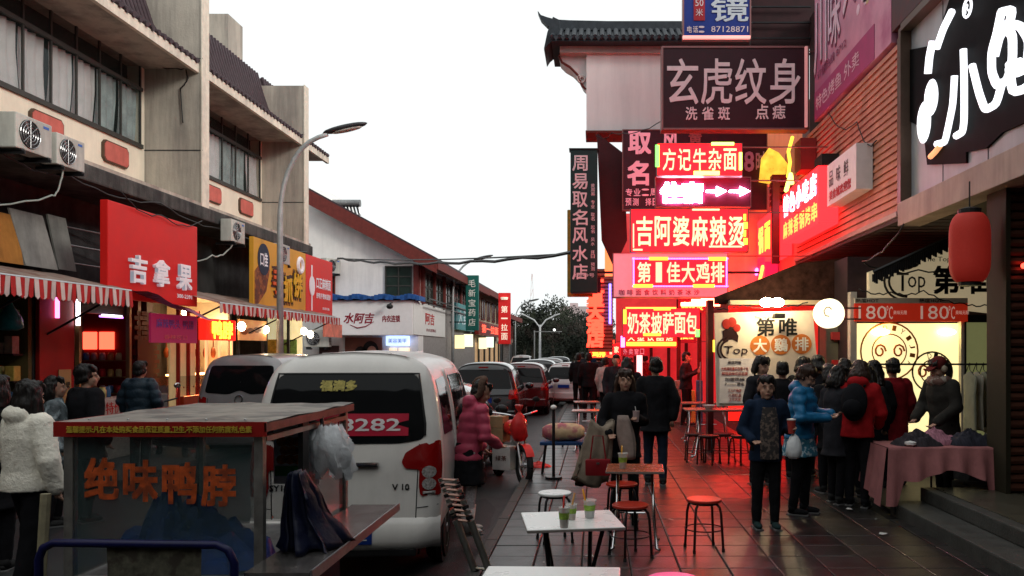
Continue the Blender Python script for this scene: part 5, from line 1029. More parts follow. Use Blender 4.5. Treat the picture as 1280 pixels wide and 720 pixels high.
for k in range(4): SR.p('red_fill_tube', MB().cyl((1.75 + k * .32, 17.3 + k * .9, 2.75 + .12 * k), (2.55 + k * .32, 17.3 + k * .9, 2.75 + .12 * k), .04, n=8), emi('red fill glow', (1, .03, .015), 105))  # made-up tubes, added to throw red light onto the paving
SB = T('menu_light_panel', 'tall glowing white menu panel in the red lit shop', 'menu panel', (PX(799, 19), 19, 0), w=True)
SB.p('panel', MB().bx(PX(796, 19), PX(803, 19), 19, 19.1, 1.0, PZ(444, 19)), emi('pink white panel', (1, .5, .5), 1.8)); SB.p('post', MB().bx(PX(799, 19), PX(800, 19), 19.03, 19.07, 0, 1), BLKMET)
RW = one('red_shop_backdrop', MB().bx(PX(770, 27), 5.0, 27, 27.2, 0, 6.2), mat('red glowing far wall', (.5, .1, .1), .7, var=.25, vs=2, emit=(1, .02, .03), es=.45), 'self-glowing red wall closing the arcade behind the crowd', 'wall', (3, 27, 0))  # emission added so this wall sends red glow onto the paving

# dark frames, doors and hanging lights that break up the red lit shopfronts
for k, (px, d) in enumerate(((778, 26.8), (792, 26.8), (812, 26.8), (834, 26.8), (856, 26.8), (846, 21.3), (872, 21.3), (884, 21.3))):
    SR.p('door_frame', MB().bx(PX(px, d), PX(px, d) + .1, d, d + .08, 0, 3.1), mat('dark red pier'))
for k, (a, b, z0, z1, d, tx) in enumerate(((780, 811, 2.0, 2.45, 26.7, '奶茶热饮'), (836, 870, 2.0, 2.5, 22.6, '牛肉面馆'), (848, 882, 2.75, 3.1, 21.2, '麻辣烫'))):
    q_ = SR.p('lintel_sign', MB().bx(PX(a, d), PX(b, d), d, d + .08, z0, z1), mat('dim red sign')); lettering(SR, tx, ((PX(a, d) + PX(b, d)) / 2, d - .005, (z0 + z1) / 2), UC, ((PX(b, d) - PX(a, d)) * .8, (z1 - z0) * .6), ledo, parent=q_, off=.02)
for k in range(7): SR.p('hanging_lamp', MB().ell((PX(800 + k * 12, 22), 22 + (k % 3), 2.6 + .1 * (k % 2)), (.07, .07, .07), 8, 6), emi('red hot lamp', (1, .12, .06), 40), smooth=True)
for k in range(5): SR.p('stacked_goods', MB().bx(PX(835 + k * 9, 21), PX(842 + k * 9, 21), 20.9, 21.2, 0, .8 + .25 * (k % 3), bev=.02), random.choice(goods))
SR.p('awning_slope', MB().add([(3.0, 17.0, 2.75), (5.0, 17.0, 3.5), (5.0, 14.5, 3.5), (3.4, 14.5, 2.75)], [(0, 1, 2, 3)]), mat('pink lit canopy', (.55, .2, .18), .7, var=.2))

for k, z in enumerate((.5, .95, 1.35, 1.75, 2.15)):       # shelf bays on the cross walls facing down the street
    s_ = SF.p('shelf', MB().bx(-9.9, -8.5, 12.25, 12.48, z - .025, z), BLKMET); x = -9.85
    while x < -8.55:
        w_ = random.uniform(.07, .18)
        if random.random() < (.95 if k > 2 else .7): SF.p('package', MB().bx(x, x + w_, 12.27, 12.42, z, z + random.uniform(.1, .26), bev=.01), random.choice(goods), s_)
        x += w_ + .012
for k in range(3):
    s_ = RS.p('wall_shelf', MB().bx(-9.9, -8.6, 15.3, 15.48, 1.0 + k * .3, 1.02 + k * .3), mat('brass strip'))
    for j in range(8): RS.p('jar', MB().lathe((-9.8 + j * .15, 15.4, 1.02 + k * .3), [(.05, 0), (.055, .02), (.055, .1), (.04, .14)], 8), random.choice(goods), s_, smooth=True)
for j in range(9): DK.p('hanging_duck', MB().ell((-9.7 + j * .17, 18.3, 1.75), (.055, .06, .12), 8, 6).tube([(-9.7 + j * .17, 18.3, 1.85), (-9.7 + j * .17, 18.3, 2.05)], .012, 5), mat('roast skin'), smooth=True)
DK.p('duck_rail', MB().tube([(-9.9, 18.3, 2.05), (-8.2, 18.3, 2.05)], .015, 6), STEEL)
DK.p('wall_light', MB().bx(-9.6, -8.5, 18.44, 18.48, 2.4, 2.46), emi('orange glow strip', (1, .45, .15), 12))
for j, (x, c) in enumerate(((-9.6, (.6, .1, .05)), (-9.1, (.65, .4, .08)), (-8.6, (.2, .35, .1)))): BS.p('menu_poster', MB().bx(x, x + .38, 23.06, 23.098, 1.3, 2.1), mat('menu poster %d' % j, c, .5, var=.5, vs=9))
for j in range(10): BS.p('tray', MB().box((-8.35, 19.9 + j * .28, 1.06), (.3, .22, .1), None, .01), random.choice(goods))
# ================================================================ VEHICLES
def interp(tab, t):
    if t <= tab[0][0]: return tab[0][1]
    for (a, b), (c, d) in zip(tab, tab[1:]):
        if t <= c: 
            k = (t - a) / (c - a); return b + (d - b) * k
    return tab[-1][1]
class Vehicle(T):
    def __init__(s, name, label, cat, loc, rz, paint, half, top, zb, L, lean, group=None, wheels=(.75, 3.1), wr=.28, corner=.1, front=None):
        T.__init__(s, name, label, cat, loc, rz, group)
        s.half, s.top, s.zb, s.L, s.lean, s.H, s.corner = half, top, zb, L, lean, half[-1][1], corner
        # dense half outline by Catmull-Rom
        pts = [Vector((x, z, 0)) for x, z in half]; P = []
        for i in range(len(pts) - 1):
            p0, p1, p2, p3 = pts[max(i - 1, 0)], pts[i], pts[i + 1], pts[min(i + 2, len(pts) - 1)]
            for k in range(3):
                t = k / 3; P.append(.5 * ((2 * p1) + (-p0 + p2) * t + (2 * p0 - 5 * p1 + 4 * p2 - p3) * t * t + (-p0 + 3 * p1 - 3 * p2 + p3) * t ** 3))
        P.append(pts[-1]); s.P = P
        full = [(p.x, p.y) for p in P] + [(-p.x, p.y) for p in reversed(P[1:-1])]
        zc = .9 if s.H > 1.6 else .75; rings = []
        for sc in (.03, .3, .6, .8, .88, .93, .97, 1.0):
            rings.append([Vector((x * sc, s.rear_y(zc + (z - zc) * sc, sc), s.tz(0.0 if sc < 1 else .05, zc + (z - zc) * sc))) for x, z in full])
        ys = [.22, .35] + [y for y, _ in top if y > .4]
        for y in ys:
            f = 1.0 if y < L - .35 else 1 - .18 * ((y - L + .35) / .35) ** 2
            rings.append([Vector((x * f, y + (interp(lean, z) * (1 - min(1, y / .5))), s.tz(y, z))) for x, z in full])
        last = rings[-1]; c = sum(last, Vector()) / len(last)
        for q, dy in ((.85, .05), (.4, .08), (.03, .08)): rings.append([c + (p - c) * q + Vector((0, dy, 0)) for p in last])
        s.body = s.p('body', MB().loft(rings), paint, smooth=True)
        rb = mat('tyre rubber', (.015, .015, .015), .8, var=.2)
        for y in wheels:
            for sx in (-1, 1):
                hw = s.hw(.4)
                s.p('wheel_arch', MB().lathe((0, 0, 0), [(wr + .05, -.05), (wr + .05, .0)], 24).xf(Matrix.Translation((sx * (hw - .015), y, wr)) @ Matrix.Rotation(sx * PI / 2, 4, 'Y')), BLACK)
                w = s.p('wheel', MB().lathe((0, 0, 0), [(wr * .6, -.16), (wr * .93, -.15), (wr, -.11), (wr, -.03), (wr * .93, .012), (wr * .62, .014)], 24).xf(Matrix.Translation((sx * (hw - .01), y, wr)) @ Matrix.Rotation(sx * PI / 2, 4, 'Y')), rb, smooth='auto')
                s.p('rim', MB().lathe((0, 0, 0), [(wr * .6, -.1), (wr * .62, .016), (wr * .5, .0), (wr * .2, -.01), (wr * .15, .02), (.01, .025)], 16).xf(Matrix.Translation((sx * (hw - .01), y, wr)) @ Matrix.Rotation(sx * PI / 2, 4, 'Y')), STEEL, w, smooth='auto')
        s.p('underbody', MB().bx(-.6, .6, .15, L - .2, .18, .42), BLACK)
    def tz(s, y, z):
        t = interp(s.top, y)
        return z if z < s.zb else s.zb + (z - s.zb) * (t - s.zb) / (s.H - s.zb)
    def hw(s, z):
        m = 0; P = s.P
        for a, b in zip(P, P[1:]):
            if min(a.y, b.y) <= z <= max(a.y, b.y) and abs(b.y - a.y) > 1e-6:
                m = max(m, a.x + (b.x - a.x) * (z - a.y) / (b.y - a.y))
        return m
    def rear_y(s, z, sc=0):
        c = s.corner; return interp(s.lean, z) + (0 if sc < .85 else c * ((sc - .85) / .15) ** 2.2)
    def rmap(s, x, z, o): 
        sc = abs(x) / max(s.hw(z), .05); return Vector((x, s.rear_y(z, min(sc, 1)) - o, z))
    def smap(s, sx):
        def f(y, z, o):
            t = interp(s.top, y); z0 = z if z < s.zb else s.zb + (z - s.zb) * (s.H - s.zb) / max(t - s.zb, .05)
            return Vector((sx * (s.hw(min(z0, s.H - .02)) + o), y, z))
        return f
    def panel(s, name, poly, fn, m, off=.006, parent=None, rnd=.0, label=None, rings=5):
        # round corners, densify
        n = len(poly); q = []
        for i in range(n):
            p, a, b = Vector(poly[i]), Vector(poly[i - 1]), Vector(poly[(i + 1) % n])
            r = min(rnd, (a - p).length * .45, (b - p).length * .45)
            if r > 0:
                p0 = p + (a - p).normalized() * r; p1 = p + (b - p).normalized() * r
                for k in range(5): t = k / 4; q.append(p0.lerp(p, t).lerp(p.lerp(p1, t), t))
            else: q.append(p)
        d = []
        for i in range(len(q)):
            a, b = q[i], q[(i + 1) % len(q)]; k = max(1, int((b - a).length / .12))
            for j in range(k): d.append(a.lerp(b, j / k))
        c = sum(d, Vector((0, 0))) / len(d); R_ = [[fn(p.x, p.y, -.012) for p in d], [fn(p.x, p.y, off) for p in d]]
        for k in range(1, rings): 
            t = 1 - k / rings; R_.append([fn(*(c + (p - c) * t), off) for p in d])
        R_.append([fn(*(c + (p - c) * .01), off) for p in d])
        return s.p(name, MB().loft(R_, caps=False), m, parent, smooth='auto', label=label)
    def line(s, name, pts, fn, m=BLACK, r=.006, off=.0, parent=None):
        P = []
        for a, b in zip(pts, pts[1:]):
            a, b = Vector(a), Vector(b); k = max(1, int((b - a).length / .08))
            for j in range(k): P.append(a.lerp(b, j / k))
        P.append(Vector(pts[-1])); return s.p(name, MB().tube([fn(p.x, p.y, off) for p in P], r, 5), m, parent)
VH = [(0, .24), (.55, .24), (.70, .28), (.77, .42), (.80, .7), (.80, 1.0), (.785, 1.2), (.755, 1.42), (.71, 1.62), (.655, 1.75), (.56, 1.83), (.36, 1.885), (0, 1.905)]
VT = [(0, 1.905), (.5, 1.905), (1.2, 1.92), (2.0, 1.92), (2.6, 1.9), (2.95, 1.82), (3.2, 1.6), (3.4, 1.3), (3.55, 1.08), (3.75, .98), (3.9, .86)]
VL = [(0, .05), (.3, .0), (.5, .0), (1.0, .03), (1.3, .08), (1.6, .16), (1.8, .24), (1.9, .3)]
whitep = mat('white van paint', (.78, .75, .71), .32, var=.05, vs=2, coat=.4, streak=.1, col2=(.6, .56, .52), c2t=(.55, .75), c2s=1.5)
redlens = mat('red lamp lens', (.24, .005, .005), .15, var=.1, coat=.5); clearlens = mat('clear lamp lens', (.3, .28, .27), .15, var=.6, vs=60, coat=.6)
van = Vehicle('white_van', 'large white minivan in front with a red number sticker in its rear window', 'van', (-2.1, 7.0, -.12), R(3.8), whitep, VH, VT, 1.0, 3.9, VL)
rw = van.panel('rear_window', [(-.655, 1.17), (-.66, 1.3), (-.585, 1.715), (.585, 1.715), (.66, 1.3), (.655, 1.17), (.45, 1.135), (-.45, 1.135)], van.rmap, DARKGLASS, .006, rnd=.07)
van.line('window_seal', [(-.66, 1.2), (-.66, 1.3), (-.59, 1.72), (.59, 1.72), (.66, 1.3), (.66, 1.2)], van.rmap, BLACK, .01, .004, rw)
van.panel('number_sticker', [(-.25, 1.2), (.52, 1.2), (.52, 1.385), (-.25, 1.385)], van.rmap, mat('crimson sticker', (.35, .01, .03), .4, emit=(.3, .01, .03), es=.1), .009, rw, rings=2)
def onrear(v, body, cx, cz, w, h, m, off=.012, name='lettering', bold=.0, parent=None):
    mb = text_mb(body, (0, 0, 0), UC, (w, h), .002, bold)
    mb.v = [tuple(v.rmap(p[0] + cx, p[2] + cz, off - p[1])) for p in mb.v]; return v.p(name, mb, m, parent, fix=False)
onrear(van, '8282', .2, 1.293, .5, .1, mat('sticker white', (.75, .7, .7), .5), .011, 'sticker_digits', .012, rw)
onrear(van, '福满多', -.08, 1.62, .3, .085, mat('gold foil print', (.5, .42, .12), .5, var=.4, vs=30), .01, 'gold_sticker', .05, rw)
onrear(van, 'V 10', .465, .775, .14, .05, mat('dark chrome', (.06, .05, .05), .3, .8), .006, 'model_lettering', .02)
onrear(van, 'SY1021', -.5, .775, .22, .05, mat('dark chrome'), .006, 'model_lettering', .02)
for sx in (-1, 1):
    tl = van.panel('tail_light', [(sx * a, b) for a, b in ((.47, .98), (.5, 1.06), (.62, 1.13), (.785, 1.16), (.80, .95), (.79, .7), (.63, .7), (.615, .78), (.62, .92), (.5, .93))], van.rmap, redlens, .014, rnd=.02)
    for z, r_ in ((.9, .06), (.8, .058)):
        van.panel('reflector_lens', [(sx * .7 + r_ * math.cos(a * PI / 6), z + r_ * .85 * math.sin(a * PI / 6)) for a in range(12)], van.rmap, clearlens, .02, tl, rings=2)
    van.panel('reflector_lens', [(sx * a, b) for a, b in ((.65, .74), (.75, .74), (.75, .715), (.65, .715))], van.rmap, clearlens, .018, tl, rings=2)
van.line('tailgate_seam', [(.615, 1.13), (.6, .8), (.59, .5), (.54, .435), (-.54, .435), (-.59, .5), (-.6, .8), (-.615, 1.13)], van.rmap, BLACK, .005, -.001)
van.line('bumper_seam', [(-.77, .62), (-.6, .6), ], van.rmap, BLACK, .004, 0); van.line('bumper_seam', [(.77, .62), (.6, .6)], van.rmap, BLACK, .004, 0)
van.p('bumper', MB().loft([[van.rmap(x, z, o) for z, o in ((.25, .0), (.26, .04), (.33, .055), (.47, .045), (.52, .0))] for x in [(-.79 + 1.58 * k / 20) for k in range(21)]], closed=False), whitep, smooth=True)
van.p('bumper_lip', MB().bx(-.6, .6, -.03, .1, .2, .27, bev=.02), BLACK)
van.p('handle_garnish', MB().bx(-.26, .28, -.018, .03, .95, .985, bev=.012), CHROME, smooth='auto')
van.p('number_plate', MB().bx(-.24, .24, -.062, -.04, .31, .45, bev=.008), mat('blue plate', (.01, .04, .25), .4)); onrear(van, '浙A·8282', 0, .38, .4, .08, WHITE, .07, 'plate_text')
van.p('roof_ridge', MB().tube([(.3, .5, 1.885), (.3, 2.5, 1.902)], .012, 6), whitep); van.p('roof_ridge', MB().tube([(-.3, .5, 1.885), (-.3, 2.5, 1.902)], .012, 6), whitep)
for sx in (-1, 1):
    sm_ = van.smap(sx)
    van.panel('quarter_window', [(.33, 1.18), (.42, 1.66), (1.05, 1.68), (1.05, 1.16)], sm_, DARKGLASS, .005, rnd=.05)
    dr = van.panel('sliding_door', [(1.15, .42), (1.15, 1.74), (2.3, 1.74), (2.3, .42)], sm_, whitep, .02, rnd=.05)
    van.panel('door_window', [(1.22, 1.14), (1.22, 1.68), (2.22, 1.68), (2.22, 1.12)], sm_, DARKGLASS, .026, dr, rnd=.05)
    van.panel('red_decal', [(1.3, .75), (1.3, 1.06), (2.1, 1.06), (2.1, .75)], sm_, mat('red decal', (.4, .02, .02), .5, var=.2), .024, dr, rings=2)
    van.p('door_handle', MB().box(sm_(1.3, 1.06, .045), (.03, .16, .035), None, .01), BLACK, dr)
    van.panel('cab_window', [(2.4, 1.12), (2.4, 1.68), (2.75, 1.64), (3.15, 1.15)], sm_, DARKGLASS, .005, rnd=.04)
    van.line('door_seam', [(2.35, .4), (2.35, 1.76)], sm_, BLACK, .005, 0); van.line('sill_seam', [(.5, .62), (1.1, .62)], sm_, BLACK, .004, 0)
    van.line('rocker_trim', [(1.1, .36), (2.7, .36)], sm_, BLACK, .03, -.01)
    van.p('mirror', MB().ell((sx * .9, 3.0, 1.22), (.1, .06, .1)), BLACK, smooth=True)
van.p('windscreen', MB().quad((-.6, 3.06, 1.7), (.6, 3.06, 1.7), (.66, 3.46, 1.2), (-.66, 3.46, 1.2)), DARKGLASS)

silver = mat('silver grey paint', (.3, .3, .3), .3, .3, var=.08, coat=.5)
van2 = Vehicle('silver_van', 'silver grey minivan further back on the left with a round badge', 'van', (-6.35, 14.9, -.12), R(-1), silver, VH, VT, 1.0, 3.9, VL)
van2.o.scale = (.98, 1, .97)
rw = van2.panel('rear_window', [(-.64, 1.2), (-.57, 1.7), (.57, 1.7), (.64, 1.2), (.2, 1.17), (0, 1.25), (-.2, 1.17)], van2.rmap, DARKGLASS, .006, rnd=.06)
van2.p('badge_ring', MB().tube([van2.rmap(.07 * math.cos(a * PI / 8), 1.08 + .07 * math.sin(a * PI / 8), .015) for a in range(17)] + [], .012, 5), CHROME)
for sx in (-1, 1): van2.panel('tail_light', [(sx * a, b) for a, b in ((.6, .75), (.6, 1.12), (.79, 1.15), (.8, .75))], van2.rmap, redlens, .012, rnd=.03)
for sx in (-1, 1): van2.panel('side_window', [(.4, 1.16), (.48, 1.64), (2.9, 1.64), (3.1, 1.14)], van2.smap(sx), DARKGLASS, .005, rnd=.05)
van2.line('tailgate_seam', [(.58, 1.1), (.57, .45), (-.57, .45), (-.58, 1.1)], van2.rmap, BLACK, .005, 0); van2.p('bumper', MB().bx(-.75, .75, -.05, .1, .25, .5, bev=.04), silver); van2.p('plate', MB().bx(-.22, .22, -.03, .02, .7, .84), mat('blue plate'))

SH_ = [(0, .22), (.6, .22), (.78, .28), (.85, .45), (.87, .7), (.86, .92), (.80, 1.1), (.70, 1.4), (.62, 1.55), (.5, 1.62), (.3, 1.66), (0, 1.67)]
ST_ = [(0, 1.62), (.5, 1.67), (1.5, 1.68), (2.4, 1.66), (2.9, 1.5), (3.4, 1.12), (3.7, 1.04), (4.2, .95), (4.5, .78)]
SL_ = [(0, .08), (.3, .0), (.9, .02), (1.2, .12), (1.6, .32)]
blackp = mat('black car paint', (.012, .013, .016), .12, .2, var=.1, coat=1)
def suv(label, loc, rz, paint, sc=1, lamp=True):
    c = Vehicle('parked_car', label, 'car', loc, rz, paint, SH_, ST_, .92, 4.5, SL_, 'cars parked along the right kerb', (.85, 3.6), .33)
    c.o.scale = (sc, sc, sc)
    c.panel('rear_window', [(-.7, 1.05), (-.58, 1.5), (.58, 1.5), (.7, 1.05)], c.rmap, DARKGLASS, .006, rnd=.05)
    for sx in (-1, 1):
        c.panel('tail_light', [(sx * a, b) for a, b in ((.62, .8), (.64, 1.02), (.83, 1.05), (.85, .8))], c.rmap, redlens, .012, rnd=.03)
        q = c.smap(sx)
        c.panel('side_window', [(.45, 1.0), (.6, 1.48), (1.5, 1.52), (1.5, .98)], q, DARKGLASS, .005, rnd=.05); c.panel('side_window', [(1.58, .98), (1.58, 1.52), (2.4, 1.5), (3.05, .99)], q, DARKGLASS, .005, rnd=.05)
        c.line('door_seam', [(1.54, .35), (1.54, 1.0)], q, BLACK, .006, 0); c.line('door_seam', [(2.6, .35), (2.6, .98)], q, BLACK, .006, 0)
        c.p('mirror', MB().ell((sx * .97, 2.85, 1.02), (.12, .07, .08)), paint, smooth=True)
    c.p('windscreen', MB().quad((-.6, 2.9, 1.47), (.6, 2.9, 1.47), (.74, 3.42, 1.12), (-.74, 3.42, 1.12)), DARKGLASS)
    c.p('bumper', MB().bx(-.8, .8, -.06, .1, .3, .55, bev=.05), paint); c.p('plate', MB().bx(-.22, .22, -.03, .02, .72, .84), mat('blue plate')); c.p('high_brake_lamp', MB().bx(-.12, .12, .2, .24, 1.535, 1.57), redlens)
    return c
s1 = suv('black people carrier nearest the motorcycle with a wide dark rear window', (-2.62, 19.4, -.12), R(1), blackp); s1.o.scale = (.95, .9, .98)
s2 = suv('dark red tinted car second in the kerbside line', (-2.2, 24.6, -.12), 0, mat('maroon car paint', (.08, .01, .012), .15, .2, coat=1, var=0), .93)
s3 = suv('third dark car in the kerbside line', (-2.15, 30, -.12), R(-1), blackp, .95)
s4 = suv('grey car in the kerbside line beyond the dark ones', (-2.1, 36, -.12), 0, silver, .95)
s5 = suv('far dark car in the kerbside line', (-2.05, 44, -.12), 0, blackp, .95)
s6 = suv('white car parked at an angle beside the far crowd', (-1.1, 28.5, -.12), R(-14), mat('white car paint', (.6, .6, .6), .3, coat=.6, var=0), .9)
s7 = suv('oncoming looking white car far along the left lane', (-5.2, 58, -.12), 0, mat('white car paint'), .95)
# silver hatchback
HH = [(0, .2), (.6, .2), (.76, .26), (.81, .42), (.82, .65), (.80, .85), (.74, 1.05), (.62, 1.28), (.52, 1.37), (.35, 1.42), (0, 1.44)]
HT = [(0, 1.05), (.3, 1.25), (.6, 1.4), (1.1, 1.44), (1.9, 1.43), (2.3, 1.3), (2.8, .98), (3.3, .9), (3.6, .82), (3.75, .7)]
hb = Vehicle('parked_car', 'small silver hatchback between the white van and the black people carrier', 'car', (-2.4, 11.35, -.12), R(1), mat('light silver paint', (.42, .4, .39), .25, .4, coat=1, var=0), HH, HT, .85, 3.75, [(0, .05), (.4, 0), (.9, .05), (1.4, .1)], 'cars parked along the right kerb', (.65, 3.0), .28)
for sx in (-1, 1):
    q = hb.smap(sx); hb.panel('side_window', [(.5, .92), (.75, 1.28), (1.3, 1.33), (1.3, .9)], q, DARKGLASS, .005, rnd=.04); hb.panel('side_window', [(1.37, .9), (1.37, 1.33), (1.95, 1.31), (2.5, .92)], q, DARKGLASS, .005, rnd=.04)
    hb.line('door_seam', [(1.34, .3), (1.34, .9)], q, BLACK, .005, 0); hb.p('mirror', MB().ell((sx * .9, 2.35, .96), (.11, .06, .075)), BLACK, smooth=True); hb.panel('tail_light', [(sx * a, b) for a, b in ((.55, .7), (.58, .9), (.76, .92), (.8, .7))], hb.rmap, redlens, .01)
hb.p('windscreen', MB().quad((-.5, 2.2, 1.33), (.5, 2.2, 1.33), (.66, 2.76, 1.01), (-.66, 2.76, 1.01)), DARKGLASS); hb.panel('rear_window', [(-.6, .95), (-.5, 1.3), (.5, 1.3), (.6, .95)], hb.rmap, DARKGLASS, .004)

# ---------------------------------------------------------------- motorcycle
def wheel_parts(t, c, r, tw=.05, dirv=Vector((0, 1, 0))):
    ax = Vector((dirv.y, -dirv.x, 0)); c = Vector(c); q = ax.to_track_quat('Z', 'Y').to_matrix().to_4x4(); X = Matrix.Translation(c) @ q
    tor = []
    for k in range(29): a = k * PI / 14; tor.append((r * .9 * math.cos(a), r * .9 * math.sin(a), 0))
    w = t.p('wheel', MB().tube(tor, tw, 8, caps=False).xf(X), RUBBER, smooth=True)
    t.p('rim', MB().tube([(p[0] * .84, p[1] * .84, 0) for p in tor], .018, 6, caps=False).xf(X), STEEL, w, smooth=True)
    sp = MB()
    for k in range(14): a = k * PI / 7; sp.tube([(0, 0, .03 * (-1) ** k), (r * .76 * math.cos(a), r * .76 * math.sin(a), 0)], .004, 4)
    sp.cyl((0, 0, -.05), (0, 0, .05), .035); t.p('spokes', sp.xf(X), STEEL, w)
    return w
A_, B_ = Vector((-1.02, 11.95, -.12)), Vector((-1.52, 13.05, -.12)); dv = (A_ - B_).normalized(); ang = math.atan2(dv.y, dv.x) - PI / 2
mt = T('motorcycle', 'delivery motorcycle loaded with boxes at the kerb beside the silver hatchback', 'motorcycle', (B_ + A_) / 2, ang)
wheel_parts(mt, (0, .6, .28), .28); wheel_parts(mt, (0, -.6, .28), .28)
mt.p('fork', MB().tube([(.05, .6, .28), (.06, .4, .8), (.06, .36, .95)], .018, 6), STEEL); mt.p('fork', MB().tube([(-.05, .6, .28), (-.06, .4, .8), (-.06, .36, .95)], .018, 6), STEEL)
mt.p('front_mudguard', MB().loft([[Vector((x, .6 + (.31) * math.cos(a), .28 + .31 * math.sin(a))) for x in (-.06, -.03, .03, .06)] for a in [R(30 + 12 * k) for k in range(11)]], closed=False, caps=False), RED, smooth=True)
mt.p('fuel_tank', MB().ell((0, .12, .78), (.13, .26, .12)), RED, smooth=True); mt.p('seat', MB().box((0, -.3, .78), (.24, .55, .1), None, .04), BLACK)
mt.p('engine', MB().box((0, .05, .42), (.22, .34, .3), None, .05).cyl((0, .15, .5), (0, .3, .62), .07), DIRTYSTEEL); mt.p('frame', MB().tube([(0, .38, .85), (0, .2, .3), (0, -.2, .28), (0, -.5, .7), (0, .3, .72)], .022, 6).tube([(.07, -.6, .28), (.07, -.1, .32)], .016, 6), BLACK)
mt.p('handlebar', MB().tube([(-.34, .2, 1.02), (-.2, .32, 1.0), (0, .36, .96), (.2, .32, 1.0), (.34, .2, 1.02)], .014, 6), CHROME); mt.p('headlight', MB().ell((0, .46, .86), (.1, .08, .1)), CHROME, smooth=True)
for s_ in (-1, 1): m_ = mt.p('mirror', MB().ell((s_ * .3, .28, 1.2), (.06, .015, .04)).tube([(s_ * .25, .26, 1.02), (s_ * .3, .28, 1.18)], .006, 5), BLACK)
mt.p('exhaust', MB().cyl((.13, 0, .3), (.14, -.62, .36), .04, .05), CHROME, smooth='auto'); mt.p('rear_mudguard', MB().bx(-.07, .07, -.95, -.5, .6, .63), BLACK); mt.p('indicator', MB().ell((.15, .45, .85), (.03, .03, .02)), mat('amber lens', (.7, .2, .02), .2))
cb = mat('cardboard', (.3, .19, .1), .8, var=.15); wc = mat('white carton', (.5, .47, .45), .7, var=.15)
def at(px, d, z): return (PX(px, d), d, z)
def carton(label, c, s, m, rz=0, print_=None):
    t = T('carton', label, 'box', (c[0], c[1], c[2]), rz); t.p('box', MB().box((0, 0, s[2] / 2), s, None, .006), m); t.p('tape', MB().bx(-.025, .025, -s[1] / 2 - .001, s[1] / 2 + .001, s[2] - .001, s[2] + .002), mat('tape', (.35, .25, .15), .4))
    if print_: lettering(t, print_, (0, -s[1] / 2 - .001, s[2] / 2), UC, (s[0] * .6, s[2] * .22), mat('box print', (.1, .03, .02), .6))
    return t
carton('white carton strapped low on the motorcycle side', at(633, 12.2, .08), (.3, .3, .34), wc, R(-25), '绿茶')
carton('brown cardboard box above the white carton on the motorcycle', at(622, 12.6, .44), (.3, .26, .2), cb, R(-20))
carton('brown cardboard box on top of the motorcycle load', at(622, 12.62, .645), (.26, .26, .17), cb, R(-14))
def bagmesh(c, r, h, seed=0, knot=True, n=22, jag=.16):
    rnd = random.Random(seed); mb = MB(); rings = []
    prof = [(.02, 0), (.6, .02), (.95, .16), (1, .38), (.88, .62), (.55, .82), (.18, .93)] + ([(.12, .97), (.3, 1.08), (.42, 1.18)] if knot else [(.03, .97)])
    for j, (a, b) in enumerate(prof):
        rings.append([Vector((c[0] + r * a * (1 + jag * noise.noise(Vector((math.cos(k * 2 * PI / n) * 2.2, math.sin(k * 2 * PI / n) * 2.2, b * 3 + seed)))  * 1.6) * math.cos(2 * PI * k / n), c[1] + r * a * (1 + jag * noise.noise(Vector((k * .9, seed, b * 4)))) * math.sin(2 * PI * k / n), c[2] + h * b + r * .12 * noise.noise(Vector((k * .7, b * 5, seed))))) for k in range(n)])
    return mb.loft(rings)
one('plastic_bag', bagmesh(at(649, 12.0, .5), .12, .44, 3, jag=.4), mat('red plastic bag', (.5, .02, .02), .35, var=.2, bump=.4, bs=12), 'red plastic bag hung on the motorcycle handlebar', 'bag', at(649, 12.0, .52), smooth=True)
# e-scooter beside silver van
sc_ = T('electric_scooter', 'dark electric scooter parked beside the silver van and the duck kiosk', 'scooter', (PX(215, 14.4), 14.4, -.12), R(60))
wheel_parts(sc_, (0, .55, .22), .22); wheel_parts(sc_, (0, -.55, .22), .22)
sc_.p('body', MB().loft([[Vector((x * w, y, z)) for x, z in ((-1, .3), (-1, .5), (-.6, h), (.6, h), (1, .5), (1, .3))] for y, w, h in ((-.75, .1, .7), (-.5, .16, .78), (-.1, .15, .72), (.1, .14, .4), (.3, .14, .4), (.38, .12, .9), (.45, .08, .95))]), mat('dark scooter shell', (.03, .03, .04), .3), smooth='auto')
sc_.p('seat', MB().box((0, -.4, .82), (.26, .6, .09), None, .04), BLACK); sc_.p('handlebar', MB().tube([(-.3, .3, 1.08), (0, .4, 1.0), (.3, .3, 1.08)], .016, 6).tube([(0, .4, 1.0), (0, .52, .5)], .02, 6), BLKMET)
for s_ in (-1, 1): sc_.p('mirror', MB().ell((s_ * .33, .35, 1.3), (.07, .02, .05)).tube([(s_ * .28, .32, 1.08), (s_ * .33, .35, 1.27)], .007, 5), CHROME)
sc_.p('windshield', MB().loft([[Vector((x, .5 - abs(x) * .3, z)) for x in (-.22, -.1, 0, .1, .22)] for z in (.75, 1.0, 1.3)], closed=False, caps=False), mat('smoked shield', (.1, .1, .12), .1, alpha=.6, var=0), smooth=True); sc_.p('headlight', MB().ell((0, .52, .85), (.07, .05, .06)), CHROME, smooth=True)

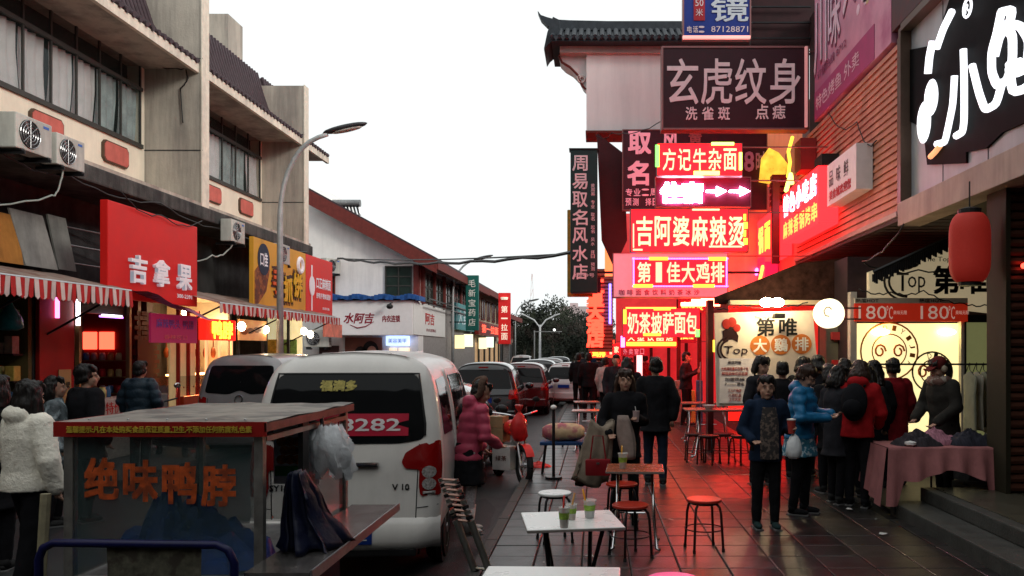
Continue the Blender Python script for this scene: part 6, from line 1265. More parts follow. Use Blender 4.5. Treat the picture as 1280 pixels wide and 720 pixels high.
# ---------------------------------------------------------------- food cart
CX0, CX1, CY0, CY1, CZ = -2.70, -1.69, 4.26, 5.72, 1.42
cart = T('food_cart', 'glass sided duck neck food cart with orange characters and a blue frame', 'food cart', (-2.2, 5.0, -.12), w=True)
alu = mat('worn aluminium', (.34, .33, .31), .4, .8, var=.25, vs=12, streak=.15); redstrip = mat('red strip label', (.3, .012, .01), .45, var=.1)
rfm = mat('dusty steel roof', (.26, .24, .21), .6, .4, var=.3, vs=5, bump=.1, col2=(.13, .12, .11), c2s=4)
rfn = 14; rings = []
for j in range(rfn + 1):
    y = CY0 - .03 + (CY1 - CY0 + .06) * j / rfn
    rings.append([Vector((CX0 - .03 + (CX1 - CX0 + .06) * i / 12, y, CZ + .02 + .012 * noise.noise(Vector((i * .4, j * .35, 1))))) for i in range(13)])
cart.p('roof_sheet', MB().loft(rings, caps=False, closed=False), rfm, smooth=True)
cart.p('roof_slab', MB().bx(CX0 - .02, CX1 + .02, CY0 - .02, CY1 + .02, CZ - .02, CZ + .004), alu)
fs = cart.p('front_label_strip', MB().bx(CX0 - .03, CX1 + .03, CY0 - .036, CY0 - .022, CZ - .055, CZ + .02), redstrip)
lettering(cart, '温馨提示:凡在本处购买食品保证质量,卫生,不添加任何防腐剂,色素', ((CX0 + CX1) / 2, CY0 - .037, CZ - .018), UC, (.93, .034), mat('yellow strip print', (.6, .42, .05), .5), name='strip_print', parent=fs, off=.02)
cart.p('side_label_strip', MB().bx(CX1 + .022, CX1 + .034, CY0 - .036, CY1 + .03, CZ - .03, CZ + .014), mat('faded red strip', (.2, .1, .09), .45, .3, var=.4, vs=8)); cart.p('side_label_strip', MB().bx(CX0 - .034, CX0 - .022, CY0 - .03, CY1 + .03, CZ - .05, CZ + .02), redstrip)
TZ = .62
for x, y in ((CX0, CY0), (CX1 - .045, CY0), (CX0, CY1 - .045), (CX1 - .045, CY1 - .045)): cart.p('corner_post', MB().bx(x, x + .045, y, y + .045, TZ, CZ - .02), alu)
for y in (4.85,): cart.p('side_mullion', MB().bx(CX1 - .03, CX1 - .002, y, y + .1, TZ, CZ - .02), mat('dark rubber seal', (.03, .03, .03), .5))
cgl = mat('grimy cart glass', (.06, .1, .1), .12, var=.4, vs=3, alpha=.3, spec=.6); cgl.node_tree.nodes['Principled BSDF'].inputs['Alpha'].default_value = .28
gp = cart.p('front_glass', MB().bx(CX0 + .045, CX1 - .045, CY0 + .01, CY0 + .018, TZ + .02, CZ - .055), cgl)
cart.p('rear_glass', MB().bx(CX0 + .045, CX1 - .045, CY1 - .02, CY1 - .012, TZ + .02, CZ - .055), cgl); cart.p('side_glass', MB().bx(CX0 + .01, CX0 + .018, CY0 + .045, CY1 - .045, TZ + .02, CZ - .055), cgl); cart.p('side_glass', MB().bx(CX1 - .02, CX1 - .012, 4.95, CY1 - .045, TZ + .02, CZ - .055), cgl)
orl = mat('orange vinyl characters', (.5, .085, .02), .6, var=.5, vs=14, col2=(.25, .05, .02), c2s=12, c2t=(.5, .6))
for i, c in enumerate('绝味鸭脖'): lettering(cart, c, (-2.51 + i * .198, CY0 + .006, 1.15 - .012 * i), UC, (.165, .2), orl, name='character', parent=gp, off=.03, ext=.002)
cart.p('deck', MB().bx(CX0 - .01, CX1 + .01, CY0 - .01, CY1 + .01, TZ - .03, TZ), DIRTYSTEEL)
cart.p('lower_body', MB().bx(CX0 + .04, CX1 - .04, CY0 + .05, CY1 - .05, .2, TZ - .031), mat('dark blue body', (.015, .02, .04), .5, var=.4))
tray = cart.p('side_tray', MB().bx(CX1 + .012, -1.36, 4.0, 5.78, .715, .74), mat('wet steel tray', (.3, .28, .27), .22, .85, var=.3, vs=9, bump=.1)); cart.p('tray_lip', MB().bx(-1.36, -1.35, 4.0, 5.78, .70, .752), STEEL, tray)
for y in (4.4, 5.5): cart.p('tray_brace', MB().tube([(-1.4, y, .7), (CX1 - .03, y, .45)], .015, 6), BLKMET, tray)
tarp = mat('blue tarpaulin cloth', (.015, .06, .3), .4, var=.5, vs=6, bump=.6, bs=14)
def drape(cx, cy, z0, rx, ry, h, seed, n=30, m=12):
    R_ = []
    for j in range(m + 1):
        t = j / m; R_.append([Vector((cx + rx * (1 - t) * math.cos(2 * PI * k / n) * (1 + .3 * noise.noise(Vector((k * .5, seed, t * 2)))), cy + ry * (1 - t) * math.sin(2 * PI * k / n) * (1 + .3 * noise.noise(Vector((k * .6, seed + 3, t * 2)))), z0 + h * (t ** .7) + .09 * h * 3 * noise.noise(Vector((k * .45, t * 5, seed))) * (1 if 0 < j else 0))) for k in range(n)])
    return MB().loft(R_, caps=False)
one('blue_tarpaulin', drape(-2.2, 4.62, .63, .42, .3, .34, 2).add(*(lambda q: (q.v, q.f))(drape(-2.32, 4.55, .63, .2, .18, .42, 8))), tarp, 'heap of blue plastic sheeting inside the glass cart', 'tarpaulin', (-2.2, 4.62, .62), smooth='auto')
bt = MB(); R_ = []
for j in range(15):
    t = j / 14; hw_ = .075 + .05 * math.sin(min(1, t * 3) * PI / 2) + .2 * t ** 2
    R_.append([Vector((-1.64 + hw_ * .5 * math.cos(2 * PI * k / 40) * (1 + .3 * math.sin(k * 1.9) * t ** .5 + .3 * noise.noise(Vector((k * .3, t * 3, 1)))) + .04 + .07 * t ** 2, 4.5 + hw_ * .8 * math.sin(2 * PI * k / 40) * (1 + .25 * math.sin(k * 1.3)) + .1 * t, 1.15 - .4 * t ** (1.25 if t < .5 else 1.1) + .025 * noise.noise(Vector((k * .6, t * 6, 3))))) for k in range(40)])
bt.loft(R_); one('draped_blue_sheet', bt, mat('navy sheet', (.002, .004, .02), .5, var=.4, bump=.5, bs=16), 'navy blue sheet draped over a bottle on the cart side tray', 'sheet', (-1.6, 4.5, .74), smooth=True)
cart.p('food_photo', MB().bx(CX1 - .05, CX1 - .046, 4.5, 4.52, .9, .91), alu)
fp = cart.p('photo_panel', MB().bx(-1.98, -1.7, CY0 + .9, CY0 + .91, .98, 1.34), mat('photo white edge', (.6, .6, .58), .5)); 
fpm = mat('nut food photo', (.35, .12, .03), .5, var=.6, vs=25)
for i in range(5):
    for j in range(3): cart.p('meatball_print', MB().prism([(.034 * math.cos(a * PI / 4), .03 * math.sin(a * PI / 4)) for a in range(8)], (-1.93 + i * .05 + .02 * (j % 2), CY0 + .899, 1.13 + j * .055), UC, UP, .003), fpm, fp)
cart.p('photo_green', MB().bx(-1.97, -1.71, CY0 + .893, CY0 + .899, 1.03, 1.09), mat('green print', (.05, .25, .06), .5), fp)
# push frame and cloth
bf = mat('dark blue enamel tube', (.006, .007, .05), .3, var=.3)
cart.p('push_frame', MB().tube([(-2.62, 3.95, .1), (-2.62, 3.95, .82), (-2.6, 3.95, .87), (-2.55, 3.95, .895), (-1.78, 3.95, .885), (-1.73, 3.95, .86), (-1.70, 3.95, .8), (-1.70, 3.95, .1)], .02, 8), bf, smooth=True)
cart.p('frame_link', MB().tube([(-2.62, 3.95, .5), (-2.62, 4.3, .5)], .015, 6), bf); cart.p('frame_link', MB().tube([(-1.7, 3.95, .5), (-1.7, 4.3, .5)], .015, 6), bf)
cart.p('hanging_cloth', MB().loft([[Vector((-2.31 + .45 * i / 10, 3.965 + .008 * math.sin(i * 1.6 + j), .875 - .6 * j / 6)) for i in range(11)] for j in range(7)], closed=False, caps=False), mat('mottled floral cloth', (.1, .095, .07), .9, var=.5, vs=22, col2=(.06, .05, .04), c2s=16), smooth=True)
cart.p('black_pad', MB().prism([(0, 0), (.26, 0), (.27, .09), (.12, .16), (.03, .12)], (-2.16, 3.9, .55), UC, UP, -.04), BLACK)
cart.p('pale_pole', MB().tube([(-2.72, 4.05, .0), (-2.685, 4.1, 1.1)], .024, 8), mat('weathered bamboo pole', (.28, .25, .16), .7, var=.3, vs=10))
for y in (4.5, 5.5):
    for x in (CX0 - .06, CX1 + .06):
        w_ = cart.p('wheel', MB().lathe((0, 0, 0), [(.15, -.03), (.19, -.025), (.19, .025), (.15, .03)], 20).xf(Matrix.Translation((x, y, .07)) @ Matrix.Rotation(PI / 2, 4, 'Y')), RUBBER)
        w_.location = (0, 0, 0)
# crumpled white bag on the cart corner
wb = T('white_plastic_bag', 'crumpled translucent white plastic bag tied to the cart corner post', 'bag', (-1.64, 5.1, 1.22)); wpm = mat('thin white plastic', (.85, .88, .9), .3, var=.1, bump=.5, bs=18, alpha=.8)
rnd = random.Random(4); mb = MB(); n = 40; R_ = []
for j in range(14):
    t = j / 13; R_.append([Vector(((.03 + .095 * math.sin(PI * (.1 + .55 * t))) * math.cos(2 * PI * k / n) * (1 + .28 * math.sin(k * 3.3 + j * .7) * t + .25 * noise.noise(Vector((k * .5, j * .5, 0)))), (.03 + .09 * math.sin(PI * (.15 + .8 * t))) * math.sin(2 * PI * k / n), .13 - .3 * t + .035 * math.sin(k * 1.1) * t + .03 * noise.noise(Vector((k * .8, j * .4, 5))))) for k in range(n)])
wb.p('bag_skirt', mb.loft(R_, caps=False).shift((.03, 0, 0)), wpm, smooth='auto'); wb.p('bag_knot', bagmesh((-.06, -.02, -.02), .055, .13, 9, False), wpm, smooth='auto'); wb.p('ribbon', MB().tube([(-.03, 0, .2), (-.01, -.02, .1), (-.04, 0, .02)], .012, 6), BLACK)
# telescopic ladder leaning on the van
ld = T('folded_ladder', 'collapsed telescopic ladder leaning against the white van', 'ladder', (-.98, 6.85, -.02))
tpv = Vector((-.29, -.02, .80)); dr_ = tpv.normalized(); sd_ = Vector((.13, -.06, .0)); chm = mat('ladder alloy', (.4, .4, .36), .3, .9, var=.15)
for s_ in (0, 1):
    o_ = sd_ * s_
    ld.p('stile', MB().tube([o_, o_ + tpv * .52], [.03, .03], 12), chm, smooth='auto'); ld.p('foot', MB().tube([o_ - dr_ * .02, o_ + dr_ * .03], .034, 10), BLACK)
    for k in range(9): ld.p('section_collar', MB().tube([o_ + tpv * (.52 + .053 * k), o_ + tpv * (.52 + .053 * k + .03)], [.031 - k * .001, .031 - k * .001], 10), BLACK if k % 2 else chm, smooth='auto')
for k in range(9): ld.p('rung', MB().tube([tpv * (.55 + .052 * k), sd_ + tpv * (.55 + .052 * k)], .012, 6), mat('rung pinkish', (.55, .35, .3), .35, .7))
ld.p('rung', MB().tube([tpv * .06, sd_ + tpv * .06], .012, 6), chm)

# ---------------------------------------------------------------- stools and tables
def make_stool(label, loc, topm, rz=0, seat='round', h=.46, r=.16):
    t = T('stool', label, 'stool', loc, rz, 'round stools around the street tables')
    t.p('seat', MB().lathe((0, 0, h - .028), [(r * .93, 0), (r, .008), (r, .022), (r * .96, .028), (.001, .028)], 28), topm, smooth='auto')
    t.p('under_ring', MB().tube([(r * .72 * math.cos(a * PI / 10), r * .72 * math.sin(a * PI / 10), h - .04) for a in range(21)], .009, 6), BLKMET, smooth=True)
    for k in range(4):
        a = PI / 4 + k * PI / 2; u = Vector((math.cos(a), math.sin(a), 0))
        t.p('leg', MB().tube([u * r * .35 + Vector((0, 0, h - .035)), u * r * .8 + Vector((0, 0, h - .04)), u * r * .98 + Vector((0, 0, h - .07)), u * r * 1.06 + Vector((0, 0, h - .13)), u * r * 1.2], [.012] * 5, 8), BLKMET, smooth=True)
        t.p('foot_cap', MB().cyl(u * r * 1.2 + Vector((0, 0, 0)), u * r * 1.195 + Vector((0, 0, .03)), .015, n=8), RUBBER)
    t.p('stretcher_ring', MB().tube([(r * 1.1 * math.cos(a * PI / 10), r * 1.1 * math.sin(a * PI / 10), h * .42) for a in range(21)], .006, 5), BLKMET, smooth=True)
    return t
rstool = mat('red laminate seat', (.42, .03, .015), .3, var=.12, vs=8); wstool = mat('white laminate', (.78, .78, .76), .28, var=.04, vs=6)
st = make_stool('red topped stool standing alone right of the red table', (PX(880, 7.6), 7.6, 0), rstool, .2)
dup(st, (.30, 7.33, 0), .5, 'red topped stool in front of the red table'); dup(st, (.26, 8.5, 0), .1, 'red topped stool tucked behind the red table')
make_stool('white topped stool left behind the white table', (-.39, 7.95, 0), wstool, .3)
make_stool('bright pink topped stool at the bottom edge of the pavement', (.45, 4.93, 0), mat('hot pink seat', (.75, .1, .35), .3, var=.08, emit=(.8, .1, .35), es=.1))
def make_table(label, loc, topm, rz, w=.6, dd=.56, h=.72, chrome=False, group='square folding street tables'):
    t = T('folding_table', label, 'table', loc, rz, group)
    t.p('tabletop', MB().bx(-w / 2, w / 2, -dd / 2, dd / 2, h - .022, h, bev=.006), topm); t.p('edge_band', MB().bx(-w / 2 - .002, w / 2 + .002, -dd / 2 - .002, dd / 2 + .002, h - .018, h - .005), mat('table edge', (.25, .22, .2), .4))
    m = CHROME if chrome else BLKMET
    for s_ in (-1, 1):
        x = s_ * w * .3
        if chrome:
            for y in (-1, 1): t.p('leg', MB().tube([(x, y * dd * .1, h - .03), (x * 1.1, y * dd * .2, h * .4), (x * 1.25, y * dd * .38, .02), (x * 1.45, y * dd * .42, .012)], .014, 8), m, smooth=True)
        else:
            t.p('leg', MB().tube([(x, -dd * .3, h - .03), (x * .5, dd * .42, .01)], .014, 8), m, smooth=True); t.p('leg', MB().tube([(x * .85, dd * .3, h - .03), (x * .4, -dd * .42, .01)], .014, 8), m, smooth=True)
    t.p('cross_bar', MB().tube([(-w * .18, 0, h * .42), (w * .18, 0, h * .42)], .009, 6), m); t.p('rail', MB().tube([(-w * .3, -dd * .3, h - .032), (w * .3, -dd * .3, h - .032)], .009, 6), m)
    return t
make_table('white folding table with plastic drink cups in the foreground', (-.16, 5.37, 0), wstool, R(9))
make_table('white table cut off by the bottom edge of the picture', (-.22, 3.9, 0), wstool, R(-2), .66, .6)
redt = mat('reddish brown tabletop', (.32, .08, .035), .25, var=.15, vs=7)
rt = make_table('red brown table with one drink cup beside the woman', (.36, 7.75, 0), redt, R(-3), .52, .52, .72, True)
dup(rt, (PX(733, 15.2), 15.2, 0), 0, 'far small table before the blue stool, nearer of the pair'); dup(rt, (PX(733, 17.8), 17.8, 0), .1, 'far small table behind the other one, below the crowd')
bt_ = make_table('long dark table with white bowl below the menu board', (PX(905, 14.2), 14.4, 0), mat('dim table top', (.2, .12, .1), .35), 0, 1.3, .6, .8, True, 'long tables by the menu board')
make_table('second long dark table left of the one below the menu board', (PX(885, 16.6), 16.8, 0), mat('dim table top'), 0, 1.1, .6, .76, True, 'long tables by the menu board')
bs_ = make_stool('small dark stool in front of the long tables, left one', (PX(868, 13.6), 13.6, 0), mat('dark seat', (.04, .02, .02), .4), 0)
for px, d, lab in ((886, 13.3, 'small dark stool in front of the long tables, second from left'), (905, 13.6, 'small dark stool in front of the long tables, third from left'), (926, 13.3, 'small dark stool in front of the long tables, nearest the boy'), (712, 15.8, 'dark stool beside the far small tables')): dup(bs_, (PX(px, d), d, 0), random.random(), lab)
# bench with sack
bn = T('blue_bench', 'low bench covered in blue cloth carrying a rolled sack', 'bench', (-.49, 12.4, 0))
bn.p('seat', MB().box((0, 0, .44), (.66, .34, .05), None, .02), mat('blue bench cloth', (.015, .05, .15), .6, var=.3, bump=.3)); 
for x in (-.25, .25):
    for y in (-.12, .12): bn.p('leg', MB().tube([(x, y, .42), (x * 1.2, y * 1.2, 0)], .016, 6), BLKMET)
sk = MB(); R_ = []
for j in range(13):
    t = j / 12; r_ = .135 * (1 - .5 * abs(t * 2 - 1) ** 4); R_.append([Vector((-.3 + .62 * t, r_ * math.cos(2 * PI * k / 20) * (1 + .15 * noise.noise(Vector((k, j * .6, 2)))), .465 + .13 + r_ * math.sin(2 * PI * k / 20) * (1 + .12 * noise.noise(Vector((k * .8, j, 7)))))) for k in range(20)])
skm = mat('ochre pink printed sack', (.6, .42, .25), .6, var=.3, vs=5, bump=.4, bs=16, col2=(.4, .12, .14), c2s=5)
one('rolled_sack', sk.loft(R_), skm, 'rolled ochre and pink sack lying on the blue bench', 'sack', (-.49, 12.4, 0), smooth=True, w=False)
po = T('slim_pole', 'slim dark pole with white cap standing by the blue bench', 'pole', (PX(692, 11.8), 11.8, 0)); po.p('shaft', MB().cyl((0, 0, 0), (0, 0, .98), .022), BLKMET); po.p('cap', MB().ell((0, 0, 1.0), (.045, .045, .035)), WHITE, smooth=True); po.p('base', MB().cyl((0, 0, 0), (0, 0, .03), .12), BLKMET)
one('red_rag', drape(PX(673, 13), 13.0, .0, .2, .14, .08, 4), RED, 'crumpled red rag on the ground by the kerb', 'rag', (PX(673, 13), 13, 0), smooth=True)
# cups
cupm = mat('clear cup plastic', (.75, .75, .72), .1, var=.05, alpha=.5); 
def cup(label, loc, r, h, liquid, straw, tilt, band=(.1, .5, .1), paper=None):
    t = T('drink_cup', label, 'cup', loc, random.random(), 'takeaway drink cups on the tables')
    t.p('cup', MB().lathe((0, 0, 0), [(r * .66, 0), (r * .7, .004), (r, h), (r * 1.06, h + .002), (r * 1.06, h - .004)], 22), paper or cupm, smooth='auto')
    if liquid: t.p('drink', MB().lathe((0, 0, .004), [(r * .64, 0), (r * .86, h * .62), (.001, h * .62)], 20), mat('drink %s' % label[:12], liquid, .3, var=.2, vs=30), smooth='auto')
    if band: t.p('printed_band', MB().lathe((0, 0, 0), [(r * .83, h * .42), (r * .94, h * .74)], 20, caps=False), mat('green cup print', band, .5, var=.5, vs=30))
    if straw: t.p('straw', MB().tube([(-.01, 0, .02), (tilt, .0, h + .07)], .0062, 8), mat('straw %.1f' % straw[0], straw, .4), smooth=True)
    if not straw: t.p('lid', MB().lathe((0, 0, h), [(r * 1.08, 0), (r * 1.08, .01), (r * .9, .02), (.001, .022)], 20), WHITE, smooth='auto')
    return t
cup('plastic cup with red straw and brown drink, front left on the white table', (PX(705, 5.1), 5.12, .72), .036, .125, (.25, .12, .05), (.5, .03, .02), .0, (.25, .4, .06))
cup('squat cup with orange green drink behind the red straw cup', (PX(714, 5.3), 5.36, .72), .036, .1, (.4, .2, .06), (.6, .3, .1), .02, (.15, .4, .1))
cup('clear cup with leaning orange straw on the white table', (PX(737, 5.4), 5.42, .72), .042, .115, (.5, .5, .48), (.8, .35, .02), -.045, (.05, .4, .1))
cup('cup with yellow straw on the red brown table', (PX(779, 7.6), 7.68, .72), .044, .14, (.35, .2, .1), (.8, .6, .05), -.01, (.1, .35, .08))
one('white_bowl', MB().lathe((PX(886, 14.3), 14.3, .8), [(.05, 0), (.1, .06), (.11, .07), (.09, .06), (.04, .01)], 18), WHITE, 'small white bowl on the long dark table', 'bowl', (PX(886, 14.3), 14.3, .8), smooth='auto')
# stall table with pink cloth
sb = T('stall_table', 'trestle stall table with scarves spread at the right kerb side', 'table', (3.75, 9.4, 0)); sb.p('tabletop', MB().bx(-.56, .62, -.33, .33, .72, .745), mat('raw board', (.12, .08, .05), .8))
for x in (-.5, .56):
    for y in (-.28, .28): sb.p('leg', MB().tube([(x, y, .72), (x, y, .02)], .018, 6), BLKMET)
pk = mat('dusty pink cloth', (.36, .14, .14), .85, var=.15, vs=6, bump=.3, bs=60); R_ = []
def edge(u): # drop length along the front
    return .62 if u < .12 else (.30 + .12 * math.sin(u * 9) * .5 + (.14 if u > .82 else 0))
NX, NZ = 48, 18; rows = []
for j in range(6): rows.append([Vector((-.6 + 1.26 * i / NX, .34 - .69 * j / 5, .752 + .006 * noise.noise(Vector((i * .3, j, 0))))) for i in range(NX + 1)])
for j in range(1, NZ + 1):
    t = j / NZ; row = []
    for i in range(NX + 1):
        u = i / NX; L_ = edge(u); row.append(Vector((-.6 + 1.26 * u + (-.05 * t if u < .12 else 0), -.35 - .035 * t * (1 + math.sin(u * 34)) - .03 * t, .752 - L_ * t)))
    rows.append(row)
cl = MB().loft(rows, caps=False, closed=False)
rows = []
for j in range(NZ + 1):
    t = j / NZ; rows.append([Vector((-.6 - .02 - .07 * t + .02 * math.sin(k * 1.7) * t, -.35 + .69 * k / 14, .752 - (.66 - .2 * (k / 14)) * t)) for k in range(15)])
cl.loft(rows, caps=False, closed=False); o = one('pink_tablecloth', cl, pk, 'dusty pink cloth hanging in folds over the stall table front', 'tablecloth', (3.75, 9.4, 0), smooth=True, w=False)
one('lower_dark_crate', MB().box((4.35, 9.45, .16), (.5, .5, .3), None, .02), mat('dark crate', (.04, .04, .03), .8), 'dark crate under the stall table on the step', 'crate', (4.35, 9.45, 0))
for k, (x, y, c, lab) in enumerate(((3.55, 9.3, (.03, .025, .03), 'dark folded scarf heap on the stall, left'), (3.8, 9.45, (.35, .15, .2), 'striped pink and grey scarf heap on the stall'), (4.15, 9.35, (.02, .02, .03), 'black scarf pile on the stall before the seller'))):
    q = drape(0, 0, 0, .26, .2, .17, 20 + k); one('scarf_heap', q, mat('scarf %d' % k, c, .9, var=.6, vs=12, stretch=(6, 1, 1)), lab, 'scarf', (x, y, .755), smooth=True, w=False)
one('white_dish', MB().lathe((0, 0, 0), [(.03, 0), (.06, .02), (.06, .045), (.001, .06)], 16), WHITE, 'small white round pot on the pink cloth', 'pot', (PX(1138, 9.15), 9.15, .757), smooth='auto', w=False)
# clothes rail
cr = T('clothes_rail', 'clothes rail with hanging garments behind the seller', 'clothes rail', (4.9, 10.9, .0)); cr.p('rail_bar', MB().tube([(-1.3, 0, 1.62), (.75, 0, 1.62)], .014, 6), BLKMET)
for x in (-1.25, -.55, .7): cr.p('upright', MB().tube([(x, 0, 1.62), (x, 0, .0)], .014, 6), BLKMET)
for k in range(8):
    c = random.choice([(.35, .32, .25), (.1, .1, .09), (.25, .25, .18), (.05, .05, .06), (.3, .25, .15)]); x = -.05 + k * .09
    g = MB(); R_ = [[Vector((x + .018 * math.cos(a * PI / 4) * (1 + .5 * math.sin(a * 2 + z * 9)), w_ * math.sin(a * PI / 4), z)) for a in range(8)] for z, w_ in ((1.52, .02), (1.47, .2), (1.2, .18), (.8, .2), (.72 + .05 * (k % 3), .2))]
    ga = T('hanging_garment', ['pale beige garment at the left end of the rail', 'dark garment second on the rail', 'khaki garment third on the rail', 'garment fourth on the rail', 'garment fifth on the rail', 'garment sixth on the rail', 'garment seventh on the rail', 'garment at the right end of the rail'][k], 'garment', (4.9, 10.9, 0), 0, 'garments on the clothes rail')
    ga.p('cloth', g.loft(R_), mat('garment cloth %d' % k, c, .9, var=.2), smooth=True); ga.p('hanger', MB().tube([(x, -.15, 1.47), (x, 0, 1.55), (x, 0, 1.64), (x, .15, 1.47)], .006, 4), BLKMET)
# low grey clothes pile near pillar
one('clothes_pile', drape(0, 0, 0, .38, .3, .5, 33), mat('dark grey clothes', (.06, .06, .06), .9, var=.5, vs=8), 'dark grey clothes pile on the step behind the stall', 'clothes pile', (PX(1235, 9.8), 9.8, .3), smooth=True, w=False)

for z in (TZ + .012, CZ - .075): cart.p('side_rail', MB().bx(CX1 - .035, CX1 + .004, CY0 + .046, CY1 - .046, z - .012, z + .016), alu)
cart.p('front_sill', MB().bx(CX0 + .046, CX1 - .046, CY0 - .004, CY0 + .03, TZ - .0, TZ + .035), alu)
for k in range(5): cart.p('roof_rivet', MB().ell((CX0 + .1 + k * .2, CY0 + .05, CZ + .026), (.008, .008, .004), 8, 5), STEEL)
# ================================================================ PEOPLE
def remesh(mb, vox, name, smooth_it=3):
    me = mb.mesh(name, BLACK, fix=False); ob = bpy.data.objects.new('w', me); TMP.collection.objects.link(ob)
    m = ob.modifiers.new('r', 'REMESH'); m.mode = 'VOXEL'; m.voxel_size = vox; m.use_smooth_shade = True
    if smooth_it: q = ob.modifiers.new('s', 'SMOOTH'); q.iterations = smooth_it; q.factor = .5
    
    with bpy.context.temp_override(scene=TMP, view_layer=TMP.view_layers[0]): dg = bpy.context.evaluated_depsgraph_get()
    out = bpy.data.meshes.new_from_object(ob.evaluated_get(dg)); bpy.data.objects.remove(ob); bpy.data.meshes.remove(me); out.name = name
    return out
def chain(mb, pts, rs, n=12, sy=1):
    mb.tube(pts, rs, n, True, sy)
    for p, r in zip(pts, rs): mb.ell(p, (r * .99,) * 3, 10, 6)
skinm = mat('skin', (.42, .24, .17), .55, var=.06, vs=10); hairm = mat('black hair', (.012, .01, .009), .4, var=.4, vs=30, bump=.5, bs=60, stretch=(1, 1, .15)); hairb = mat('brown hair', (.03, .015, .01), .4, var=.4, vs=30, bump=.5, bs=60, stretch=(1, 1, .15))
lipm = mat('lips', (.35, .12, .1), .5, var=0); eyew = mat('eye white', (.3, .27, .25), .3, var=0)
def cloth(nm, c=None, **k): k.setdefault('var', .25); k.setdefault('vs', 7); k.setdefault('bump', .35); k.setdefault('bs', 20); k.setdefault('spec', .08); return mat(nm, c, .9, **k)
def person(label, loc, rz, H, coat, trous, hem=.78, hair=hairm, hairlen=.0, arms=None, lean=0, headturn=0, headdown=0, puff=1.0, rings_=0, hood=False, shoes=None, stride=.04, vox=.013, skirt=None, sleeve=1.0, hat=None, hairvol=1.0, fur=0, detail=True, child=False, group=None, legs=None):
    """faces local -Y; arms = ((elbow),(wrist)) per side, left is +X"""
    t = T('person', label, 'person', loc, rz, group); k = H / 1.7
    V = lambda x, y, z: Vector((x, y, z)) * k
    def L(p):   # bend above the pelvis
        p = Vector(p)
        if lean and p.z > .95 * k:
            q = p - Vector((0, 0, .95 * k)); q = Matrix.Rotation(lean, 3, 'X') @ q; return q + Vector((0, 0, .95 * k))
        return p
    hs = 1.12 if child else 1.0
    hc = L(V(0, -.012, 1.585)); HR = Matrix.Rotation(headturn, 3, 'Z') @ Matrix.Rotation(headdown + lean * .6, 3, 'X')
    hp = lambda x, y, z: hc + HR @ (Vector((x, y, z)) * k * hs)
    arms = arms or (((.235, .03, 1.13), (.235, -.08, .9)), ((-.235, .03, 1.13), (-.235, -.08, .9)))
    legs = legs or ((.1, -stride), (-.1, stride))
    mb = MB()
    # head with face
    mb.ell(hp(0, .012, .03), [q * k * hs for q in (.078, .098, .098)], 20, 14, HR); mb.ell(hp(0, -.02, -.035), [q * k * hs for q in (.062, .074, .082)], 18, 12, HR)
    mb.ell(hp(0, -.062, -.09), [q * k * hs for q in (.028, .026, .024)], 12, 8, HR)
    mb.tube([hp(0, -.092, .022), hp(0, -.112, -.018), hp(0, -.104, -.03)], [.009 * k, .0145 * k, .012 * k], 8)
    for s_ in (-1, 1):
        mb.ell(hp(s_ * .034, -.076, .03), [q * k for q in (.026, .016, .009)], 10, 6, HR); mb.ell(hp(s_ * .042, -.068, -.03), [q * k for q in (.02, .018, .022)], 10, 6, HR)
        mb.ell(hp(s_ * .08, .012, -.008), [q * k for q in (.011, .02, .032)], 10, 6, HR)
    mb.tube([hp(-.022, -.088, -.058), hp(0, -.097, -.056), hp(.022, -.088, -.058)], [.006 * k, .009 * k, .006 * k], 8)
    chain(mb, [L(V(0, .015, 1.40)), L(V(0, .0, 1.49)), hp(0, .01, -.05)], [.062 * k, .05 * k, .052 * k])
    # torso core
    tor = [(.93, .13, .10), (1.02, .125, .095), (1.12, .125, .095), (1.25, .15, .11), (1.36, .16, .1), (1.42, .10, .07)]
    def torso(m_, zs, gx=0, gy=0, n=24):
        R_ = []
        for z, rx, ry in zs:
            c = L(V(0, .01, z)); RR = Matrix.Rotation(lean if z > .95 else 0, 3, 'X')
            R_.append([c + RR @ Vector(((rx + gx) * k * math.cos(2 * PI * a / n), (ry + gy) * k * math.sin(2 * PI * a / n), 0)) for a in range(n)])
        m_.loft(R_)
    torso(mb, tor)
    AR = []
    for s_, (e, w) in zip((1, -1), arms):
        sh = L(V(s_ * .17, .01, 1.385)); e = L(V(*e)); w = L(V(*w)); AR.append((sh, e, w)); chain(mb, [sh, e, w], [.05 * k, .038 * k, .026 * k])
        # hand: palm, four fingers, thumb
        d = (w - e).normalized(); side = Vector((s_, 0, 0)); side = (side - d * side.dot(d)).normalized(); nrm = d.cross(side).normalized()
        if nrm.y < 0: nrm = -nrm
        if detail:
            pc = w + d * .05 * k; mb.box(pc, (.001, .001, .001))
            mb.tube([w, w + d * .03 * k, w + d * .085 * k], [.024 * k, .034 * k, .034 * k], 12, True, .5)
            for f in range(4):
                b = w + d * .08 * k + nrm * (-.0) + d.cross(nrm) * ((f - 1.5) * .018 * k); ln = (.06, .07, .066, .052)[f] * k
                m1 = b + d * ln * .5 - nrm * .014 * k; m2 = m1 + d * ln * .3 - nrm * .026 * k
                mb.tube([b, m1, m2], [.0095 * k, .0088 * k, .0075 * k], 8)
            b = w + d * .03 * k + d.cross(nrm) * (.028 * k * (1)); mb.tube([b, b + d * .03 * k + d.cross(nrm) * .02 * k - nrm * .012 * k, b + d * .055 * k + d.cross(nrm) * .022 * k - nrm * .026 * k], [.011 * k, .0105 * k, .008 * k], 8)
        else: mb.ell(w + d * .07 * k, (.035 * k, .03 * k, .06 * k), 10, 6)
    LG = []
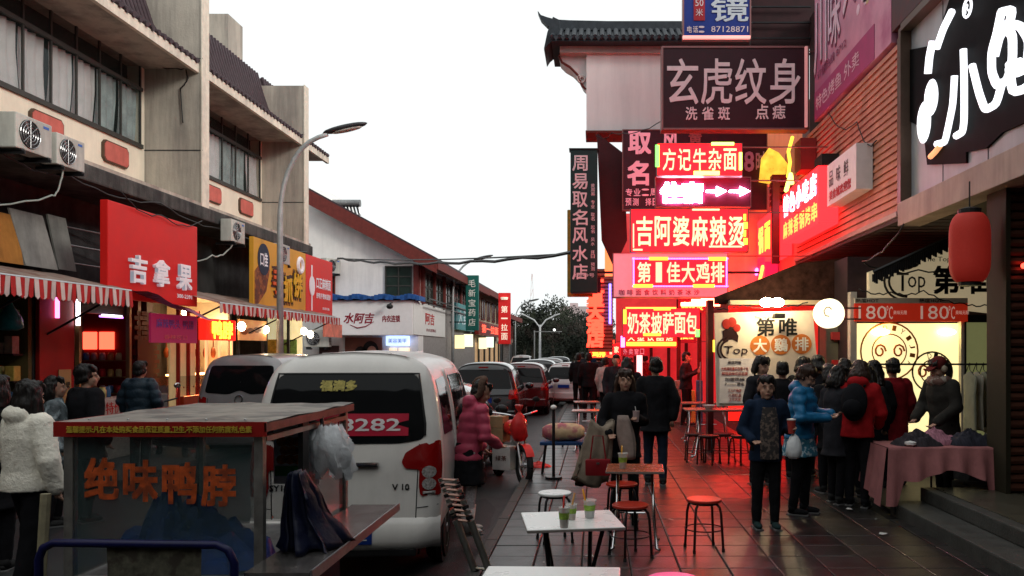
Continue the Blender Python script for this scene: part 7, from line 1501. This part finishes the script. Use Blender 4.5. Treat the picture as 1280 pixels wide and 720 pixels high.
    for x, y in legs:
        s_ = 1 if x > 0 else -1; hip = V(s_ * .085, 0, .92); kn = V((s_ * .09 + x) / 2, y * .55 - .015, .5); an = V(x, y + .02, .085); LG.append((hip, kn, an)); chain(mb, [hip, kn, an], [.085 * k, .055 * k, .038 * k])
    me = remesh(mb, vox if detail else .02, 'body', 2); me.materials.clear()
    for m_ in (skinm, lipm): me.materials.append(m_)
    lc = hp(0, -.095, -.058)
    for p in me.polygons:
        if (p.center - lc).length < .02 * k and abs((HR.transposed() @ (p.center - lc)).z) < .008 * k and detail: p.material_index = 1
    body = link('body', me, t.o)
    if detail:
        for s_ in (-1, 1):
            e_ = t.p('eye', MB().ell(hp(s_ * .032, -.0835, .008), [q * k * hs for q in (.0105, .006, .0042)], 12, 8, HR), eyew, body, smooth=True); t.p('iris', MB().ell(hp(s_ * .032, -.0895, .008), [q * k * hs for q in (.0055, .0035, .0045)], 10, 6, HR), BLACK, body, smooth=True)
            t.p('eyebrow', MB().tube([hp(s_ * .014, -.093, .028), hp(s_ * .034, -.092, .034), hp(s_ * .053, -.08, .028)], [.0032 * k, .004 * k, .002 * k], 6), hairm, body)
    # trousers
    tm = MB(); torso(tm, [(.86, .15, .12), (.95, .155, .12), (1.04, .14, .11)])
    for hip, kn, an in LG: chain(tm, [hip, kn, an + Vector((0, 0, .02 * k))], [.102 * k, .07 * k, .056 * k])
    tme = remesh(tm, .018, 'trousers', 2); wrinkle(tme, .006, 14); tme.materials.clear(); tme.materials.append(trous); link('trousers', tme, t.o)
    for hip, kn, an in LG:
        sm_ = MB(); sm_.ell(an + V(0, -.06, -.045), (.045 * k, .125 * k, .04 * k), 14, 8); sm_.tube([an + V(0, .01, .03), an + V(0, 0, -.04)], [.048 * k, .05 * k], 12)
        sh_ = t.p('shoe', sm_, shoes or cloth('dark shoe', (.03, .03, .03)), smooth=True); t.p('sole', MB().box(an + V(0, -.055, -.078), (.085 * k, .25 * k, .018 * k), None, .008), mat('sole rubber', (.12, .12, .12), .7), sh_)
    # coat
    cm = MB(); g = .022 * puff
    zs = [(hem, .165 + .02 * (hem < .75), .135 + .02 * (hem < .75)), (hem + .08, .16, .13), (1.02, .145, .115), (1.15, .15, .12), (1.28, .168, .125), (1.37, .165, .108), (1.43, .105, .08), (1.47, .075, .07)]
    zs = [q for q in zs if q[0] >= hem]; 
    torso(cm, zs, g, g)
    for sh, e, w in AR:
        w2 = e.lerp(w, .97 * sleeve); chain(cm, [sh, e, w2], [(.066 + g * .6) * k, (.056 + g * .6) * k, (.044 + g * .5) * k])
        cm.ell(sh + Vector((0, 0, -.01)), ((.075 + g * .5) * k,) * 3, 12, 8)
    if hood: cm.ell(L(V(0, .1, 1.46)), (.13 * k, .085 * k, .08 * k), 14, 8)
    cme = remesh(cm, .015 if detail else .02, 'coat', 2)
    if rings_: ringpuff(cme, rings_, .0075 * k)
    wrinkle(cme, .009 if not fur else .004, 11)
    if fur: wrinkle(cme, fur, 55)
    cme.materials.clear(); cme.materials.append(coat); co = link('coat', cme, t.o)
    if skirt: 
        q = MB(); torso(q, [(skirt[0], .2, .17), (.8, .17, .14), (1.0, .14, .115)], g, g); sme = remesh(q, .018, 'skirt', 1); wrinkle(sme, .01, 16); sme.materials.clear(); sme.materials.append(skirt[1]); link('skirt', sme, t.o)
    # hair
    hm = MB(); hv = hairvol
    hm.ell(hp(0, .033, .047), [q * k * hs * hv for q in (.085, .093, .095)], 22, 14, HR)
    if hairlen:
        for a in range(11):
            an = PI * (.02 + .96 * a / 10); x, y = math.cos(an) * .086, .02 + math.sin(an) * .088
            tip = hp(x * 1.05, y * 1.05, -hairlen)
            if tip.z < L(V(0, 0, 1.45)).z: tip.y += .05 * k if y > .03 else -.05
            hm.tube([hp(x * .9, y * .9, .05), hp(x * 1.08, y * 1.08, -.05), hp(x * 1.12, y * 1.1, -.05 - (hairlen - .05) * .5), tip], [.03 * k, .036 * k, .035 * k, .015 * k], 8)
    else:
        for a in range(9):
            an = PI * (.0 + a / 8); hm.ell(hp(math.cos(an) * .074, .02 + math.sin(an) * .075, -.01 - .03 * math.sin(an)), (.026 * k, .028 * k, .045 * k), 8, 6)
    for q in range(9): hm.tube([hp(-.06 + q * .014, -.02, .125), hp(-.064 + q * .0155, -.078 + abs(q - 4) * .006, .096), hp(-.066 + q * .0165, -.09 + abs(q - 4) * .008, .062 - .012 * (q % 3) - (.018 if hairlen else 0))], [.02 * k, .017 * k, .007 * k], 7)
    hme = remesh(hm, .01 if detail else .018, 'hair', 2); wrinkle(hme, .011, 60, (1, 1, .12)); wrinkle(hme, .01, 12); hme.materials.clear(); hme.materials.append(hair); link('hair', hme, t.o)
    if hat:
        q = MB().ell(hp(0, .02, .06), [z * k for z in (.1, .112, .09)], 18, 10, HR); q.add([hp(-.07, -.07, .06), hp(.07, -.07, .06), hp(.05, -.16, .045), hp(-.05, -.16, .045), hp(-.07, -.07, .07), hp(.07, -.07, .07), hp(.05, -.16, .055), hp(-.05, -.16, .055)], [(0, 1, 2, 3), (4, 7, 6, 5), (0, 4, 5, 1), (1, 5, 6, 2), (2, 6, 7, 3), (3, 7, 4, 0)]); t.p('cap', q, hat, smooth='auto')
    t.hp, t.AR, t.L, t.V, t.k, t.coat = hp, AR, L, V, k, co
    return t
def wrinkle(me, amp, freq, st=(1, 1, 1)):
    n = [v.normal.copy() for v in me.vertices]; off = Vector((random.random() * 9, 0, 0))
    for v, q in zip(me.vertices, n):
        p = v.co; v.co = p + q * amp * noise.noise(Vector((p.x * freq * st[0], p.y * freq * st[1], p.z * freq * st[2])) + off)
    me.update()
def ringpuff(me, per, amp):
    n = [v.normal.copy() for v in me.vertices]
    for v, q in zip(me.vertices, n):
        v.co += q * (abs(math.sin(v.co.z * PI * per + .25 * math.sin(v.co.x * 22))) * amp * 1.6 - amp)
    me.update()
D_ = lambda r: R(r)
blkc = cloth('black wool coat', (.012, .012, .014)); dkc = cloth('charcoal coat', (.025, .025, .03)); navy = cloth('navy jacket', (.012, .022, .045)); blkt = cloth('black trousers', (.01, .01, .012)); jean = cloth('dark jeans', (.015, .02, .035))
dkred = cloth('dark red coat', (.2, .01, .015)); fur = cloth('cream fur coat', (.95, .9, .78), vs=12, bump=.35, bs=70, var=.06)
# woman with the cup (centre)
w1 = person('long haired woman in a black coat holding a drink behind the red brown table', (.31, 9.0, 0), D_(4), 1.58, blkc, blkt, hem=.7, hair=hairb, hairlen=.26, arms=(((.22, .02, 1.12), (.12, -.2, 1.17)), ((-.27, -.02, 1.12), (-.2, -.2, 1.0))), vox=.009, hairvol=1.05)
cu_ = T('drink_cup', 'paper cup held by the long haired woman in black', 'cup', (0, 0, 0), 0); hw_ = w1.o.matrix_basis @ (w1.AR[0][2] + Vector((.0, -.05, .0)))
cu_.o.location = hw_ + Vector((-.02, -.02, -.03)); cu_.p('cup', MB().lathe((0, 0, 0), [(.026, 0), (.036, .11), (.038, .112), (.001, .113)], 18), mat('dim paper cup', (.4, .3, .3), .5), smooth='auto'); cu_.p('straw', MB().cyl((0, 0, .1), (-.01, 0, .16), .004, n=6), WHITE)
jk = MB(); R_ = []
for j in range(16):
    t = j / 15; R_.append([Vector((-.24 - .13 * t + (.13 + .05 * t) * math.cos(2 * PI * k / 28) * (1 + .18 * math.sin(k * 2.1 + j * .2) * t), -.17 + .05 * math.sin(2 * PI * k / 28) * (1 + .3 * math.sin(k * 1.7)), 1.03 - .62 * t + .05 * math.sin(k * .5))) for k in range(28)])
pale = cloth('pale khaki jacket', (.26, .21, .16)); o = one('jacket', jk.loft(R_), pale, 'pale khaki jacket hanging over the arm of the woman with the cup', 'jacket', (.31, 9.0, 0), smooth=True, w=False)
q = MB(); R_ = []
for j in range(10):
    t = j / 9; R_.append([Vector((-.03 + .07 * t + (.05 + .035 * math.sin(t * 3)) * math.cos(2 * PI * k / 20) * (1 + .2 * math.sin(k * 1.9)), -.22 + .04 * math.sin(2 * PI * k / 20), 1.12 - .46 * t)) for k in range(20)])
one('scarf', q.loft(R_), cloth('pale grey scarf', (.32, .25, .22)), 'pale scarf bunched at the front of the woman with the cup', 'scarf', (.31, 9.0, 0), smooth=True, w=False)
hbg = T('handbag', 'red handbag hanging behind the red brown table', 'handbag', (.02, 8.62, .52)); hbg.p('pouch', MB().box((0, 0, .08), (.26, .08, .17), None, .035), mat('red leather', (.22, .01, .015), .4), smooth='auto'); hbg.p('strap', MB().tube([(-.08, 0, .16), (-.05, .02, .4), (.05, .02, .4), (.08, 0, .16)], .009, 6), mat('red leather'))
hbg.p('clasp', MB().box((0, -.06, .13), (.03, .01, .02)), CHROME)
# man from behind
person('broad man in a dark coat seen from behind next to the woman with the cup', (.8, 11.3, 0), D_(176), 1.69, blkc, jean, hem=.72, arms=(((.27, .03, 1.14), (.2, -.1, .92)), ((-.27, .03, 1.14), (-.24, .02, .9))), puff=1.5, stride=.08, headturn=.3)
person('young man in a dark jacket eating beside the red lit shop', (PX(858, 20), 20, 0), D_(70), 1.74, dkc, blkt, hem=.85, arms=(((.25, -.02, 1.15), (.1, -.25, 1.3)), ((-.25, .0, 1.14), (-.1, -.25, 1.25))), detail=False)
# crowd
G = 'far crowd under the neon signs'
for px, d, H, rz, c, hl, lab in ((723, 25, 1.7, 175, blkc, 0, 'far walker in black, leftmost of the crowd'), (736, 22, 1.72, 182, blkc, .0, 'far walker in black beside the leftmost one'), (748, 27, 1.66, 190, dkc, 0, 'far walker in grey between two dark walkers'), (757, 20.5, 1.62, 150, cloth('pale shirt', (.5, .38, .36)), 0, 'far walker in a pale jacket'), (770, 17.6, 1.7, 10, dkc, 0, 'man facing the camera behind the long haired woman'), (785, 14.6, 1.66, 185, blkc, .22, 'dark long haired walker directly behind the woman with the cup'), (765, 32, 1.7, 180, dkred, 0, 'small far walker in dark red'), (728, 34, 1.7, 180, dkc, 0, 'small far walker near the parked cars'), (741, 38, 1.68, 185, navy, 0, 'tiny walker near the far white car'), (806, 23, 1.7, 175, dkred, 0, 'walker in dark red before the red lit wall')):
    person(lab, (PX(px, d), d, 0), D_(rz), H, c, blkt, hem=.82, hairlen=hl, detail=False, group=G, stride=random.uniform(.05, .14), headturn=random.uniform(-.4, .4))
# boy
pat = mat('patterned knit', (.045, .04, .04), .9, var=.2, bump=.4, bs=60, col2=(.16, .12, .1), c2s=26, c2t=(.5, .56))
boy = person('boy in a navy jacket and patterned sweater holding a red cup', (1.72, 8.5, 0), D_(4), 1.52, navy, blkt, hem=.76, arms=(((.26, .0, 1.12), (.23, -.22, 1.16)), ((-.27, .02, 1.12), (-.2, -.2, 1.02))), puff=1.25, vox=.009, child=True, hood=True, stride=.02, shoes=cloth('teal black sneaker', (.02, .04, .04)), headturn=-.1)
fr_ = MB(); k = boy.k
for j in range(2): pass
R_ = [[boy.V(x * (1 - max(0, z - 1.2) * 1.6), -.172 + x * x * 2.2 + max(0, z - 1.25) * .12, z) + Vector((0, 0, 0)) for x in (-.105, -.05, 0, .05, .105)] for z in (.8, .9, 1.0, 1.1, 1.2, 1.3, 1.38)]
boy.p('sweater_front', MB().loft(R_, closed=False, caps=False), pat, boy.coat, smooth=True)
bc = T('drink_cup', 'red paper cup in the raised hand of the boy', 'cup', boy.o.matrix_basis @ (boy.AR[0][2] + Vector((-.03, -.085, -.05)))); bc.p('cup', MB().lathe((0, 0, 0), [(.03, 0), (.042, .13), (.001, .131)], 18), mat('red cup', (.4, .05, .04), .5), smooth='auto'); bc.p('lid', MB().lathe((0, 0, .13), [(.044, 0), (.044, .01), (.001, .016)], 18), WHITE)
one('plastic_bag', bagmesh((0, 0, -.3), .075, .26, 6), wpm, 'white plastic bag hanging from the hand of the boy', 'bag', boy.o.matrix_basis @ (boy.AR[0][2] + Vector((.0, -.07, .0))), smooth=True, w=False)
# woman in blue coat
flor = mat('blue floral cloth', (.04, .16, .24), .8, var=.2, col2=(.4, .5, .55), c2s=24, c2t=(.54, .58), bump=.3)
bl = mat('shiny blue down', (.015, .14, .3), .35, var=.25, vs=6, bump=.4, bs=14)
bw = person('woman in a shiny blue padded coat looking down at her hands', (2.25, 9.25, 0), D_(62), 1.62, bl, blkt, hem=.88, hair=hairb, arms=(((.27, -.06, 1.16), (.16, -.3, 1.18)), ((-.27, -.05, 1.14), (-.05, -.3, 1.16))), puff=1.9, rings_=9, hood=True, lean=.1, headdown=.55, skirt=(.68, flor), vox=.01, hairvol=1.12, shoes=blkc)
# queue behind
for px, d, H, rz, c, hl, lab in ((952, 11.3, 1.7, 35, dkc, .12, 'dark haired person left of the three in front of the menu board'), (978, 11.9, 1.62, 170, blkc, .0, 'dark haired person in the middle before the menu board'), (1004, 12.1, 1.68, 140, blkc, .1, 'dark haired person right of the three before the menu board')):
    person(lab, (PX(px, d), d, 0), D_(rz), H, c, blkt, hem=.7, hairlen=hl, headdown=.2, hairvol=1.1)
for px, d, H, rz, c, hl, lab, kw in ((1038, 10.6, 1.6, 200, blkc, .12, 'dark clothed shopper left of the red coat with backpack', {}), (1056, 11.2, 1.66, 170, dkc, .2, 'long haired shopper behind the red coat with backpack', {}), (1093, 11.0, 1.64, 180, blkc, .22, 'long haired shopper between the two red coats', {}), (1022, 12.0, 1.7, 150, blkc, .1, 'tall dark shopper just right of the blue padded coat', {}), (1084, 10.4, 1.58, 165, blkc, .2, 'short dark shopper against the red hooded coat', {}), (1046, 9.9, 1.6, 120, dkc, .16, 'dark shopper facing the stall left of the backpack', {}), (1117, 11.2, 1.66, 184, dkred, .0, 'shopper in a dark red coat with hair bun seen from behind', {'puff': 1.7})):
    person(lab, (PX(px, d), d, 0), D_(rz), H, c, blkt, hem=.6, hairlen=hl, headdown=.25, hairvol=1.1, lean=.04, **kw)
rc = person('shopper in a red hooded coat with a black backpack bending to the stall', (PX(1072, 9.7), 9.7, 0), D_(150), 1.66, cloth('red coat', (.34, .012, .015)), blkt, hem=.82, hairlen=.14, hair=hairb, hood=True, lean=.2, headdown=.4, puff=1.5, arms=(((.26, -.08, 1.12), (.2, -.3, 1.02)), ((-.26, -.05, 1.12), (-.18, -.28, 1.0))), hairvol=1.15, shoes=blkc)
bk = T('backpack', 'black backpack on the back of the red hooded coat', 'backpack', rc.o.location, D_(150)); bm_ = MB().ell(rc.L(rc.V(0, .23, 1.2)), (.15, .1, .22), 18, 12, Matrix.Rotation(.2, 3, 'X')); bk.p('bag', bm_, cloth('black nylon', (.01, .01, .012)), smooth=True); bk.p('pocket', MB().ell(rc.L(rc.V(0, .31, 1.12)), (.11, .05, .1), 14, 8), cloth('black nylon'), smooth=True)
for s_ in (-1, 1): bk.p('strap', MB().tube([rc.L(rc.V(s_ * .09, .16, 1.4)), rc.L(rc.V(s_ * .1, .02, 1.475)), rc.L(rc.V(s_ * .11, -.165, 1.3)), rc.L(rc.V(s_ * .14, .05, 1.08))], .014, 6), cloth('black nylon'))
sl = person('stall seller in a dark coat with red cap and pale earmuffs', (PX(1180, 10.05), 10.05, 0), D_(-68), 1.7, cloth('dark olive coat', (.03, .028, .025)), blkt, hem=.7, hairlen=.1, headdown=.35, lean=.12, puff=1.7, hat=cloth('red black cap', (.12, .02, .02)), arms=(((.26, -.04, 1.14), (.2, -.3, 1.0)), ((-.26, -.05, 1.14), (-.15, -.3, 1.02))), vox=.011)
sl.p('earmuff', MB().ell(sl.hp(-.09, .01, .0), (.03, .045, .045), 12, 8), cloth('cream fluff', (.5, .42, .32)), smooth=True); sl.p('earmuff', MB().ell(sl.hp(.09, .01, .0), (.03, .045, .045), 12, 8), cloth('cream fluff'), smooth=True)
R_ = [[sl.L(sl.V(.0, 0, 1.43)) + Vector((r_ * 1.15 * math.cos(2 * PI * k / 24), r_ * math.sin(2 * PI * k / 24) - .02, z + .012 * math.sin(k * 1.7))) for k in range(24)] for r_, z in ((.1, -.04), (.135, .0), (.125, .05), (.085, .07))]
sl.p('scarf', MB().loft(R_, caps=False), cloth('checked scarf', (.2, .12, .1), col2=(.4, .35, .3), c2s=20), smooth=True)
# pink puffer woman by the van
lace = mat('white lace tights', (.5, .45, .46), .8, var=.35, vs=60, bump=.5, bs=90)
pkp = person('girl in a pink ringed puffer jacket leaning into the white van', (-1.25, 8.25, -.0), D_(118), 1.5, mat('dusty pink down', (.45, .06, .11), .4, var=.12, vs=6, bump=.3, bs=12), lace, hem=.82, hair=hairm, puff=1.4, rings_=10, hood=True, lean=.22, headdown=.35, skirt=(.56, blkc), arms=(((.26, -.04, 1.12), (.2, -.24, .98)), ((-.25, -.06, 1.12), (-.1, -.3, 1.05))), shoes=cloth('white boots', (.55, .5, .48)), vox=.012)
pkp.p('hood_fur', MB().tube([pkp.hp(.11 * math.cos(a), .06 + .02 * math.sin(a * 3), .02 + .13 * math.sin(a)) for a in [k * PI / 8 for k in range(17)]], .035, 8), cloth('brown fur trim', (.1, .06, .045), bump=1), smooth=True)
for i in (0, 1):
    an = pkp.o and (Vector(((.1, -.04), (-.1, .04))[i]).to_3d()); pkp.p('boot_shaft', MB().tube([Vector((an.x * pkp.k, (an.y + .02) * pkp.k, .04)), Vector((an.x * pkp.k, (an.y + .0) * pkp.k, .27))], [.062, .07], 14), cloth('white boots'), smooth=True)
# left side people
wf = person('woman in a cream fur jacket with long dark hair seen from behind', (-4.42, 6.55, -.12), D_(155), 1.66, fur, blkt, hem=.86, hairlen=.22, puff=2.2, fur=.006, arms=(((.28, .0, 1.12), (.24, -.18, .98)), ((-.28, .02, 1.1), (-.26, -.05, .88))), vox=.011, hairvol=1.12, headturn=.3, stride=.12, hood=True)
person('dark clothed passer at the far left edge', (-5.25, 7.35, -.12), D_(190), 1.68, blkc, blkt, hem=.55, hairlen=.15, hairvol=1.15, puff=1.6)
person('person in a grey patterned coat behind the cream fur jacket', (PX(68, 9.2), 9.2, -.12), D_(120), 1.62, mat('grey patterned coat', (.1, .12, .13), .8, var=.6, vs=14, col2=(.35, .42, .45), c2s=12), blkt, hem=.7, hairlen=.2)
person('heavy set man in black standing before the red shop counter', (PX(108, 9.4), 9.4, -.12), D_(150), 1.74, blkc, blkt, hem=.7, puff=2.4, hairvol=1.12, headturn=-.5)
person('man in a black padded jacket at the fruit counter', (PX(175, 11.9), 11.9, -.0), D_(178), 1.63, mat('black blue padded', (.015, .03, .045), .5, var=.4, vs=8, bump=.4), blkt, hem=.84, puff=1.8, rings_=8, arms=(((.27, .02, 1.14), (.26, -.1, .92)), ((-.27, .02, 1.14), (-.26, -.1, .92))))
person('small customer behind the counter goods in the red shop', (-9.3, 14.2, 0), D_(90), 1.6, cloth('white pink top', (.5, .3, .32)), blkt, hem=.85, detail=False)
person('vendor bending over food in the bright snack shop', (PX(241, 19.3), 19.3, .25), D_(60), 1.68, cloth('dark apron top', (.03, .025, .025)), blkt, hem=.8, lean=.25, headdown=.4, detail=False)
person('customer in a teal jacket at the end of the long awning', (PX(389, 23.3), 23.3, 0), D_(110), 1.66, cloth('teal jacket', (.01, .12, .14)), blkt, hem=.8, detail=False, headdown=.3, lean=.15)

# ================================================================ small details: cables, hoses, clutter, wear
def cable(pts, r, label, m=BLACK, sag=0, grp='loose cables on the facades'):
    P = []
    for a, b in zip(pts, pts[1:]):
        a, b = Vector(a), Vector(b)
        for k in range(8): t = k / 8; q = a.lerp(b, t); q.z -= sag * 4 * t * (1 - t) + .015 * math.sin(k * 2.3 + a.y); P.append(q)
    P.append(Vector(pts[-1])); one('cable', MB().tube(P, r, 5), m, label, 'cable', pts[0], group=grp, smooth=True)
cable([(-7.93, 11, 4.5), (-7.9, 12.6, 4.42), (-7.9, 15.2, 4.48), (-7.92, 18, 4.4), (-7.92, 23, 4.5)], .014, 'black cable sagging along the concrete ledge above the red sign', sag=.12)
cable([(-7.46, 13.2, 4.3), (-7.45, 14.4, 4.13), (-7.46, 15.9, 4.25)], .01, 'thin cable looping over the top of the big red sign', sag=.14)
cable([(-7.9, 11.0, 4.5), (-7.85, 10.95, 4.2), (-8.1, 11.2, 3.6), (-8.5, 11.4, 3.4)], .022, 'pale hose hanging from the large air conditioner', mat('pale hose', (.4, .45, .42), .5), .02)
cable([(-7.8, 12.3, 4.45), (-7.9, 12.2, 4.05), (-8.8, 11.2, 3.85)], .014, 'pale grey cable drooping below the second air conditioner', mat('pale hose'), .12)
cable([(-7.78, 18.0, 4.08), (-7.9, 17.3, 3.75), (-8.7, 16.9, 3.6)], .016, 'pale hose curving from the air conditioner right of the red sign', mat('pale hose'), .1)
cable([(-9.05, 16.9, 7.55), (-8.3, 17.0, 7.5), (-8.25, 16.99, 7.3), (-8.4, 16.98, 7.1), (-8.35, 16.98, 6.4)], .012, 'dark tangled wire on the near concrete fin', sag=.03)
cable([(4.15, 11.3, 3.5), (3.9, 12.3, 3.1), (4.8, 12.5, 3.0), (6.0, 12.5, 3.15)], .012, 'wire looping under the soffit above the kiosk sign', sag=.1)
cable([(kx(1070), KW - .14, kz(362)), (kx(1110), KW - .14, kz(366)), (kx(1150), KW - .14, kz(364)), (kx(1200), KW - .14, kz(380)), (kx(1240), KW - .14, kz(378))], .01, 'thin wires lying over the cream kiosk sign', sag=.05)
cable([(PX(896, 12.9), 12.9, PZ(386, 12.9)), (PX(930, 12.9), 12.9, PZ(381, 12.9)), (PX(960, 12.9), 12.9, PZ(384, 12.9)), (PX(1010, 12.9), 12.9, PZ(378, 12.9))], .01, 'tangled wire along the top of the rooster menu board', sag=.03)
cable([(PX(744, 19), 19, PZ(168, 19)), (PX(765, 19), 19, PZ(166, 19)), (PX(829, 17), 17, PZ(150, 17))], .01, 'thin wire sagging under the white overhang', sag=.12)
cable([(4.15, 15.0, 6.05), (4.1, 13.2, 5.4), (4.14, 12.4, 4.9)], .01, 'wire hanging across the ribbed fascia', sag=.2)
# dark opening with rods between boards and red sign
for k in range(3):
    one('storage_rod', MB().cyl((-9.0, 14.2, 3.3 + .3 * k), (-8.6, 15.7, 3.25 + .3 * k), .015), STEEL, ['lowest rod in the dark opening left of the red sign', 'middle rod in the dark opening left of the red sign', 'top rod in the dark opening left of the red sign'][k], 'rod', (-8.8, 15, 3.3))
# road wear
pt_ = mat('asphalt patch', (.018, .018, .019), .6, var=.3, bump=.4, bs=70); rnd = random.Random(3)
for k, (x, y, a, b) in enumerate(((-1.5, 9.6, .35, 1.2), (-3.9, 9.0, .6, .9), (-1.4, 14.5, .3, 1.6), (-4.6, 13, .5, 1.5))):
    n = 14; P = [Vector((a * math.cos(2 * PI * i / n) * rnd.uniform(.8, 1.15), b * math.sin(2 * PI * i / n) * rnd.uniform(.85, 1.15), 0)) for i in range(n)]
    o = one('road_patch', MB().add([Vector((0, 0, .004))] + P + [], [(0, 1 + i, 1 + (i + 1) % n) for i in range(n)]), pt_, loc=(x, y, -.1195), kind='structure', w=False)
# litter and leaves
lm_ = [mat('dry leaf', (.16, .09, .03), .8), mat('litter'), mat('red scrap', (.4, .03, .03), .7)]
mb = MB()
for k in range(140):
    x, y = rnd.uniform(-.9, 3.2), rnd.uniform(4, 15); s_ = rnd.uniform(.006, .018); a = rnd.uniform(0, 6.3); mb.cur = rnd.choice((0, 0, 0, 1, 2))
    u, v = Vector((math.cos(a), math.sin(a), 0)) * s_, Vector((-math.sin(a), math.cos(a), .25)) * s_ * .6; c = Vector((x, y, .008)); mb.add([c - u, c + v, c + u, c - v], [(0, 1, 2, 3)])
o = link('litter_specks', mb.mesh('litter_specks', lm_, fix=False)); tag(o, 'tiny scraps and leaf bits scattered on the paving', 'litter', kind='stuff')
bpy.data.scenes.remove(TMP)
